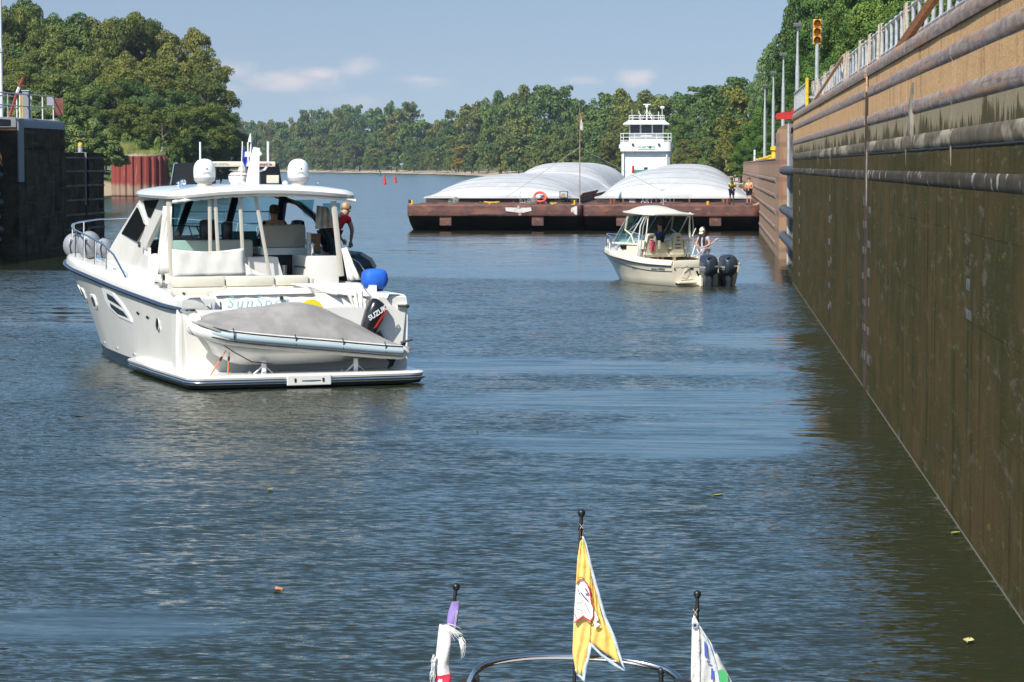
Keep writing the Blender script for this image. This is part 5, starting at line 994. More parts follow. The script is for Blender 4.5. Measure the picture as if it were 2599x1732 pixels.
mb = MB(); mb.tube([(x, y, .345) for x, y in ([(-2.125, 4.5), (-2.12, 2.5)] + [(x * 1.012, y - .02) for x, y in pl[:17]] + [(2.12, 2.5), (2.125, 4.5)])], .022, 6); mb.build('platform_strip', steel, YO, smooth=60)
mb = MB(); mb.box(-.42, .34, -.085, -.05, .27, .44, .015); mb.build('ladder_cover', gel, YO)
for x in (-.28, .2): mb = MB(); mb.box(x - .015, x + .015, -.095, -.084, .33, .39); mb.build('latch', dark, YO)
# transom: raked centre panel, port quarter with locker, starboard quarter with the swept-down side
mb = MB(); mb.loft([[(-1.60, 1.0, .38), (1.6, 1.0, .38), (1.6, 1.5, .38), (-1.6, 1.5, .38)], [(-1.58, 1.12, 1.0), (1.62, 1.12, 1.0), (1.62, 1.6, 1.0), (-1.58, 1.6, 1.0)], [(-1.35, 1.20, 1.62), (1.15, 1.20, 1.62), (1.15, 1.8, 1.62), (-1.35, 1.8, 1.62)], [(-1.32, 1.26, 1.72), (1.1, 1.26, 1.72), (1.1, 1.8, 1.74), (-1.32, 1.8, 1.74)]]); mb.build('transom', gel, YO, smooth=30)
mb = MB(); mb.loft([[(-1.97, .93, .38), (-1.62, 1.0, .38), (-1.62, 1.6, .38), (-1.97, 1.6, .38)], [(-1.97, .9, 1.50), (-1.38, 1.02, 1.50), (-1.38, 1.7, 1.50), (-1.97, 1.7, 1.50)], [(-1.95, .88, 1.66), (-1.36, 1.0, 1.66), (-1.36, 1.8, 1.66), (-1.95, 1.8, 1.66)], [(-1.92, .90, 1.70), (-1.38, 1.02, 1.70), (-1.38, 1.8, 1.70), (-1.92, 1.8, 1.70)], [(-1.86, .95, 1.718), (-1.42, 1.06, 1.718), (-1.42, 1.8, 1.718), (-1.86, 1.8, 1.718)]]); mb.build('port_quarter', gel, YO, smooth=35)
mb = MB(); mb.tube([(-1.99, 1.05, .4), (-2.0, 1.0, 1.0), (-1.985, .99, 1.5)], [.05, .055, .05], 8); mb.build('corner_moulding', gel, YO, smooth=50)
mb = MB(); mb.box(-1.80, -1.44, .985, 1.01, 1.50, 1.655, .03); mb.build('locker_lid', gel, YO); mb = MB(); mb.tube([(-1.78, 1.0, 1.49), (-1.5, 1.01, 1.49), (-1.47, 1.01, 1.42)], .006, 5); mb.build('locker_trim', pm('shadow_gap', (.25, .24, .22), .7), YO)
mb = MB(); mb.tube([(-1.52, .95, 1.56), (-1.46, .94, 1.5)], .016, 6); mb.build('cleat', steel, YO)
mb = MB(); mb.loft([[(1.60, 1.0, .38), (1.98, .95, .38), (1.98, 1.6, .38), (1.6, 1.6, .38)], [(1.45, 1.1, 1.2), (1.99, .93, 1.2), (1.99, 1.7, 1.2), (1.45, 1.7, 1.2)], [(1.5, 1.05, 1.50), (1.98, .90, 1.50), (1.98, 1.8, 1.50), (1.5, 1.8, 1.50)], [(1.5, 1.0, 1.66), (1.95, .88, 1.66), (1.95, 2.0, 1.66), (1.5, 2.0, 1.66)], [(1.52, 1.02, 1.70), (1.92, .90, 1.70), (1.92, 2.0, 1.70), (1.52, 2.0, 1.70)], [(1.56, 1.06, 1.718), (1.86, .95, 1.718), (1.86, 2.0, 1.718), (1.56, 2.0, 1.718)]]); mb.build('starboard_quarter', gel, YO, smooth=35)
mb = MB(); rows = []
for i in range(9):
    u = i / 8; rows.append([(1.05 + .62 * u, 1.22 + .6 * (1 - u) * 0, 1.84 - .22 * u - .10 * math.sin(math.pi * u)), (1.05 + .62 * u, 1.7, 1.86 - .20 * u - .10 * math.sin(math.pi * u)), (1.1 + .55 * u, 1.2, 1.70 - .1 * u)])
mb.sheet([[r[1], r[0], r[2]] for r in rows]); mb.build('walk_through', gel, YO, smooth=60, thick=.05)
mb = MB(); mb.tube([(-1.985, .93, 1.50), (-1.9, .875, 1.50), (-1.75, .90, 1.50)], .04, 6); mb.build('rail_end', steel, YO, smooth=50); mb = MB(); mb.tube([(1.985, .93, 1.50), (1.93, .87, 1.50), (1.8, .90, 1.50)], .045, 6); mb.build('rail_end', steel, YO, smooth=50)
tealtxt = pm('teal_lettering', (.28, .62, .60), .5)
text('SunSpot', .27, tealtxt, YO, facing((-.60, 1.182, 1.605)) @ Matrix.Rotation(R(-7), 4, 'X'), 'boat_name', .001, shear=.25, spacing=1.25, bold=-.006)
mb = MB(); mb.prism([(.35 + .21 * math.cos(R(a)), 1.42 + .21 * math.sin(R(a))) for a in range(0, 181, 15)], 1.165, 1.185); mb.build('sun_emblem', pm('sun_yellow', (.85, .68, .03), .4), YO)
mb = MB(); mb.lathe([(.035, 1.15), (.04, 1.17), (.02, 1.2)], (-.18, 0, 1.665), 12, 'y'); mb.build('stern_light', steel, YO, smooth=50)
mb = MB(); mb.tube([(-1.24, 1.185, 1.62), (-1.23, 1.175, 1.5), (-1.19, 1.165, 1.42)], .008, 6); mb.build('grab_handle', navyrail, YO)
for x in (): mb = MB(); mb.tube([(x, 1.19, 1.69), (x - .02, 1.12, 1.0)], .004, 4); mb.build('panel_seam', pm('shadow_gap', (0, 0, 0)), YO)
# hull side windows and fittings
def on_side(y, z, off=.012):
    b, c, zr = smooth_tab(YB, y), smooth_tab(YC, y), smooth_tab(YZ, y); t_ = z / zr; fl = 1 + .5 * min(1, (y - .9) / 13.4 * 1.3); return (-(c + (b - c) * t_ ** fl) - off, y, z)
def side_poly(name, poly, m_, off=.015, th=.02):
    a = [on_side(y, z, off) for y, z in poly]; b = [on_side(y, z, off - th) for y, z in poly]; mb = MB(); mb.loft([b, a]); return mb.build(name, m_, YO)
def rrect(y0, y1, z0, z1, r=.05, slant=0): return [(y0 + r, z0), (y1 - r, z0), (y1, z0 + r), (y1 + slant, z1 - r), (y1 + slant - r, z1), (y0 + slant + r, z1), (y0 + slant, z1 - r), (y0, z0 + r)]
for (ya, yb, za, zb) in ((9.95, 10.40, 1.28, 1.53), (9.25, 9.75, 1.24, 1.50), (7.88, 8.42, 1.17, 1.43)):
    side_poly('porthole_frame', rrect(ya, yb, za, zb, .07), white, .02); side_poly('porthole', rrect(ya + .12, yb - .10, za + .035, zb - .04, .05), darkglass, .028)
side_poly('window_frame', [(6.85, 1.62), (5.95, 1.57), (5.3, 1.40), (4.75, 1.18), (4.7, 1.09), (5.8, 1.14), (6.55, 1.26), (6.8, 1.4)], white, .018)
side_poly('side_window', [(6.45, 1.54), (5.95, 1.50), (5.5, 1.39), (5.3, 1.33), (6.45, 1.43)], darkglass, .026); side_poly('side_window', [(6.35, 1.36), (5.25, 1.26), (4.92, 1.16), (5.8, 1.19), (6.3, 1.28)], darkglass, .026)
for y, z in ((4.09, 1.29), (3.39, 1.25)): side_poly('badge', [(y - .12, z), (y, z - .03), (y + .12, z), (y, z + .03)], black, .014)
q = on_side(2.67, 1.17); mb = MB(); mb.lathe([(.105, -.02), (.11, 0), (.06, .012)], (-q[1], 0, 0), 16, 'x'); mb = MB(); mb.lathe([(.10, q[0] + .03), (.11, q[0] - .01), (.07, q[0] - .02)], (0, q[1], q[2]), 16, 'x'); mb.build('exhaust_ring', steel, YO, smooth=50); mb = MB(); mb.lathe([(.07, q[0] - .022), (.02, q[0] - .024)], (0, q[1], q[2]), 12, 'x'); mb.build('exhaust_hole', dark, YO)
for y in (4.9, 6.6, 8.2): q = on_side(y, .5); mb = MB(); mb.ball(q, .022, 8, 5); mb.build('drain_fitting', steel, YO)
# side house with windows (both sides)
for s, m_ in ((-1, gel), (1, gel)):
    X = s * 1.60
    def hp(poly, off=0): return [(X + s * (off + .05 * (2.4 - z) - (.10 * (z - 2.4) if z > 2.4 else 0)), y, z) for y, z in poly]
    def plate(name, poly, m, off, th):
        mb = MB(); mb.loft([hp(poly, off - th), hp(poly, off)]); return mb.build(name, m, YO)
    if s < 0:
        plate('side_house', [(9.4, 2.02), (8.75, 2.34), (8.12, 2.62), (6.74, 3.22), (6.62, 3.30), (6.2, 3.36), (4.35, 3.36), (4.25, 3.24), (5.62, 2.36), (5.56, 2.28), (5.3, 2.26), (4.85, 2.32), (4.6, 1.75), (7, 1.75)], gel, 0, .08)
        plate('side_window', [(7.86, 2.61), (6.76, 3.13), (6.55, 3.10), (6.1, 2.94), (5.80, 2.82), (5.86, 2.72), (6.32, 2.49)], darkglass, .012, .02)
        plate('side_window', [(6.25, 3.26), (4.92, 3.29), (5.42, 2.95), (5.66, 2.97), (6.0, 3.12)], darkglass, .012, .02)
        plate('window_trim', [(6.74, 3.20), (6.5, 3.17), (6.08, 3.01), (5.72, 2.87), (5.70, 2.82), (5.86, 2.84), (6.12, 2.95), (6.55, 3.11), (6.78, 3.14)], gel, .022, .02)
    else:
        plate('side_house', [(9.4, 2.02), (8.7, 2.34), (8.1, 2.60), (6.25, 2.44), (5.65, 2.33), (4.85, 2.42), (4.6, 1.75), (7, 1.75)], gel, 0, .08)
        plate('side_window', [(6.2, 3.26), (4.95, 3.28), (5.35, 2.92), (5.75, 2.97)], glassm, -.02, .01)
    plate('side_curtain_window', [(4.9, 2.45), (4.35, 3.22), (3.2, 3.24), (3.6, 2.3)], glassm, -.03, .005)
mb = MB(); mb.loft([[(-1.66, 5.05, 1.80), (-1.66, 4.95, 1.80), (-1.62, 4.95, 1.8), (-1.62, 5.05, 1.8)], [(-1.63, 5.2, 2.42), (-1.63, 5.1, 2.42), (-1.59, 5.1, 2.42), (-1.59, 5.2, 2.42)]]); mb.build('house_edge', gel, YO)
mb = MB(); mb.lathe([(.05, -1.71), (.06, -1.68)], (0, 5.62, 2.46), 10, 'x'); mb.build('nav_light', dark, YO)
# windscreen
def wpt(u, t_): # u across -1..1, t 0 bottom..1 top
    return (u * (1.45 - .12 * t_), 8.05 - .55 * u * u - 1.05 * t_ - .1 * t_ * (1 - u * u), 2.50 + .86 * t_)
for a, b in ((-1, -.34), (-.32, .32), (.34, 1)):
    mb = MB(); mb.sheet([[wpt(a + (b - a) * i / 6, t_) for i in range(7)] for t_ in (0, .5, 1)]); mb.build('windscreen_pane', glassm, YO, smooth=60)
for u in (-.98, -.33, .33, .98): mb = MB(); mb.tube([Vector(wpt(u, -.02)) + Vector((0, -.03, 0)), Vector(wpt(u * .97, 1)) + Vector((0, -.03, 0))], .075 if abs(u) < .5 else .09, 6, flat=.6); mb.build('windscreen_post', black, YO, smooth=50)
mb = MB(); mb.tube([wpt(-1 + i / 6, -.02) for i in range(13)], .04, 6); mb.build('windscreen_base', gel, YO); mb = MB(); mb.tube([Vector(wpt(-1 + i / 6, 1.0)) for i in range(13)], .05, 6); mb.build('windscreen_head', black, YO)
mb = MB(); mb.tube([(1.30, 7.0, 3.30), (1.45, 6.0, 3.18), (1.52, 5.0, 2.92), (1.56, 4.3, 2.55), (1.58, 4.0, 2.2)], .085, 7, flat=.6); mb.build('starboard_frame', black, YO, smooth=50)
# dash, wheel, wiper rail seen through the glass
mb = MB(); mb.prism([(6.2, 1.6), (6.2, 2.30), (6.6, 2.50), (7.8, 2.50), (7.9, 1.6)], -1.4, 1.4, 'yz'); mb.build('dashboard', dark, YO)
mb = MB(); mb.prism([(6.35, 2.3), (6.45, 2.53), (6.8, 2.56), (7.0, 2.4)], -.35, 1.25, 'yz'); mb.build('instrument_hood', black, YO)
mb = MB(); mb.tube([(.85 + .2 * math.cos(a), 6.15 - .05 * math.sin(a), 2.50 + .2 * math.sin(a)) for a in [i * math.pi / 8 for i in range(17)]], .016, 6); mb.build('steering_wheel', black, YO)
mb = MB(); mb.tube([(-.9, 7.0, 2.78), (.1, 7.0, 2.74)], .012, 5); mb.tube([(-.45, 7.0, 2.75), (-.40, 6.9, 2.52)], .012, 5); mb.tube([(-.3, 7.0, 2.75), (-.22, 6.9, 2.52)], .014, 5); mb.build('wiper', black, YO)
# hardtop
def roof_ring(o, z0, zc):
    out = []; hw = 1.70 - o
    path = [(-hw, 3.4)] + [(-hw + .5 - .5 * math.cos(R(a)), 3.2 - .5 * math.sin(R(a)) + o) for a in (0, 25, 50, 75, 90)][0:5]
    path += [(x, 2.7 - .08 * (1 - (x / 1.2) ** 2) + o) for x in (-.9, -.6, -.3, 0, .3, .6, .9)]
    path += [(hw - .5 + .5 * math.cos(R(a)), 3.2 - .5 * math.sin(R(a)) + o) for a in (90, 75, 50, 25, 0)] + [(hw, 3.4)]
    path += [(hw, 4.5), (hw - .03, 5.7), (hw - .15, 6.6)] + [(hw - .7 + .5 * math.cos(R(a)), 6.75 - o + .55 * math.sin(R(a))) for a in (20, 55, 85)] + [(0, 7.45 - o)] + [(-(hw - .7 + .5 * math.cos(R(a))), 6.75 - o + .55 * math.sin(R(a))) for a in (85, 55, 20)] + [(-(hw - .15), 6.6), (-(hw - .03), 5.7), (-hw, 4.5)]
    for x, y in path: out.append((x, y, z0 + zc * (1 - (x / 1.74) ** 2) - .06 * max(0, (y - 5.5) / 2) ** 2 - (.035 * max(0, (3.2 - y)) if True else 0)))
    return out
mb = MB(); mb.loft([roof_ring(.10, 3.30, .13), roof_ring(.02, 3.32, .13), roof_ring(0, 3.37, .13), roof_ring(.03, 3.42, .13), roof_ring(.12, 3.45, .125), roof_ring(.45, 3.475, .11), roof_ring(1.0, 3.485, .09)]); mb.build('hardtop', gel, YO, smooth=50)
mb = MB(); mb.tube([(x, 2.84 - .07 * (1 - (x / 1.6) ** 2), 3.265 + .13 * (1 - (x / 1.74) ** 2)) for x in [-1.68 + 3.3 * i / 60 for i in range(61)]], [.028 + .007 * math.sin(i * 1.9) for i in range(61)], 7); mb.build('rolled_awning', canvas, YO, smooth=60)
# satellite domes, mast, antennas
for x in (-.84, .89):
    mb = MB(); mb.lathe([(.12, 3.50), (.13, 3.60), (.15, 3.61)], (x, 4, 0), 18); mb.build('dome_foot', gelc, YO, smooth=50)
    d = MB(); d.mat(white); d.lathe([(.192, 3.70), (.197, 3.80), (.19, 3.88), (.165, 3.95), (.12, 4.00), (.06, 4.025), (.001, 4.03)], (x, 4, 0), 24); d.mat(pm('dome_grey', (.42, .42, .43), .4)); d.lathe([(.15, 3.605), (.18, 3.64), (.193, 3.70)], (x, 4, 0), 24); do = d.build('satellite_dome', None, YO, smooth=50)
    text('TRACVISION', .035, pm('grey_print', (.3, .3, .32), .5), do, facing((x, 3.800, 3.78)), 'lettering', .002); mb = MB(); mb.box(x - .012, x + .012, 3.799, 3.803, 3.84, 3.862); mb.build('logo_mark', navyrail, do)
mb = MB(); mb.prism([(-.10, 3.50), (.13, 3.50), (.16, 4.22), (.06, 4.24), (.0, 4.05)], 3.92, 4.02, 'xz'); mb.build('mast', gel, YO, smooth=30)
mb = MB(); mb.lathe([(.12, 3.56), (.17, 3.62), (.18, 3.70), (.175, 3.74), (.13, 3.78), (.001, 3.79)], (-.16, 4.25, 0), 20); rdm = mb.build('radar_dome', white, YO, smooth=50); mb = MB(); mb.tube([(-.16 + .182 * math.cos(a), 4.25 + .182 * math.sin(a), 3.735) for a in [i * math.pi / 8 for i in range(17)]], .006, 4); mb.build('red_line', red, rdm)
mb = MB(); mb.tube([(-.16, 4.1, 3.62), (.0, 4.05, 3.55)], .03, 6); mb.build('bracket', gel, YO)
for pts_, nm, m_, r_ in (([(-.04, 4, 3.9), (-.04, 4, 4.33)], 'antenna', white, .013), ([(.0, 4, 4.10), (.02, 4, 4.33)], 'light_pole', white, .012), ([(.1, 4, 4.22), (.12, 4, 4.32), (.12, 4, 4.5)], 'whip_antenna', black, .007), ([(-.88, 4.15, 3.95), (-.88, 4.15, 4.33)], 'antenna', white, .018), ([(.13, 4, 3.80), (.27, 4, 3.84), (.33, 4, 3.93), (.33, 4, 4.34)], 'antenna', white, .022)):
    mb = MB(); mb.tube(pts_, r_, 7); mb.build(nm, m_, YO, smooth=60)
mb = MB(); mb.tube([(.0, 4, 4.33), (.0, 4, 4.38), (.01, 4, 4.48)], [.035, .03, .01], 8); mb.build('anchor_light', white, YO, smooth=60)
mb = MB(); mb.tube([(.12, 3.9, 4.16), (.16, 3.86, 4.10)], .035, 8); mb.build('deck_light', white, YO); mb = MB(); mb.box(-.14, .02, 4.0, 4.05, 4.06, 4.16, .02); mb.build('mast_light', white, YO)
mb = MB(); rows = [[(-.16 + .02 * i * .3 + .035 * u + .02 * math.sin(i * .9 + 3 * u), 4.0 + .03 * math.sin(i + u * 3), 4.28 - .05 * i - .03 * u) for u in (0, .5, 1.0, 1.6 + (.9 if 3 < i < 6 else 0))] for i in range(9)]
mb.sheet(rows); fb = mb.build('flag', pm('flag_blue', (.03, .06, .50), .8, col2=(.45, .48, .6), scale=6, lo=.6, hi=.68), YO, smooth=60)
mb = MB(); mb.tube([(-.17, 4, 3.70), (-.14, 4, 4.34)], .010, 5); mb.build('flag_staff', white, YO)
chrome = pm('chrome', (.85, .86, .9), .05, 1.0)
for x, y, z, r_ in ((-1.30, 4.0, 3.58, .055), (-1.22, 4.05, 3.61, .06)): mb = MB(); mb.ball((x, y, z), r_, 12, 8); mb.build('spotlight', chrome, YO, smooth=60)
for x, y in ((-1.33, 3.9), (-1.25, 3.86), (-1.18, 3.9), (-1.10, 3.95)): mb = MB(); mb.tube([(x, y + .1, 3.50), (x + .01, y, 3.53), (x + .01, y - .12, 3.54)], [.012, .018, .035], 8); mb.build('horn', chrome, YO, smooth=60)
mb = MB(); mb.tube([(.62, 4.0, 3.5), (.62, 4.0, 3.56)], .02, 6); mb.tube([(.62, 4.03, 3.59), (.62, 3.93, 3.59)], [.025, .05], 10); mb.build('loudhailer', white, YO, smooth=50)
mb = MB(); mb.tube([(1.1, 4.2, 3.47), (1.32, 4.3, 3.53)], .022, 6); mb.tube([(1.32, 4.3, 3.5), (1.34, 4.3, 3.60)], .014, 5); mb.build('folded_whip', white, YO)
# cockpit
mb = MB(); mb.box(-1.62, 1.6, 1.8, 6.3, .85, 1.0); mb.build('cockpit_floor', gel, YO)
for s in (-1, 1): mb = MB(); mb.box(s * 1.62 - .05, s * 1.62 + .05, 1.7, 5, .9, 1.83); mb.build('cockpit_side', gel, YO)
for a, b in ((-1.95, -1.02), (-1.0, -.15), (-.13, .46)):
    mb = MB(); mb.box(a, b, 1.72, 1.90, 1.84, 2.02, .05); mb.build('bench_cushion', vinyl, YO, smooth=40)
    mb = MB(); mb.box(a, b, 1.60, 1.86, 1.70, 1.835, .04); mb.build('bench_base', vinyl, YO, smooth=40)
mb = MB(); mb.box(.47, .56, 1.75, 1.95, 1.72, 1.98, .03); mb.build('bench_end', vinyl, YO)
mb = MB(); mb.box(-1.42, .2, 4.6, 4.8, 1.9, 2.56, .06); mb.build('lounge_back', vinyl, YO, smooth=40); mb = MB(); mb.box(-1.45, .1, 3.8, 4.6, 1.2, 2.1, .05); mb.build('lounge_seat', vinyl, YO)
mb = MB(); mb.prism([(-.2, 1.0), (.62, 1.0), (.45, 1.9), (.34, 2.28), (-.2, 2.28)], 3.4, 4.0, 'xz'); mb.build('seat_module', gel, YO, smooth=30)
mb = MB(); mb.box(.30, 1.14, 4.35, 4.55, 2.41, 2.84, .09); mb.build('helm_seat_back', pm('beige_vinyl', (.45, .39, .31), .6, col2=(.40, .34, .27), scale=3), YO, smooth=50); mb = MB(); mb.box(.3, 1.2, 4.4, 5.2, 2.28, 2.42, .03); mb.build('helm_seat_base', gel, YO)
mb = MB(); mb.box(.3, 1.2, 4.5, 5.2, 1.0, 2.27); mb.build('dark_opening', dark, YO); mb = MB(); mb.tube([(.72, 4.4, 1.0), (.72, 4.4, 2.1)], .07, 10); mb.build('seat_pedestal', steel, YO)  # dark box stands for the shadowed opening between helm base and galley
grey_gel = pm('grey_gelcoat', (.50, .47, .43), .4)
mb = MB(); mb.box(.84, 1.42, 3.2, 4.3, 1.0, 2.30, .03); mb.build('galley_unit', gel, YO, smooth=30); mb = MB(); mb.box(.826, .845, 3.35, 4.1, 2.08, 2.10); mb.build('drawer_line', dark, YO)
mb = MB(); mb.tube([(1.0, 3.5, 2.3), (1.0, 3.5, 2.48), (1.02, 3.42, 2.53)], [.05, .045, .03], 8); mb.build('tap', chrome, YO, smooth=50)
mb = MB(); mb.box(1.05, 1.12, 4.0, 4.05, 2.3, 2.7); mb.build('cabinet_edge', gel, YO); mb = MB(); mb.box(1.12, 1.30, 4.0, 4.05, 2.35, 2.68); mb.build('cabinet_door', wood_m, YO)
mb = MB(); mb.box(-.2, -.0, 5.3, 5.5, 2.2, 2.88, .06); mb.box(-.62, -.25, 5.3, 5.5, 2.2, 2.92, .09); mb.build('companion_seat', black, YO, smooth=40); mb = MB(); mb.box(-.05, .42, 5.2, 5.3, 2.4, 2.70, .03); mb.build('teal_cushion', teal, YO)
mb = MB(); mb.box(1.12, 1.38, 5.3, 5.5, 2.3, 2.90, .08); mb.build('seat_headrest', black, YO, smooth=40)
# enclosure posts and canvas
for x0, z0, x1, z1, r_ in ((-1.02, 3.36, -1.03, 2.35, .035), (-.92, 3.36, -.89, 2.35, .035), (-.48, 3.38, -.44, 2.10, .035), (-.2, 3.38, .04, 1.95, .035), (-1.74, 3.28, -1.72, 2.0, .05), (1.22, 3.28, 1.34, 1.95, .055)):
    mb = MB(); mb.tube([(x0, 2.85, z0), (x1, 2.78, z1)], r_, 6, flat=.5); mb.build('canvas_post', pm('cream_strap', (.52, .48, .41), .7), YO, smooth=50)
def drape(name, poly_rows, m_=canvas, th=.012, seed=1, amp=.02):
    mb = MB(); rows = []
    for i, row in enumerate(poly_rows): rows.append([(p[0], p[1] + amp * math.sin(j * 1.7 + i * .4 + seed) + amp * noise.noise(Vector((p[0] * 3, i * .4, seed))), p[2]) for j, p in enumerate(row)])
    mb.sheet(rows); return mb.build(name, m_, YO, smooth=70, thick=th)
def quad_rows(a, b, c, d, nu=14, nv=8): # a tl, b tr, c br, d bl
    a, b, c, d = map(Vector, (a, b, c, d)); return [[a.lerp(b, u / nu).lerp(d.lerp(c, u / nu), v / nv) for u in range(nu + 1)] for v in range(nv + 1)]
rws = quad_rows((-1.72, 2.72, 2.46), (-.44, 2.72, 2.47), (-.42, 2.68, 2.0), (-1.72, 2.68, 1.98))
for j, p in enumerate(rws[0]): p.z -= .05 * math.sin(math.pi * j / 14)
drape('weather_curtain', rws, amp=.009)
drape('weather_curtain', quad_rows((-.42, 2.7, 2.2), (-.25, 2.72, 2.05), (.0, 2.66, 1.98), (-.42, 2.66, 1.98), 8, 4), amp=.012)
drape('gathered_curtain', quad_rows((-1.75, 3.25, 3.20), (-1.72, 3.0, 3.20), (-1.78, 3.35, 1.80), (-1.80, 3.85, 1.80), 14, 8), amp=.02, seed=3)
drape('gathered_curtain', quad_rows((-1.75, 2.9, 3.2), (-1.70, 2.8, 3.2), (-1.72, 2.8, 2.05), (-1.84, 3.3, 2.0), 8, 8), amp=.03, seed=5)
drape('aft_curtain', quad_rows((1.33, 2.74, 2.44), (1.42, 2.72, 2.46), (1.62, 2.5, 1.90), (1.38, 2.5, 1.88), 8, 6), amp=.02, seed=4)
drape('dropped_cover', quad_rows((.1, 1.60, 1.88), (1.35, 1.62, 1.88), (1.42, 1.16, 1.66), (.75, 1.12, 1.70), 18, 8), amp=.05, seed=6)
drape('dropped_cover', quad_rows((.95, 1.18, 1.78), (1.25, 1.14, 1.76), (1.24, 1.02, 1.32), (1.1, 1.02, 1.36), 10, 6), amp=.03, seed=8)
drape('tonneau_edge', quad_rows((-1.32, 1.4, 1.80), (.4, 1.4, 1.82), (.4, 1.20, 1.73), (-1.32, 1.20, 1.72), 20, 3), amp=.012, seed=9)
drape('hanging_jacket', quad_rows((1.03, 3.3, 3.20), (1.25, 3.3, 3.16), (1.36, 3.3, 2.80), (1.02, 3.3, 2.78), 10, 8), pm('khaki_cloth', (.36, .32, .26), .85, col2=(.28, .25, .2), scale=7), amp=.035, seed=11)
# bow rail
def brail(s): return [(s * (smooth_tab(YB, y) - .12), y, z) for y, z in ((5.3, 1.86), (5.7, 2.03), (6.3, 2.26), (7.2, 2.43), (8.5, 2.55), (10, 2.62), (11.2, 2.66), (12.0, 2.70), (12.7, 2.73), (13.5, 2.77))]
mb = MB(); pr_ = brail(-1) + [(0, 14.15, 2.79)] + list(reversed(brail(1))); mb.tube(pr_, .019, 7); mb.build('bow_rail', steel, YO, smooth=60)
for s in (-1, 1):
    for y in (6.9, 7.9, 9.0, 10.1, 11.2, 12.1, 12.9):
        zt_ = interp([(p[1], p[2]) for p in brail(1)], y); b = smooth_tab(YB, y) - .12; mb = MB(); mb.tube([(s * (b - .02), y + .12, smooth_tab(YZ, y) + .2), (s * b, y - .05, zt_)], .014, 6); mb.build('stanchion', steel, YO, smooth=60)
for y in (1.6, 2.2): mb = MB(); mb.tube([(-1.78, y - .08, 1.75), (-1.78, y + .08, 1.75)], .018, 6); mb.build('deck_fitting', dark, YO)
for y in (3.3, 7.1): mb = MB(); mb.tube([(-1.86, y - .12, 1.79 + .04 * (y - 1) * .7), (-1.86, y + .12, 1.79 + .04 * (y - 1) * .7)], .022, 6); mb.build('cleat', steel, YO)
Mw = Matrix.Translation(YO.location) @ Matrix.Rotation(R(24), 4, 'Z') @ Matrix.Scale(KY, 4); before = set(bpy.data.objects)
def yw(x, y, z): return Mw @ Vector((x, y, z))
fgrey = pm('grey_fender', (.28, .29, .31), .45, col2=(.22, .23, .25), scale=4)
for k, (x, y, z, r_, lab) in enumerate(((-1.86, 11.35, 2.28, .22, 'left grey ball fender lashed inside the bow rail'), (-1.80, 10.0, 2.33, .24, 'middle and largest grey ball fender lashed inside the bow rail'), (-1.60, 9.5, 2.28, .17, 'rightmost grey fender half hidden behind the big one at the bow rail'))):
    q = yw(x, y, z); w = empty('fender', q, 0, lab, 'fender', 'grey fenders in the bow rail'); mb = MB(); mb.ball((0, 0, 0), r_, 18, 12, (1, 1, 1.18)); mb.build('bladder', fgrey, w, smooth=70)
    mb = MB(); mb.tube([(0, 0, r_ * 1.12), (0, 0, r_ * 1.3)], .03, 8); mb.build('eye', dark, w); mb = MB(); mb.tube([(.0, -r_ * 1.02, .15), (-.03, -r_ * 1.05, 0), (0, -r_ * .98, -.2)], .012, 5); mb.build('lashing', dark, w)
# covered motor on the rail and large dark fender on the starboard side deck
q = yw(1.72, 2.0, 1.72); w = empty('covered_motor', q, R(24), 'small outboard motor wrapped in a bright blue cover on the starboard quarter', 'outboard motor')
bluec = pm('blue_canvas', (.01, .13, .62), .7, col2=(.01, .09, .45), scale=4, bump=.5, bscale=9)
mb = MB(); secs = []
for z, sx_, sy_ in ((.03, .14, .12), (.09, .20, .16), (.18, .225, .18), (.30, .215, .175), (.36, .18, .14), (.385, .10, .08)):
    secs.append([(sx_ * math.copysign(abs(math.cos(a)) ** .6, math.cos(a)) * (1 + .10 * noise.noise(Vector((a * 2.5, z * 12, 1))) + .02 * math.sin(a * 14 + z * 30)), sy_ * math.copysign(abs(math.sin(a)) ** .6, math.sin(a)), z) for a in [i * math.pi / 10 for i in range(20)]])
mb.loft(secs); mb.build('cover', bluec, w, smooth=60); mb = MB(); mb.box(-.12, .14, -.05, .07, -.02, .03, .01); mb.tube([(-.1, 0, 0), (-.05, 0, .05)], .02, 5); mb.build('bracket', dark, w)
q = yw(1.92, 4.0, 1.74); w = empty('large_fender', q, R(24), 'big rounded navy and grey cover on the starboard side deck under the bending person', 'fender')
mb = MB(); mb.mat(pm('navy_cover', (.008, .012, .022), .35, col2=(.015, .02, .035), scale=4)); secs = []
prof = [(-.30, .0), (-.30, .42), (-.16, .56), (.02, .60), (.22, .48), (.30, .34), (.30, .0)]
for y, k in ((-.5, .6), (-.42, .9), (-.1, 1), (.4, 1), (.6, .85)): secs.append([(x * k, y, z * (k * .5 + .5)) for x, z in prof])
mb.loft(secs); mb.build('shell', None, w, smooth=50); mb = MB(); mb.prism([(.03, .61), (.23, .49), (.31, .35), (.28, .30), (.0, .52)], -.44, .42, 'xz'); mb.build('grey_panel', fgrey, w); mb = MB(); mb.tube([(-.22, -.52, .52), (-.05, -.53, .42), (.1, -.53, .2), (.15, -.52, .0)], .010, 5); mb.build('piping', galv, w)
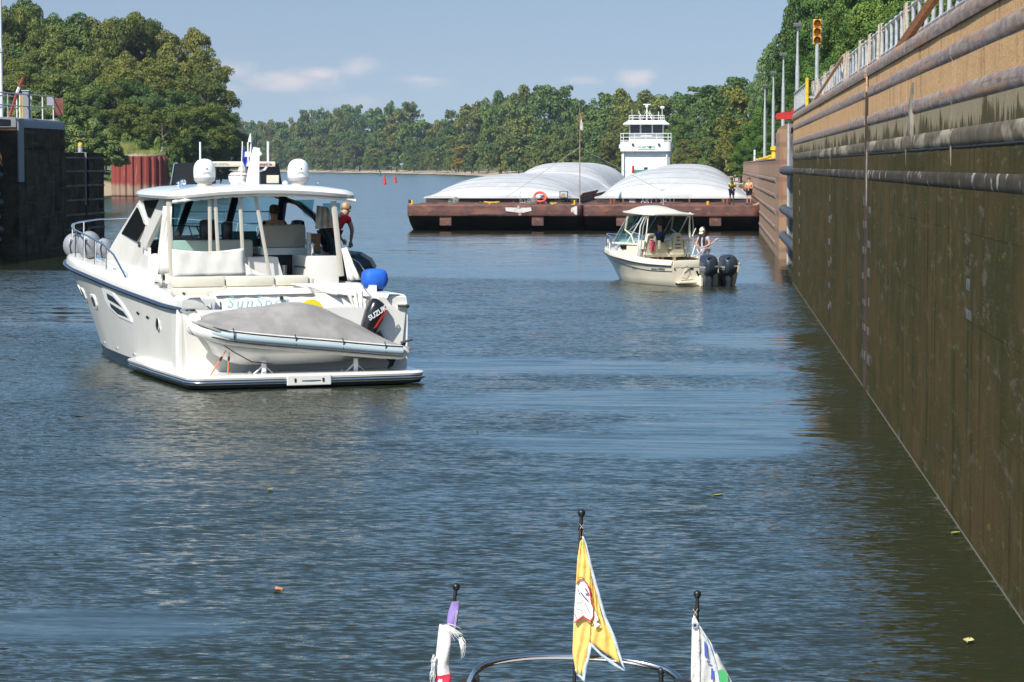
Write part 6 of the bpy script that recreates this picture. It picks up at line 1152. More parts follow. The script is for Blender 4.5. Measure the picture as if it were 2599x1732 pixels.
# people aboard
redc = cloth('red_shirt', (.75, .02, .03)); maroon = cloth('maroon_cloth', (.10, .015, .015)); hair_d = pm('dark_hair', (.03, .02, .015), .7); hair_b = pm('blond_hair', (.50, .36, .20), .7, col2=(.25, .17, .10), scale=12)
q = yw(.66, 4.85, 2.42); sit = dict(pelvis=(0, 0, .05), waist=(0, -.02, .20), chest=(0, -.02, .36), neck=(0, 0, .50), jaw=(0, .03, .57), head=(0, .02, .655), crown=(0, 0, .73), shL=(-.18, 0, .45), elL=(-.25, .1, .2), haL=(-.15, .38, .15), shR=(.18, 0, .45), elR=(.25, .1, .2), haR=(.15, .38, .15), hiL=(-.1, .05, .04), knL=(-.12, .42, .05), anL=(-.12, .45, -.35), toL=(-.12, .6, -.4), hiR=(.1, .05, .04), knR=(.12, .42, .05), anR=(.12, .45, -.35), toR=(.12, .6, -.4))
person(q, 24, 'seated helmsman seen from behind in dark red with short dark hair, under the cruiser hardtop', sit, skin_l, maroon, navy, hair_d, vest=pm('black_vest', (.012, .012, .014), .8), s=1.0)
q = yw(1.70, 4.65, 1.80); bend = dict(pelvis=(0, -.06, .84), waist=(0, .10, .96), chest=(0, .27, 1.10), neck=(0, .40, 1.20), jaw=(0, .47, 1.22), head=(0, .52, 1.29), crown=(0, .55, 1.37), shL=(-.15, .32, 1.16), elL=(-.20, .42, .92), haL=(-.14, .60, .74), shR=(.15, .32, 1.16), elR=(.20, .40, .92), haR=(.10, .52, .70), hiL=(-.09, -.04, .80), knL=(-.10, .03, .44), anL=(-.10, -.04, .08), toL=(-.1, .1, .03), hiR=(.09, -.04, .80), knR=(.10, .03, .44), anR=(.10, -.04, .08), toR=(.1, .1, .03), face=(0, .8, -.5))
person(q, -22, 'person in a red shirt bending over the starboard side with one arm reaching down', bend, skin_l, redc, navy, hair_b, shoes=dark, s=1.0)
# dinghy on the platform
w = DG = empty('inflatable_dinghy', yw(0, .55, .41), R(24), 'rigid inflatable dinghy under a taupe grey cover, lying across the swim platform', 'dinghy'); w.scale = (.93, 1, 1); w.location = yw(-.04, .55, .43)
TZ = [(-1.97, .83), (-1.5, .66), (-.8, .575), (0, .50), (.65, .44), (1.3, .37), (1.9, .33)]
tubem = pm('hypalon_white', (.70, .69, .65), .45, col2=(.6, .59, .56), scale=3); bluestr = pm('pale_blue_strip', (.42, .52, .56), .5)
near = [(-1.93, .10, .80), (-1.86, -.12, .765), (-1.7, -.28, .72), (-1.4, -.38, .65)] + [(x, -.42, interp(TZ, x)) for x in (-1.0, -.5, 0, .5, 1.0, 1.4)] + [(1.78, -.42, .335), (1.92, -.42, .325)]
mb = MB(); rs_ = [.13] * 10 + [.125, .06]; mb.tube(near, rs_, 12); mb.build('near_tube', tubem, w, smooth=60)
far = [(x, -y + .1, z + .12) for x, y, z in near]; mb = MB(); mb.tube(far, rs_, 10); mb.build('far_tube', tubem, w, smooth=60)
mb = MB(); st_ = [(x, y - .125 if x > -1.6 else y - .10, z + .02) for x, y, z in near[1:-1]]; mb.tube(st_, .035, 6, flat=1.6); mb.build('rubbing_strip', bluestr, w, smooth=60)
for dz in (-.075, .08): mb = MB(); mb.tube([(x, y - .012, z + dz) for x, y, z in st_], .014, 5); mb.build('black_strip', rubber, w, smooth=60)
mb = MB(); rows = []
for i in range(25):
    x = -1.88 + 3.72 * i / 24; z0 = interp(TZ, x); kz = .16 + .10 * ((x + .3) / 2) ** 2 + (.5 * max(0, -x - 1.1) ** 1.5); yb_ = -.34 if x > -1.5 else -.34 + (-(x + 1.5)) * .9
    rows.append([(x, yb_, z0 - .08), (x, yb_ + .10, max(kz + .14, z0 - .26)), (x, 0, max(kz, .0) if x > -1.6 else z0 - .1), (x, .36, z0 - .02)])
mb.sheet(rows); mb.build('hull', gel, w, smooth=60, thick=.02)
RZ = [(-1.98, .84), (-1.85, .93), (-1.5, 1.02), (-.8, 1.10), (0, 1.18), (.15, 1.185), (.55, 1.06), (1.0, .87), (1.4, .68), (1.8, .47), (1.97, .38)]
mb = MB(); rows = []
for i in range(61):
    x = -1.98 + 3.95 * i / 60; zt_, zr_ = interp(TZ, x) + .10, smooth_tab(RZ, x); e = 1 - min(1, max(0, (-1.55 - x) / .43)) ** 2; y0_ = -.49 * (e ** .5) + .02; row = [(x, y0_, zt_ - .05)]
    for j in range(1, 15):
        v = j / 14; y = y0_ + (1.0 + .1) * v * (.2 + .8 * e); zz = zt_ + (zr_ - zt_) * math.sin(math.pi * min(1, v * 1.02) * .62) ** .85
        wr = .022 * noise.noise(Vector((x * 1.6, v * 3, 2))) + .012 * noise.noise(Vector((x * 5 + v * 6, v * 2, 7))) + .008 * math.sin(x * 9 + v * 4) * v
        row.append((x, y, zz + wr * min(1, v * 4)))
    rows.append(row)
taupe = pm('taupe_cover', (.315, .30, .285), .85, col2=(.25, .235, .22), scale=2.5, bump=.35, bscale=6)
mb.sheet(rows); mb.build('cover', taupe, w, smooth=70, thick=.01)
for x in (-1.35, -.22, .66, 1.45): z = interp(TZ, x); mb = MB(); mb.tube([(x, -.50, z + .16), (x, -.57, z + .10), (x, -.565, z - .02)], .011, 5); mb.build('cover_strap', dark, w)
mb = MB(); mb.tube([(-1.93, -.05, .88), (-2.02, .0, .80), (-1.97, -.1, .70), (-1.9, -.16, .74)], .018, 6); mb.build('bow_handle', dark, w); mb = MB(); mb.tube([(-1.5, -.44, .52), (-1.35, -.5, .42), (-1.0, -.42, .24), (-.6, -.38, .19)], .010, 5); mb.build('grab_line', dark, w)
# outboard on the dinghy
mb = MB(); Mo = Matrix.Translation((1.50, .30, .92)) @ Matrix.Rotation(R(32), 4, 'Y'); mb.M = Mo; secs = []
for z, sx_, sy_, ox in ((-.34, .11, .13, .03), (-.22, .15, .15, .02), (.0, .185, .16, .0), (.16, .18, .155, -.01), (.25, .14, .12, -.03), (.28, .07, .06, -.04)):
    secs.append([(ox + sx_ * math.copysign(abs(math.cos(a)) ** .75, math.cos(a)), sy_ * math.copysign(abs(math.sin(a)) ** .75, math.sin(a)), z) for a in [i * math.pi / 12 for i in range(24)]])
mb.loft(secs); cw = mb.build('outboard_cowling', black, w, smooth=50)
text('SUZUKI', .12, white, cw, Mo @ facing((.0, -.165, .07), 0) @ Matrix.Rotation(R(62), 4, 'Z'), 'lettering', .004, bold=.004)
mb = MB(); mb.M = Mo; mb.prism([(.07, -.2), (.10, -.17), (.13, .2), (.10, .22)], -.168, -.15, 'xz'); mb.build('red_stripe', red, cw)
mb = MB(); mb.tube([(1.55, .28, .62), (1.68, .22, .40), (1.82, .16, .26)], [.09, .06, .05], 8); mb.build('outboard_leg', black, w, smooth=50)
mb = MB(); mb.tube([(1.72, .14, .16), (1.98, .14, .36)], [.05, .03], 8); mb.prism([(1.78, .20), (1.70, .02), (1.80, .06), (1.88, .22)], .10, .15, 'xz'); mb.prism([(1.90, .40), (2.06, .48), (2.04, .40), (1.95, .34)], .10, .14, 'xz'); mb.build('propeller', black, w)
mb = MB(); mb.tube([(1.9, -.05, .47), (2.12, -.1, .53)], .02, 6); mb.build('tiller', rubber, w)
for k, x in enumerate((-.72, .87)):
    o = empty('boat_chock', yw(x, .3, .41), R(24), ('left' if k == 0 else 'right') + ' white folding chock holding the dinghy off the swim platform', 'chock', 'dinghy chocks on the swim platform')
    mb = MB(); mb.box(-.035, .035, -.05, .03, 0, .26, .01); mb.build('upright', white, o); mb = MB(); mb.tube([(-.2, 0, .01), (-.02, 0, .17)], .014, 5); mb.tube([(.2, 0, .01), (.02, 0, .17)], .008, 5); mb.build('brace', white, o); mb = MB(); mb.tube([(-.2, -.02, .02), (-.26, -.02, .07)], .03, 6); mb.build('hinge', galv, o)
orange = pm('orange_strap', (.75, .20, .06), .7)
for k, (x0, z0, x1, z1) in enumerate(((-1.33, .48, -1.62, .02), (-1.30, .48, -1.32, .02))):
    mb = MB(); a, b = yw(x0, .3, .41 + z0), yw(x1, .35, .41 + z1); mb.mat(orange).tube([b, a.lerp(b, .45)], .014, 5); mb.mat(dark).tube([a.lerp(b, .45), a.lerp(b, .3)], .022, 5); mb.mat(orange).tube([a.lerp(b, .3), a], .008, 5); tag(mb.build('tie_strap', None), ('slanting' if k == 0 else 'upright') + ' orange tie-down strap under the bow of the dinghy', 'strap', 'orange straps under the dinghy')

for o in set(bpy.data.objects) - before:
    if o.parent is None and o.type == 'EMPTY': o.scale = o.scale * KY

# ---------------------------------------------------------------- black-arched boat beyond the cruiser
q = at(572, 422, 66); w = empty('motor_boat', (q.x, 66, 0), R(10), 'dark boat with a black radar arch and long radar bar, half hidden beyond the cruiser', 'motor boat')
mb = MB(); hull_mesh(mb, [(0, 1.25), (3, 1.35), (6, 1.1), (7.5, .5), (8.2, .02)], [(0, 1.1), (4, 1.0), (7, .3), (8.2, 0)], [(0, .95), (8.2, 1.3)], 0, 8.2, ['r', .5, 0, -.4], [gel, gel, boot], .8, 5); mb.build('hull', None, w, smooth=50)
mb = MB(); mb.box(-1.2, 1.2, .2, 7, .85, .95); mb.build('deck', gel, w); mb = MB(); mb.prism([(3, .95), (3, 1.6), (3.6, 1.9), (5.5, 1.55), (6.5, .95)], -.9, .9, 'yz'); mb.build('cabin', darkglass, w)
def bx_(px, py): p_ = at(px, py, 66); return p_.x - q.x, p_.z
arch = [bx_(*p) for p in ((437, 440), (441, 417), (470, 413), (575, 412), (660, 412), (708, 416), (716, 470), (660, 470), (659, 428), (547, 428), (546, 470), (433, 470))]
mb = MB(); mb.prism([(x, z) for x, z in arch], 1.6, 1.9, 'xz'); mb.build('radar_arch', black, w, smooth=30)
for px in (436, 714): x, z = bx_(px, 470); mb = MB(); mb.tube([(x * 1.02, 1.9, .9), (x, 1.75, z)], .04, 6); mb.build('arch_leg', black, w)
x0, z0 = bx_(433, 470); x1, z1 = bx_(441, 416); mb = MB(); mb.tube([(x0 - .02, 1.58, z0), (x1 - .01, 1.58, z1), (x1 + .08, 1.58, z1 + .02)], .018, 5); mb.build('arch_trim', steel, w)
xa, za = bx_(530, 410); xb, zb = bx_(699, 424); mb = MB(); mb.box(xa, xb, 1.45, 1.6, zb, za, .03); rb = mb.build('radar_bar', gelc, w, smooth=40); mb = MB(); mb.tube([((xa + xb) / 2, 1.55, zb - .12), ((xa + xb) / 2, 1.55, zb)], .12, 10); mb.build('radar_base', gelc, w)
text('HD DIGITAL', .075, pm('grey_print', (0, 0, 0)), rb, facing((bx_(560, 417)[0], 1.445, (za + zb) / 2)), 'lettering', .003); text('Raymarine', .10, pm('dark_red_print', (.35, .03, .03), .5), rb, facing((bx_(668, 417)[0], 1.445, (za + zb) / 2)), 'lettering', .003, bold=.002)
xa, za = bx_(676, 446); xb, zb = bx_(708, 467); mb = MB(); mb.box(xa, xb, 1.3, 1.58, zb, za, .02); mb.build('speaker_box', gelc, w)
x, z = bx_(575, 590); mb = MB(); mb.tube([(-1.1, .3, 2.75), (1.1, .3, 2.75)], .02, 5); mb.tube([(-1.1, .3, 2.45), (1.1, .3, 2.45)], .02, 5); mb.build('stern_rail', steel, w)
for x in (-1.1, 0, 1.1): mb = MB(); mb.tube([(x, .3, .95), (x, .3, 2.75)], .02, 5); mb.build('rail_post', steel, w)

# ---------------------------------------------------------------- small walkaround boat with twin outboards
GB = empty('fishing_boat', (-.24, 86.58, 0), R(30), 'small cream walkaround fishing boat with hardtop and twin outboards, in front of the barges', 'fishing boat')
Mg = Matrix.Translation(GB.location) @ Matrix.Rotation(R(30), 4, 'Z')
def gw(x, y, z): return Mg @ Vector((x, y, z))
GBt = [(0, 1.28), (1.5, 1.32), (3, 1.30), (4, 1.20), (4.9, .98), (5.6, .70), (6.4, .40), (6.88, .10), (6.98, .01)]; GCt = [(0, 1.12), (2, 1.12), (3.5, .95), (4.8, .62), (5.8, .28), (6.98, 0)]; GZt = [(0, .66), (1.5, .665), (2.4, .70), (3.6, .79), (5, .86), (6.98, .93)]
mb = MB(); hull_mesh(mb, GBt, GCt, GZt, 0, 6.98, ['r', .57, .40, .22, .05, -.2, -.4], [gelc] * 6, 1.0, 3.8, 1.6); mb.build('hull', None, GB, smooth=60, merge=.0015)
gy = [6.98 * i / 36 for i in range(37)]
for s in (-1, 1):
    mb = MB(); mb.tube([(s * (smooth_tab(GBt, y) + .012), y, smooth_tab(GZt, y)) for y in gy], .024, 6); mb.build('rub_rail', navyrail, GB, smooth=50)
    mb = MB(); pts_ = []
    for y in gy[:-3]:
        b, c, zr = smooth_tab(GBt, y), smooth_tab(GCt, y), smooth_tab(GZt, y); z = zr - .17 - .02 * math.sin(y); t_ = z / zr; fl = 1 + .6 * min(1, y / 6.98 * 1.3); sh = 1.0 * (max(0, (y - 3.8) / 2.88)) ** 1.3 * (1 - t_); pts_.append((s * (c + (b - c) * t_ ** fl + .006), y - sh, z))
    mb.tube(pts_, .010, 5); mb.build('pin_stripe', navyrail, GB, smooth=50)
mb = MB()
for s in (-1, 1):
    rows = []
    for y in gy:
        b, z = smooth_tab(GBt, y), smooth_tab(GZt, y); k = min(1, b / .4); rows.append([(s * v, y, z + h) for v, h in ((b, .01), (b - .01 * k, .10), (b - .04 * k, .16), (b - .10 * k, .185), (b - .24 * k, .185), (b - .26 * k, .12))])
    mb.sheet(rows)
mb.box(-1.22, .55, -.02, .28, .60, .845, .05); mb.build('gunwale', gelc, GB, smooth=50)
mb = MB(); rows = []
for y in [3.6 + 3.0 * i / 14 for i in range(15)]: b, z = max(.02, smooth_tab(GBt, y) - .2), smooth_tab(GZt, y) + .13; rows.append([(b * u, y, z + .05 * (1 - u * u)) for u in (-1, -.5, 0, .5, 1)])
mb.sheet(rows); mb.build('foredeck', gelc, GB, smooth=50)
mb = MB(); mb.box(-.98, .98, .2, 3.0, .32, .36); mb.build('cockpit_sole', gelc, GB)
mb = MB(); secs = []
for y, hw, z1 in ((3.0, .92, 1.30), (3.9, .90, 1.36), (4.5, .82, 1.42), (4.85, .70, 1.24), (5.4, .5, 1.10), (5.7, .3, 1.0)): secs.append([(-hw - .03, y, .85), (-hw, y, z1 - .08), (-hw * .85, y, z1), (0, y, z1 + .04), (hw * .85, y, z1), (hw, y, z1 - .08), (hw + .03, y, .85)])
mb.loft(secs); mb.build('cuddy', gelc, GB, smooth=50)
mb = MB(); mb.box(-.945, -.92, 3.75, 4.15, 1.10, 1.24, .02); mb.build('cabin_window', darkglass, GB)
# transom details
mb = MB(); mb.box(-1.10, -.42, -.20, -.01, .10, .16, .02); mb.build('swim_step', gelc, GB); mb = MB(); mb.tube([(-1.0, -.16, .20), (-.55, -.16, .22)], .012, 5); mb.tube([(-.95, -.1, .58), (-.72, -.08, .66), (-.70, -.1, .55)], .012, 5); mb.build('grab_rail', steel, GB)
mb = MB(); mb.prism([(-.90, .30), (-.72, .25), (-.62, .38), (-.62, .58), (-.72, .60)], -.018, -.005); mb.build('transom_door', pm('door_shade', (.70, .63, .49), .4), GB); mb = MB(); mb.box(-.60, -.47, -.02, -.0, .55, .60); mb.build('vent', dark, GB)
for x in (-1.1, -.98): mb = MB(); mb.lathe([(.035, -.03), (.035, 0)], (x, 0, .09), 10, 'y'); mb.build('drain', dark, GB)
mb = MB(); mb.lathe([(.03, -.03), (.03, 0)], (-1.17, 0, .58), 10, 'y'); mb.build('cleat', steel, GB)
mb = MB(); mb.tube([(-.40, -.1, .50), (-.33, -.12, .34)], .035, 8); mb.build('tilt_ram', black, GB); mb = MB(); mb.box(-.33, -.24, -.25, 0, .0, .36, .02); mb.box(.75, .83, -.25, 0, 0, .5, .02); mb.build('motor_bracket', gelc, GB)
# writing on the hull side
def gside(y, z, off=.004):
    b, c, zr = smooth_tab(GBt, y), smooth_tab(GCt, y), smooth_tab(GZt, y); t_ = z / zr; return Vector((-(c + (b - c) * t_ ** (1 + .6 * min(1, y / 6.98 * 1.3))) - off, y, z))
p1 = gside(.92, .555); text('GRADY-WHITE', .135, navyrail, GB, Matrix.Translation(p1) @ Matrix.Rotation(R(-90), 4, 'Z') @ Matrix.Rotation(R(83), 4, 'X') @ Matrix.Identity(4), 'lettering', .001, bold=.004, squeeze=1.0)
p1 = gside(2.6, .50); text('ADVENTURE', .07, navyrail, GB, Matrix.Translation(p1) @ Matrix.Rotation(R(-90), 4, 'Z') @ Matrix.Rotation(R(82), 4, 'X'), 'lettering', .001, shear=.5)
# windscreen, frame and hardtop
tubes = [([(-.90, 4.80, 1.28), (-.86, 3.66, 2.32)], .020), ([(-.92, 3.73, 1.31), (-.86, 2.60, 2.33)], .022), ([(-.98, 2.92, .85), (-.93, 2.75, 1.9), (-.84, 2.5, 2.33)], .024), ([(-.98, 2.70, .85), (-.93, 2.55, 1.9), (-.84, 2.4, 2.32)], .020), ([(.98, 2.92, .85), (.93, 2.75, 1.9), (.84, 2.5, 2.33)], .024), ([(.98, 2.55, .85), (.92, 2.45, 1.9), (.84, 2.4, 2.32)], .018),
         ([(.90, 4.80, 1.28), (.86, 3.66, 2.32)], .020), ([(.92, 3.73, 1.31), (.86, 2.60, 2.33)], .022), ([(-.88, 4.4, 1.48), (-.86, 3.54, 2.35)], .016), ([(-.35, 4.9, 1.45), (-.35, 3.75, 2.38)], .018), ([(.35, 4.9, 1.45), (.35, 3.75, 2.38)], .018), ([(-.93, 2.75, 1.62), (-.9, 3.5, 1.70)], .014), ([(-.90, 3.0, 2.0), (-.88, 3.9, 1.62)], .014)]
for p_, r_ in tubes: mb = MB(); mb.tube(p_, r_, 7); mb.build('frame_tube', galv if r_ < .022 else white, GB, smooth=50)
for a, b in ((-.86, -.36), (-.34, .34), (.36, .86)): mb = MB(); mb.sheet([[(a, 4.75, 1.32), (b, 4.75 if abs(a) > .3 and abs(b) > .3 else 4.9, 1.32)], [(a, 3.70, 2.28), (b, 3.70, 2.28)]]); mb.build('windscreen', glassm, GB)
for s in (-1, 1):
    mb = MB(); mb.sheet([[(s * .91, 4.75, 1.33), (s * .92, 3.3, 1.33)], [(s * .87, 3.75, 2.25), (s * .87, 2.7, 2.28)]]); mb.build('side_window', glassm, GB)
    mb = MB(); mb.tube([(s * .9, 3.25, 1.31), (s * .89, 3.45, 1.6), (s * .89, 3.9, 1.75), (s * .88, 3.75, 2.2)], .035, 6, flat=.6); mb.build('window_surround', gelc, GB, smooth=50)
    mb = MB(); mb.box(s * .93 - .02, s * .93 + .02, 3.0, 4.75, 1.26, 1.33, .01); mb.build('sill', gelc, GB)
mb = MB(); mb.box(-.62, .62, 3.7, 4.3, .8, 1.30, .04); mb.build('helm_console', dark, GB)
mb = MB(); mb.sheet([[(-.80, 2.45, 2.24), (.76, 2.45, 2.24)], [(-.86, 2.5, 1.0), (.86, 2.5, 1.0)]]); cl_ = pm('clear_vinyl', (1, 1, 1)); m = cl_; nt = NT(m.node_tree); nt.n.clear(); a_ = nt.node('ShaderNodeBsdfTransparent'); a_.inputs[0].default_value = (.72, .74, .74, 1); g_ = nt.node('ShaderNodeBsdfGlossy'); g_.inputs['Roughness'].default_value = .12; x_ = nt.node('ShaderNodeMixShader'); x_.inputs[0].default_value = .05; nt.link(a_.outputs[0], x_.inputs[1]); nt.link(g_.outputs[0], x_.inputs[2]); nt.link(x_.outputs[0], nt.node('ShaderNodeOutputMaterial').inputs[0]); mb.v, mb.f, mb.m = mb.v, mb.f, mb.m; mb.build('aft_curtain', m, GB)
mb = MB(); mb.tube([(-.88, 2.46, 1.5), (-.80, 2.45, 2.24), (-.72, 2.45, 2.29), (.70, 2.45, 2.25), (.78, 2.45, 2.18), (.80, 2.46, 1.5)], .020, 6); mb.build('curtain_frame', gelc, GB, smooth=50)
mb = MB(); secs = []
for i in range(13):
    v = i / 12; y = 2.15 + 2.15 * v; hw = 1.0 * (1 - .25 * abs(2 * v - 1) ** 4); z0 = 2.27 + .085 * v
    crown = .20 * math.sin(math.pi * min(1, max(0, (v - .12) / .88)) * .85) ** .8; n_ = 12; up_, dn = [], []
    for k in range(n_ + 1): u = -1 + 2 * k / n_; e = (1 - abs(u) ** 2.4); e2 = (1 - min(1, abs(u) / .72) ** 2.5); up_.append((hw * u, y, z0 + .03 + .02 * e + crown * e2)); dn.append((hw * u, y, z0 + .02 * e))
    secs.append(up_ + list(reversed(dn)))
mb.loft(secs); mb.build('hardtop', gelc, GB, smooth=50)
mb = MB(); mb.tube([(.86, 2.42, 1.55), (.93, 2.3, 1.82)], .020, 6); mb.tube([(.88, 2.42, .95), (.94, 2.35, 1.25)], .020, 6); mb.build('rod_holder', white, GB)
# helm seats
for x, lab in ((-.50, None), (.50, None)):
    mb = MB(); sec = [(-.24, .93), (.24, .93), (.22, 1.25), (.17, 1.56), (.10, 1.65), (-.10, 1.65), (-.17, 1.56), (-.22, 1.25)]
    mb.loft([[(x + a * .9, 2.74, z) for a, z in sec], [(x + a, 2.80, z) for a, z in sec], [(x + a, 2.90, z) for a, z in sec], [(x + a * .9, 2.94, z) for a, z in sec]]); st = mb.build('helm_seat', gelc, GB, smooth=40)
    for s in (-1, 1): mb = MB(); mb.box(x + s * .28 - .045, x + s * .28 + .045, 2.7, 3.05, 1.12, 1.42, .04); mb.build('armrest', gelc, st, smooth=40)
    for z in (1.50, 1.40, 1.26, 1.14): mb = MB(); mb.box(x - .06 - (.04 if z < 1.3 else 0), x + .06 + (.04 if z < 1.3 else 0), 2.725, 2.745, z, z + .03, .008); mb.build('slot', dark, st)
    mb = MB(); mb.box(x - .2, x + .2, 2.85, 3.2, .85, .97, .04); mb.tube([(x, 3, .35), (x, 3, .9)], .06, 8); mb.build('seat_base', gelc, st)
o = empty('towel', gw(-.50, 2.70, 1.40), R(28), 'pink towel hanging over the back of the left helm seat in the small boat', 'towel')
rws = quad_rows((-.09, 0, 0), (.09, 0, 0), (.07, -.01, -.34), (-.08, -.01, -.35), 8, 6); mb = MB(); mb.sheet([[Vector((p.x * (1 + .15 * math.sin(i)), p.y + .02 * math.sin(j * 1.9 + i * .3), p.z)) for j, p in enumerate(r)] for i, r in enumerate(rws)]); mb.build('cloth', pm('pink_towel', (.85, .15, .20), .9, col2=(.7, .1, .15), scale=9), o, smooth=60, thick=.02)
# bow rail
mb = MB()
def gr(s): return [(s * (smooth_tab(GBt, y) - .10), y, z) for y, z in ((4.5, 1.30), (4.9, 1.44), (5.4, 1.50), (5.9, 1.52), (6.55, 1.53))]
mb.tube(gr(-1) + [(0, 6.92, 1.55)] + list(reversed(gr(1))), .018, 6); mb.build('bow_rail', steel, GB, smooth=60)
for s in (-1, 1):
    for y, zt_ in ((5.1, 1.46), (5.7, 1.51), (6.2, 1.53)): b = smooth_tab(GBt, y) - .10; mb = MB(); mb.tube([(s * (b - .01), y + .05, 1.0), (s * b, y, zt_)], .015, 6); mb.build('stanchion', steel, GB)
mb = MB(); mb.tube([(-.16, 6.35, 1.0), (-.2, 6.45, 1.36)], .045, 8); mb.build('bow_fender', white, GB, smooth=50); mb = MB(); mb.tube([(-.05, 6.4, 1.08), (.0, 6.9, 1.06)], .04, 6); mb.build('anchor_roller', steel, GB)
# outboards
engm = pm('dark_blue_grey_cowl', (.045, .060, .085), .28, .3, col2=(.03, .042, .062), scale=2, coat=.6)
def outboard(x):
    w = MB(); secs = []
    # profile: (z, half width, y aft, y fore)
    for z, hx, ya, yf in ((.36, .17, -.62, -.22), (.44, .235, -.76, -.18), (.60, .25, -.82, -.16), (.78, .25, -.82, -.15), (.90, .235, -.78, -.16), (.98, .19, -.70, -.20), (1.03, .11, -.60, -.28), (1.04, .03, -.52, -.38)):
        cy, hy = (ya + yf) / 2, (yf - ya) / 2; secs.append([(x + hx * math.copysign(abs(math.cos(a)) ** .62, math.cos(a)), cy + hy * math.copysign(abs(math.sin(a)) ** .62, math.sin(a)), z) for a in [i * math.pi / 14 for i in range(28)]])
    w.loft(secs); o = w.build('outboard_motor', engm, GB, smooth=50)
    mb = MB(); secs = []
    for z, hx, ya, yf in ((-.30, .05, -.58, -.30), (.0, .10, -.66, -.26), (.20, .125, -.70, -.24), (.37, .16, -.66, -.22)): cy, hy = (ya + yf) / 2, (yf - ya) / 2; secs.append([(x + hx * math.copysign(abs(math.cos(a)) ** .7, math.cos(a)), cy + hy * math.sin(a), z) for a in [i * math.pi / 10 for i in range(20)]])
    mb.loft(secs); mb.build('midsection', pm('engine_leg', (.02, .026, .035), .35, coat=.4), o, smooth=50)
    mb = MB(); mb.box(x - .10, x + .10, -.24, 0, .02, .42, .03); mb.build('clamp_bracket', black, o)
    mb = MB(); mb.prism([(x - .20, .93), (x - .07, .965), (x - .09, .92), (x - .19, .87)], -.775, -.70); mb.build('air_scoop', black, o)
    m1 = Matrix.Translation((x - .247, -.50, .62)) @ Matrix.Rotation(R(-90), 4, 'Z') @ Matrix.Rotation(R(90), 4, 'X'); text('YAMAHA', .105, galv, o, m1, 'lettering', .004, bold=.003)
    mb = MB(); mb.box(x - .252, x - .246, -.70, -.36, .535, .55); mb.build('trim_strip', galv, o)
    text('F250', .07, galv, o, facing((x + .10, -.815, .66)), 'lettering', .004, bold=.002)
outboard(-.17); outboard(.55)
# people aboard
bluet = cloth('blue_shirt', (.03, .07, .32)); paleT = cloth('pale_grey_tee', (.50, .50, .58)); capm = pm('cream_cap', (.72, .64, .48), .8)
q = gw(.10, 3.25, .36)
person(q, 40, 'driver in a blue shirt and dark life vest standing between the two helm seats', dict(elL=(-.26, .12, 1.16), haL=(-.16, .36, 1.12), elR=(.26, .1, 1.16), haR=(.18, .34, 1.08), face=(-1, .35, -.05)), skin_l, bluet, navy, hair_d, vest=pm('black_vest', (0, 0, 0)), shoes=dark, s=.94)
q = gw(.22, .52, .22)
person(q, 150, 'angler in a cream cap, grey tee and black suspender vest looking down at the stern', dict(head=(0, .06, 1.63), jaw=(0, .08, 1.53), crown=(0, .05, 1.72), elL=(-.27, .06, 1.16), haL=(-.12, .27, 1.06), elR=(.27, .06, 1.16), haR=(.10, .28, 1.12), face=(.2, .8, -.6)), skin_l, paleT, paleT, hair_d, hat=capm, vest=None, shoes=dark, s=.96)
pe = bpy.data.objects[-1] if False else [o for o in bpy.data.objects if o.name.startswith('person')][-1]
for s in (-1, 1): mb = MB(); mb.tube([(s * .07, .12, 1.12), (s * .085, .17, 1.28), (s * .08, .12, 1.44), (s * .07, -.02, 1.49), (s * .05, -.14, 1.38)], [.035, .04, .038, .03, .03], 8, flat=.5); mb.build('vest_strap', pm('black_vest', (0, 0, 0)), pe, smooth=60)
a, b = gw(-.28, .28, .93), gw(.52, .28, 1.46); w = MB(); w.tube([a, b], .022, 7); w.tube([b, b + (b - a) * .12], [.04, .03], 8); tag(w.build('boat_hook', galv, smooth=50), 'slim metallic pole held slantwise by the angler in the cream cap', 'pole')

# ---------------------------------------------------------------- bow of the boat the picture is taken from
BX = MB(); q0 = at(1130, 1732, 10.7)
w = empty('boat_bow', (at(1469, 1700, 10.7).x, 10.7, 0), R(4.3), 'curved chrome bow pulpit rail at the bottom edge with flag clamps', 'boat bow')
def fl(px, py, dy=0.0): p_ = at(px, py, 10.7 + dy); return Vector((p_.x, p_.y, p_.z))
Mi = (Matrix.Translation(w.location) @ Matrix.Rotation(R(4.3), 4, 'Z')).inverted()
chr2 = pm('dark_chrome', (.55, .52, .50), .12, 1.0)
railp = [(1150, 1800, -.9), (1180, 1760, -.45), (1200, 1716, -.1), (1222, 1692, -.02), (1262, 1678, .02), (1330, 1669, .06), (1400, 1666.5, .08), (1480, 1668, .08), (1560, 1673, .06), (1630, 1684, .04), (1690, 1700, .0), (1722, 1722, -.06), (1740, 1748, -.2), (1765, 1800, -.9)]
mb = MB(); pp = [Mi @ fl(*p_) for p_ in railp]; sm = []
for i in range(len(pp) - 1):
    p0, p1, p2, p3 = pp[max(0, i - 1)], pp[i], pp[i + 1], pp[min(len(pp) - 1, i + 2)]
    for k in range(5): t_ = k / 5; sm.append(.5 * ((2 * p1) + (p2 - p0) * t_ + (2 * p0 - 5 * p1 + 4 * p2 - p3) * t_ ** 2 + (3 * p1 - p0 - 3 * p2 + p3) * t_ ** 3))
sm.append(pp[-1]); mb.tube(sm, .0145, 12); mb.build('pulpit_rail', chr2, w, smooth=60)
mb = MB(); a, b = Mi @ fl(1513, 1667, .08), Mi @ fl(1524, 1668, .08); mb.tube([a, b], .020, 12); mb.build('rail_clamp', pm('grey_clamp', (.30, .30, .29), .5), w, smooth=50)
blk = pm('black_clamp', (.015, .015, .017), .45)
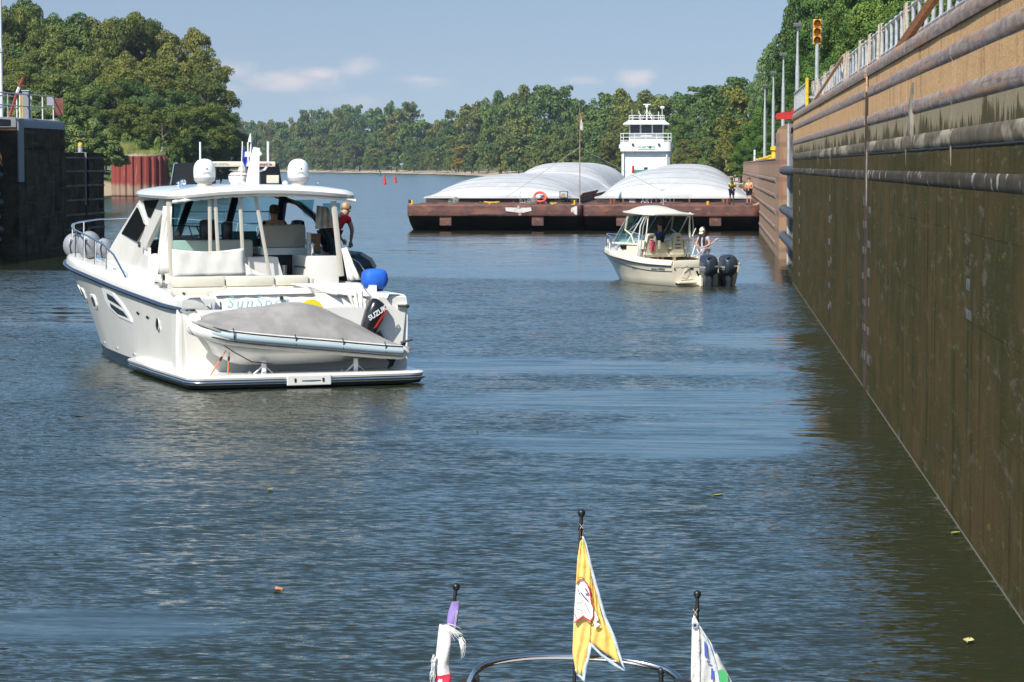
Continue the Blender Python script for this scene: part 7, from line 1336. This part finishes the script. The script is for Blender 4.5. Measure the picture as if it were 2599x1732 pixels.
for px, py in ((1195, 1728), (1733, 1738)):
    mb = MB(); c = Mi @ fl(px, py, -.12); mb.box(c.x - .035, c.x + .035, c.y - .03, c.y + .03, c.z - .03, c.z + .022, .008); mb.box(c.x - .045, c.x + .02, c.y - .035, c.y + .035, c.z - .012, c.z + .006, .004); mb.box(c.x - .01, c.x + .045, c.y - .028, c.y + .028, c.z - .05, c.z - .034, .003); mb.build('flag_clamp', blk, w, smooth=30)
mb = MB(); c = Mi @ fl(1678, 1703, .0); mb.ball(c, .016, 10, 7); mb.tube([c, c - Vector((0, 0, .6))], .010, 8); mb.build('stanchion', blk, w, smooth=50)
for px in (1165, 1750): mb = MB(); c = Mi @ fl(px, 1800, -.9); mb.tube([c, (c.x, c.y - .1, .95)], .0145, 8); mb.build('stanchion', chr2, w)
mb = MB(); c0 = Mi @ fl(1469, 1800, 0); hullp = [(0, .25), (.35, -.4), (.75, -1.5), (1.1, -3), (1.3, -5), (1.35, -7)]
ring_ = lambda z, k: [(c0.x + x * k, y, z) for x, y in hullp] + [(c0.x - x * k, y, z) for x, y in reversed(hullp[1:])]
mb.loft([ring_(-.2, .55), ring_(.3, .8), ring_(1.0, 1.0), ring_(1.06, .97)]); mb.build('hull', gel, w, smooth=40)
# flagstaffs
ballm = pm('black_ball', (.012, .012, .012), .4); polem = pm('black_pole', (.035, .035, .035), .3, .3)
def staff(px, py, bpx, bpy_, label, r_=.0155):
    top_, bot = fl(px, py), fl(bpx, bpy_, 0); o = empty('flagstaff', bot, 0, label, 'flagstaff', None); d = top_ - bot
    mb = MB(); mb.ball(d, r_, 20, 14); mb.build('ball', ballm, o, smooth=80); n = d.normalized()
    mb = MB(); mb.tube([(0, 0, 0), d - n * .010], .0075, 12); mb.build('pole', polem, o, smooth=60)
    mb = MB(); mb.tube([d - n * .070, d - n * .062], .0115, 12); mb.tube([d - n * .015, d - n * .009], .010, 12); mb.build('collar', ballm, o, smooth=40); return o, bot
s1, b1 = staff(1158, 1489.5, 1100, 1900, 'left flagstaff, black ball on top, with rolled frayed purple, white and red flag')
s2, b2 = staff(1476, 1302, 1450, 1900, 'middle and tallest flagstaff, black ball on top, with yellow swallowtail pennant')
s3, b3 = staff(1770, 1508, 1766, 1900, 'right flagstaff, black ball on top, with white pennant on a grommet')
def flagpts(rows_px, b, dy=-.02, wav=.012, seed=0):
    out = []
    for i, r in enumerate(rows_px):
        out.append([fl(x, y, dy + wav * math.sin(j * 1.3 + i * .5 + seed) + .006 * noise.noise(Vector((x * .05, y * .05, seed)))) - b for j, (x, y) in enumerate(r)])
    return out
def lerp_rows(left, right, n=10, m_=30):
    """left and right edges as px polylines -> grid rows"""
    def samp(pl_, t_):
        L_ = [0]
        for a, b in zip(pl_, pl_[1:]): L_.append(L_[-1] + math.hypot(b[0] - a[0], b[1] - a[1]))
        s_ = t_ * L_[-1]
        for i in range(len(pl_) - 1):
            if L_[i] <= s_ <= L_[i + 1] + 1e-6: u = (s_ - L_[i]) / max(1e-6, L_[i + 1] - L_[i]); return (pl_[i][0] + (pl_[i + 1][0] - pl_[i][0]) * u, pl_[i][1] + (pl_[i + 1][1] - pl_[i][1]) * u)
        return pl_[-1]
    return [[(samp(left, i / m_)[0] + (samp(right, i / m_)[0] - samp(left, i / m_)[0]) * k / n, samp(left, i / m_)[1] + (samp(right, i / m_)[1] - samp(left, i / m_)[1]) * k / n) for k in range(n + 1)] for i in range(m_ + 1)]
P4 = lambda x, y: (1050 + x / 2.768, 1280 + y / 2.768)
def flagsheet(name, left, right, m_, b, par, n=8, m2=24, dy=-.02, wav=.004, seed=0, thick=.0012):
    mb = MB(); mb.sheet(flagpts(lerp_rows([P4(*p) for p in left], [P4(*p) for p in right], n, m2), b, dy, wav, seed)); return mb.build(name, m_, par, smooth=70, thick=thick)
yel = pm('yellow_nylon', (.82, .57, .17), .6, col2=(.76, .50, .12), scale=14, bump=.2, bscale=30); hem = pm('pale_blue_hem', (.52, .60, .68), .7, col2=(.42, .48, .56), scale=60)
# yellow swallowtail: body, right tail, hems, emblem
fy = flagsheet('flag', [(1168, 262), (1150, 380), (1138, 600), (1122, 850), (1115, 1050), (1140, 1185)], [(1190, 240), (1232, 420), (1248, 600), (1244, 800), (1243, 975), (1190, 1200)], yel, b2, s2, 10, 30, -.020, .004, 1)
flagsheet('flag_right_panel', [(1190, 240), (1232, 420), (1248, 600), (1244, 800), (1243, 975)], [(1196, 258), (1255, 520), (1330, 790), (1400, 950), (1462, 1128)], yel, b2, s2, 12, 30, -.020, .006, 2)
flagsheet('hem', [(1180, 228), (1196, 262), (1255, 520), (1330, 790), (1400, 950), (1458, 1122)], [(1194, 226), (1215, 280), (1276, 520), (1352, 790), (1420, 940), (1488, 1172)], hem, b2, s2, 2, 40, -.024, .001, 0)
flagsheet('hem', [(1243, 970), (1320, 1048), (1400, 1105), (1488, 1172)], [(1240, 992), (1318, 1070), (1396, 1130), (1478, 1172)], hem, b2, s2, 2, 20, -.024, .001, 0)
flagsheet('hem', [(1230, 970), (1215, 1080), (1182, 1200), (1200, 1251)], [(1252, 985), (1236, 1080), (1206, 1200), (1202, 1251)], hem, b2, s2, 2, 20, -.024, .001, 0)
flagsheet('hem', [(1132, 1165), (1150, 1205), (1200, 1251)], [(1140, 1150), (1160, 1190), (1204, 1232)], hem, b2, s2, 2, 10, -.024, .001, 0)
whm = pm('print_white', (.78, .76, .74), .7); redm = pm('print_red', (.60, .03, .05), .7); blum = pm('print_navy', (.06, .07, .20), .7)
def decal(name, poly, m_, par, b, dy): pts_ = [fl(*P4(*p), dy) - b for p in poly]; mb = MB(); n = len(pts_); mb.add(pts_ + [p + Vector((0, .0015, 0)) for p in pts_], [tuple(range(n)), tuple(reversed(range(n, 2 * n)))] + [(i, (i + 1) % n, n + (i + 1) % n, n + i) for i in range(n)]); return mb.build(name, m_, par)
decal('emblem_map', [(1146, 555), (1165, 535), (1190, 535), (1215, 560), (1232, 600), (1238, 640), (1245, 700), (1262, 740), (1258, 790), (1240, 815), (1215, 800), (1190, 785), (1165, 800), (1128, 830), (1130, 720), (1138, 620)], whm, s2, b2, -.034)
def stroke(name, pl_, r_, m_, dy=-.038): mb = MB(); mb.tube([fl(*P4(*p), dy) - b2 for p in pl_], r_, 6, flat=.5); mb.build(name, m_, s2, smooth=60)
stroke('emblem_red_loop', [(1146, 560), (1165, 530), (1190, 527), (1218, 560), (1238, 610), (1246, 680), (1262, 730), (1262, 790), (1240, 825), (1215, 808), (1190, 785), (1160, 808), (1128, 832)], .0050, redm)
stroke('emblem_lake', [(1172, 620), (1200, 655), (1226, 682)], .0042, blum); stroke('emblem_lake', [(1205, 592), (1218, 612), (1228, 628), (1208, 632)], .0048, blum); stroke('emblem_outline', [(1152, 520), (1178, 514), (1205, 528)], .0028, blum)  # lakes and outline stroke, all navy print
for pl_ in ([(1142, 690), (1175, 688), (1190, 670)], [(1172, 700), (1215, 780)], [(1136, 730), (1180, 745), (1190, 785)], [(1150, 590), (1168, 640)], [(1130, 770), (1150, 815)], [(1200, 690), (1238, 770)]): stroke('emblem_line', pl_, .0011, blum)
decal('emblem_florida', [(1268, 740), (1285, 770), (1298, 810), (1280, 830), (1312, 845), (1275, 872), (1262, 830), (1272, 800)], whm, s2, b2, -.036)
for a, b in (((1168, 180), (1172, 240)), ((1195, 180), (1186, 240))): mb = MB(); mb.tube([fl(*P4(*a), -.015) - b2, fl(*P4(*b), -.018) - b2], .0022, 6); mb.build('snap_hook', pm('brass', (.8, .5, .3), .25, .9), s2)
mb = MB(); mb.tube([fl(*P4(1165, 140), -.012) - b2, fl(*P4(1190, 172), -.014) - b2], .0010, 5); mb.tube([fl(*P4(1193, 142), -.012) - b2, fl(*P4(1168, 172), -.014) - b2], .0010, 5); mb.build('cord', rope_m, s2)
# left rolled flag
def rolled(name, pts_, rr_, m_, b, par, seed=0):
    mb = MB(); secs = []; n = 18; P = [fl(*P4(*p), -.015) - b for p in pts_]; m2 = 24
    for i in range(m2 + 1):
        t_ = i / m2 * (len(P) - 1); k = min(int(t_), len(P) - 2); u = t_ - k; c = P[k].lerp(P[k + 1], u); r_ = rr_[k] + (rr_[k + 1] - rr_[k]) * u
        secs.append([(c.x + r_ * math.cos(a) * (1 + .10 * math.sin(3 * a + i * .25 + seed)), c.y + r_ * .6 * math.sin(a) * (1 + .15 * math.sin(2 * a + i * .3)), c.z + .004 * math.sin(a * 2 + seed)) for a in [j * 2 * math.pi / n for j in range(n)]])
    mb.loft(secs); return mb.build(name, m_, par, smooth=60)
pxm = 1 / 2.768 / 636.0
rolled('flag', [(222, 850), (215, 1000), (200, 1130), (212, 1251)], [46 * pxm, 50 * pxm, 47 * pxm, 50 * pxm], pm('white_flag', (.75, .73, .72), .8, col2=(.66, .63, .62), scale=8, bump=.3), b1, s1, 2)
rolled('purple_field', [(292, 690), (282, 760), (266, 868)], [27 * pxm, 36 * pxm, 38 * pxm], pm('purple_flag', (.28, .20, .50), .8, col2=(.22, .15, .40), scale=8), b1, s1, 1)
rolled('red_field', [(212, 1196), (214, 1270), (214, 1330)], [56 * pxm, 56 * pxm, 56 * pxm], pm('red_flag', (.62, .03, .08), .8), b1, s1, 3)
rr = random.Random(6); fr = pm('frayed_thread', (.72, .70, .68), .9)
for (x0, y0, n_, dx, dy_) in ((235, 860, 22, 100, 70), (330, 950, 16, 25, 110), (150, 1075, 18, -22, 90), (140, 1160, 14, -20, 80)):
    for k in range(n_):
        x, y = x0 + rr.uniform(-14, 14), y0 + rr.uniform(-20, 20); ex, ey = x + dx * rr.uniform(.4, 1.1), y + dy_ * rr.uniform(.5, 1.2)
        mb = MB() if k == 0 else mb; mb.tube([fl(*P4(x, y), -.03) - b1, fl(*P4((x + ex) / 2 + rr.uniform(-8, 8), (y + ey) / 2 - 6), -.04) - b1, fl(*P4(ex, ey), -.035) - b1], [.0016, .0014, .0006], 4)
    mb.build('fringe', fr, s1)
mb = MB(); mb.tube([fl(*P4(268, 685), -.01) - b1, fl(*P4(285, 700), -.02) - b1, fl(*P4(315, 680), -.01) - b1], .0024, 6); mb.build('snap_ring', pm('brass', (0, 0, 0)), s1)
for x in (310, 302): mb = MB(); mb.tube([fl(*P4(x, 745), -.036) - b1, fl(*P4(x - 20, 872), -.036) - b1], .0009, 4); mb.build('stitching', fr, s1)
# right white pennant
wf = pm('white_flag', (0, 0, 0))
flagsheet('flag', [(2000, 870), (2010, 1000), (2018, 1130), (2018, 1300)], [(2008, 855), (2080, 960), (2160, 1100), (2260, 1300)], pm('shaded_white_flag', (.60, .60, .57), .8, col2=(.52, .52, .50), scale=6), b3, s3, 8, 20, -.022, .006, 3)
flagsheet('header_band', [(1956, 800), (1952, 1000), (1946, 1300)], [(2002, 850), (2012, 1000), (2014, 1300)], wf, b3, s3, 4, 20, -.026, .002, 4)
flagsheet('header_point', [(1966, 780), (1952, 840)], [(1978, 788), (2008, 852)], wf, b3, s3, 3, 6, -.026, .001, 4)
flagsheet('hem', [(2006, 850), (2040, 920), (2072, 1010), (2110, 1120), (2140, 1300)], [(2016, 862), (2058, 930), (2090, 1015), (2128, 1125), (2160, 1300)], hem, b3, s3, 2, 20, -.030, .001, 0)
bm_ = pm('print_blue', (.06, .10, .45), .7)
for poly in ([(2040, 960), (2054, 975), (2066, 1075), (2044, 1070)], [(2058, 1098), (2082, 1102), (2086, 1116), (2060, 1114)], [(2090, 1150), (2104, 1156), (2112, 1232), (2088, 1234)], [(2096, 990), (2106, 1000), (2122, 1040), (2108, 1034)]): decal('blue_print', poly, bm_, s3, b3, -.034)
decal('green_patch', [(2135, 1170), (2165, 1160), (2195, 1180), (2210, 1215), (2212, 1290), (2150, 1290), (2150, 1215), (2138, 1195)], pm('print_green', (.06, .38, .13), .7), s3, b3, -.036)
mb = MB(); c = fl(*P4(1976, 852), -.034) - b3; mb.loft([[(c.x + r_ * math.cos(a), c.y, c.z + r_ * math.sin(a)) for a in [j * .3927 for j in range(16)]] for r_ in (.0065, .0125)], caps=False); mb.build('grommet', steel, s3, thick=.002); mb = MB(); mb.tube([(c.x, c.y - .001, c.z), (c.x, c.y + .002, c.z)], .006, 12); mb.build('grommet_hole', dark, s3)
mb = MB(); mb.tube([fl(*P4(1962, 735), -.01) - b3, fl(*P4(1990, 775), -.016) - b3, fl(*P4(1970, 800), -.02) - b3], .0011, 5); mb.tube([fl(*P4(1995, 735), -.01) - b3, fl(*P4(1968, 780), -.016) - b3], .0011, 5); mb.build('cord', rope_m, s3)

# ---------------------------------------------------------------- river haze
hz = bpy.data.materials.new('river_haze'); hz.use_nodes = True; t = NT(hz.node_tree); t.n.clear(); v = t.node('ShaderNodeVolumePrincipled'); v.inputs['Density'].default_value = HAZE; v.inputs['Color'].default_value = (.62, .74, .92, 1); v.inputs['Anisotropy'].default_value = 0
t.link(v.outputs[0], t.node('ShaderNodeOutputMaterial').inputs['Volume']); mb = MB(); mb.box(-7000, 7000, -400, 9500, -3, 60)
if HAZE > 0: tag(mb.build('haze', hz), kind='stuff')
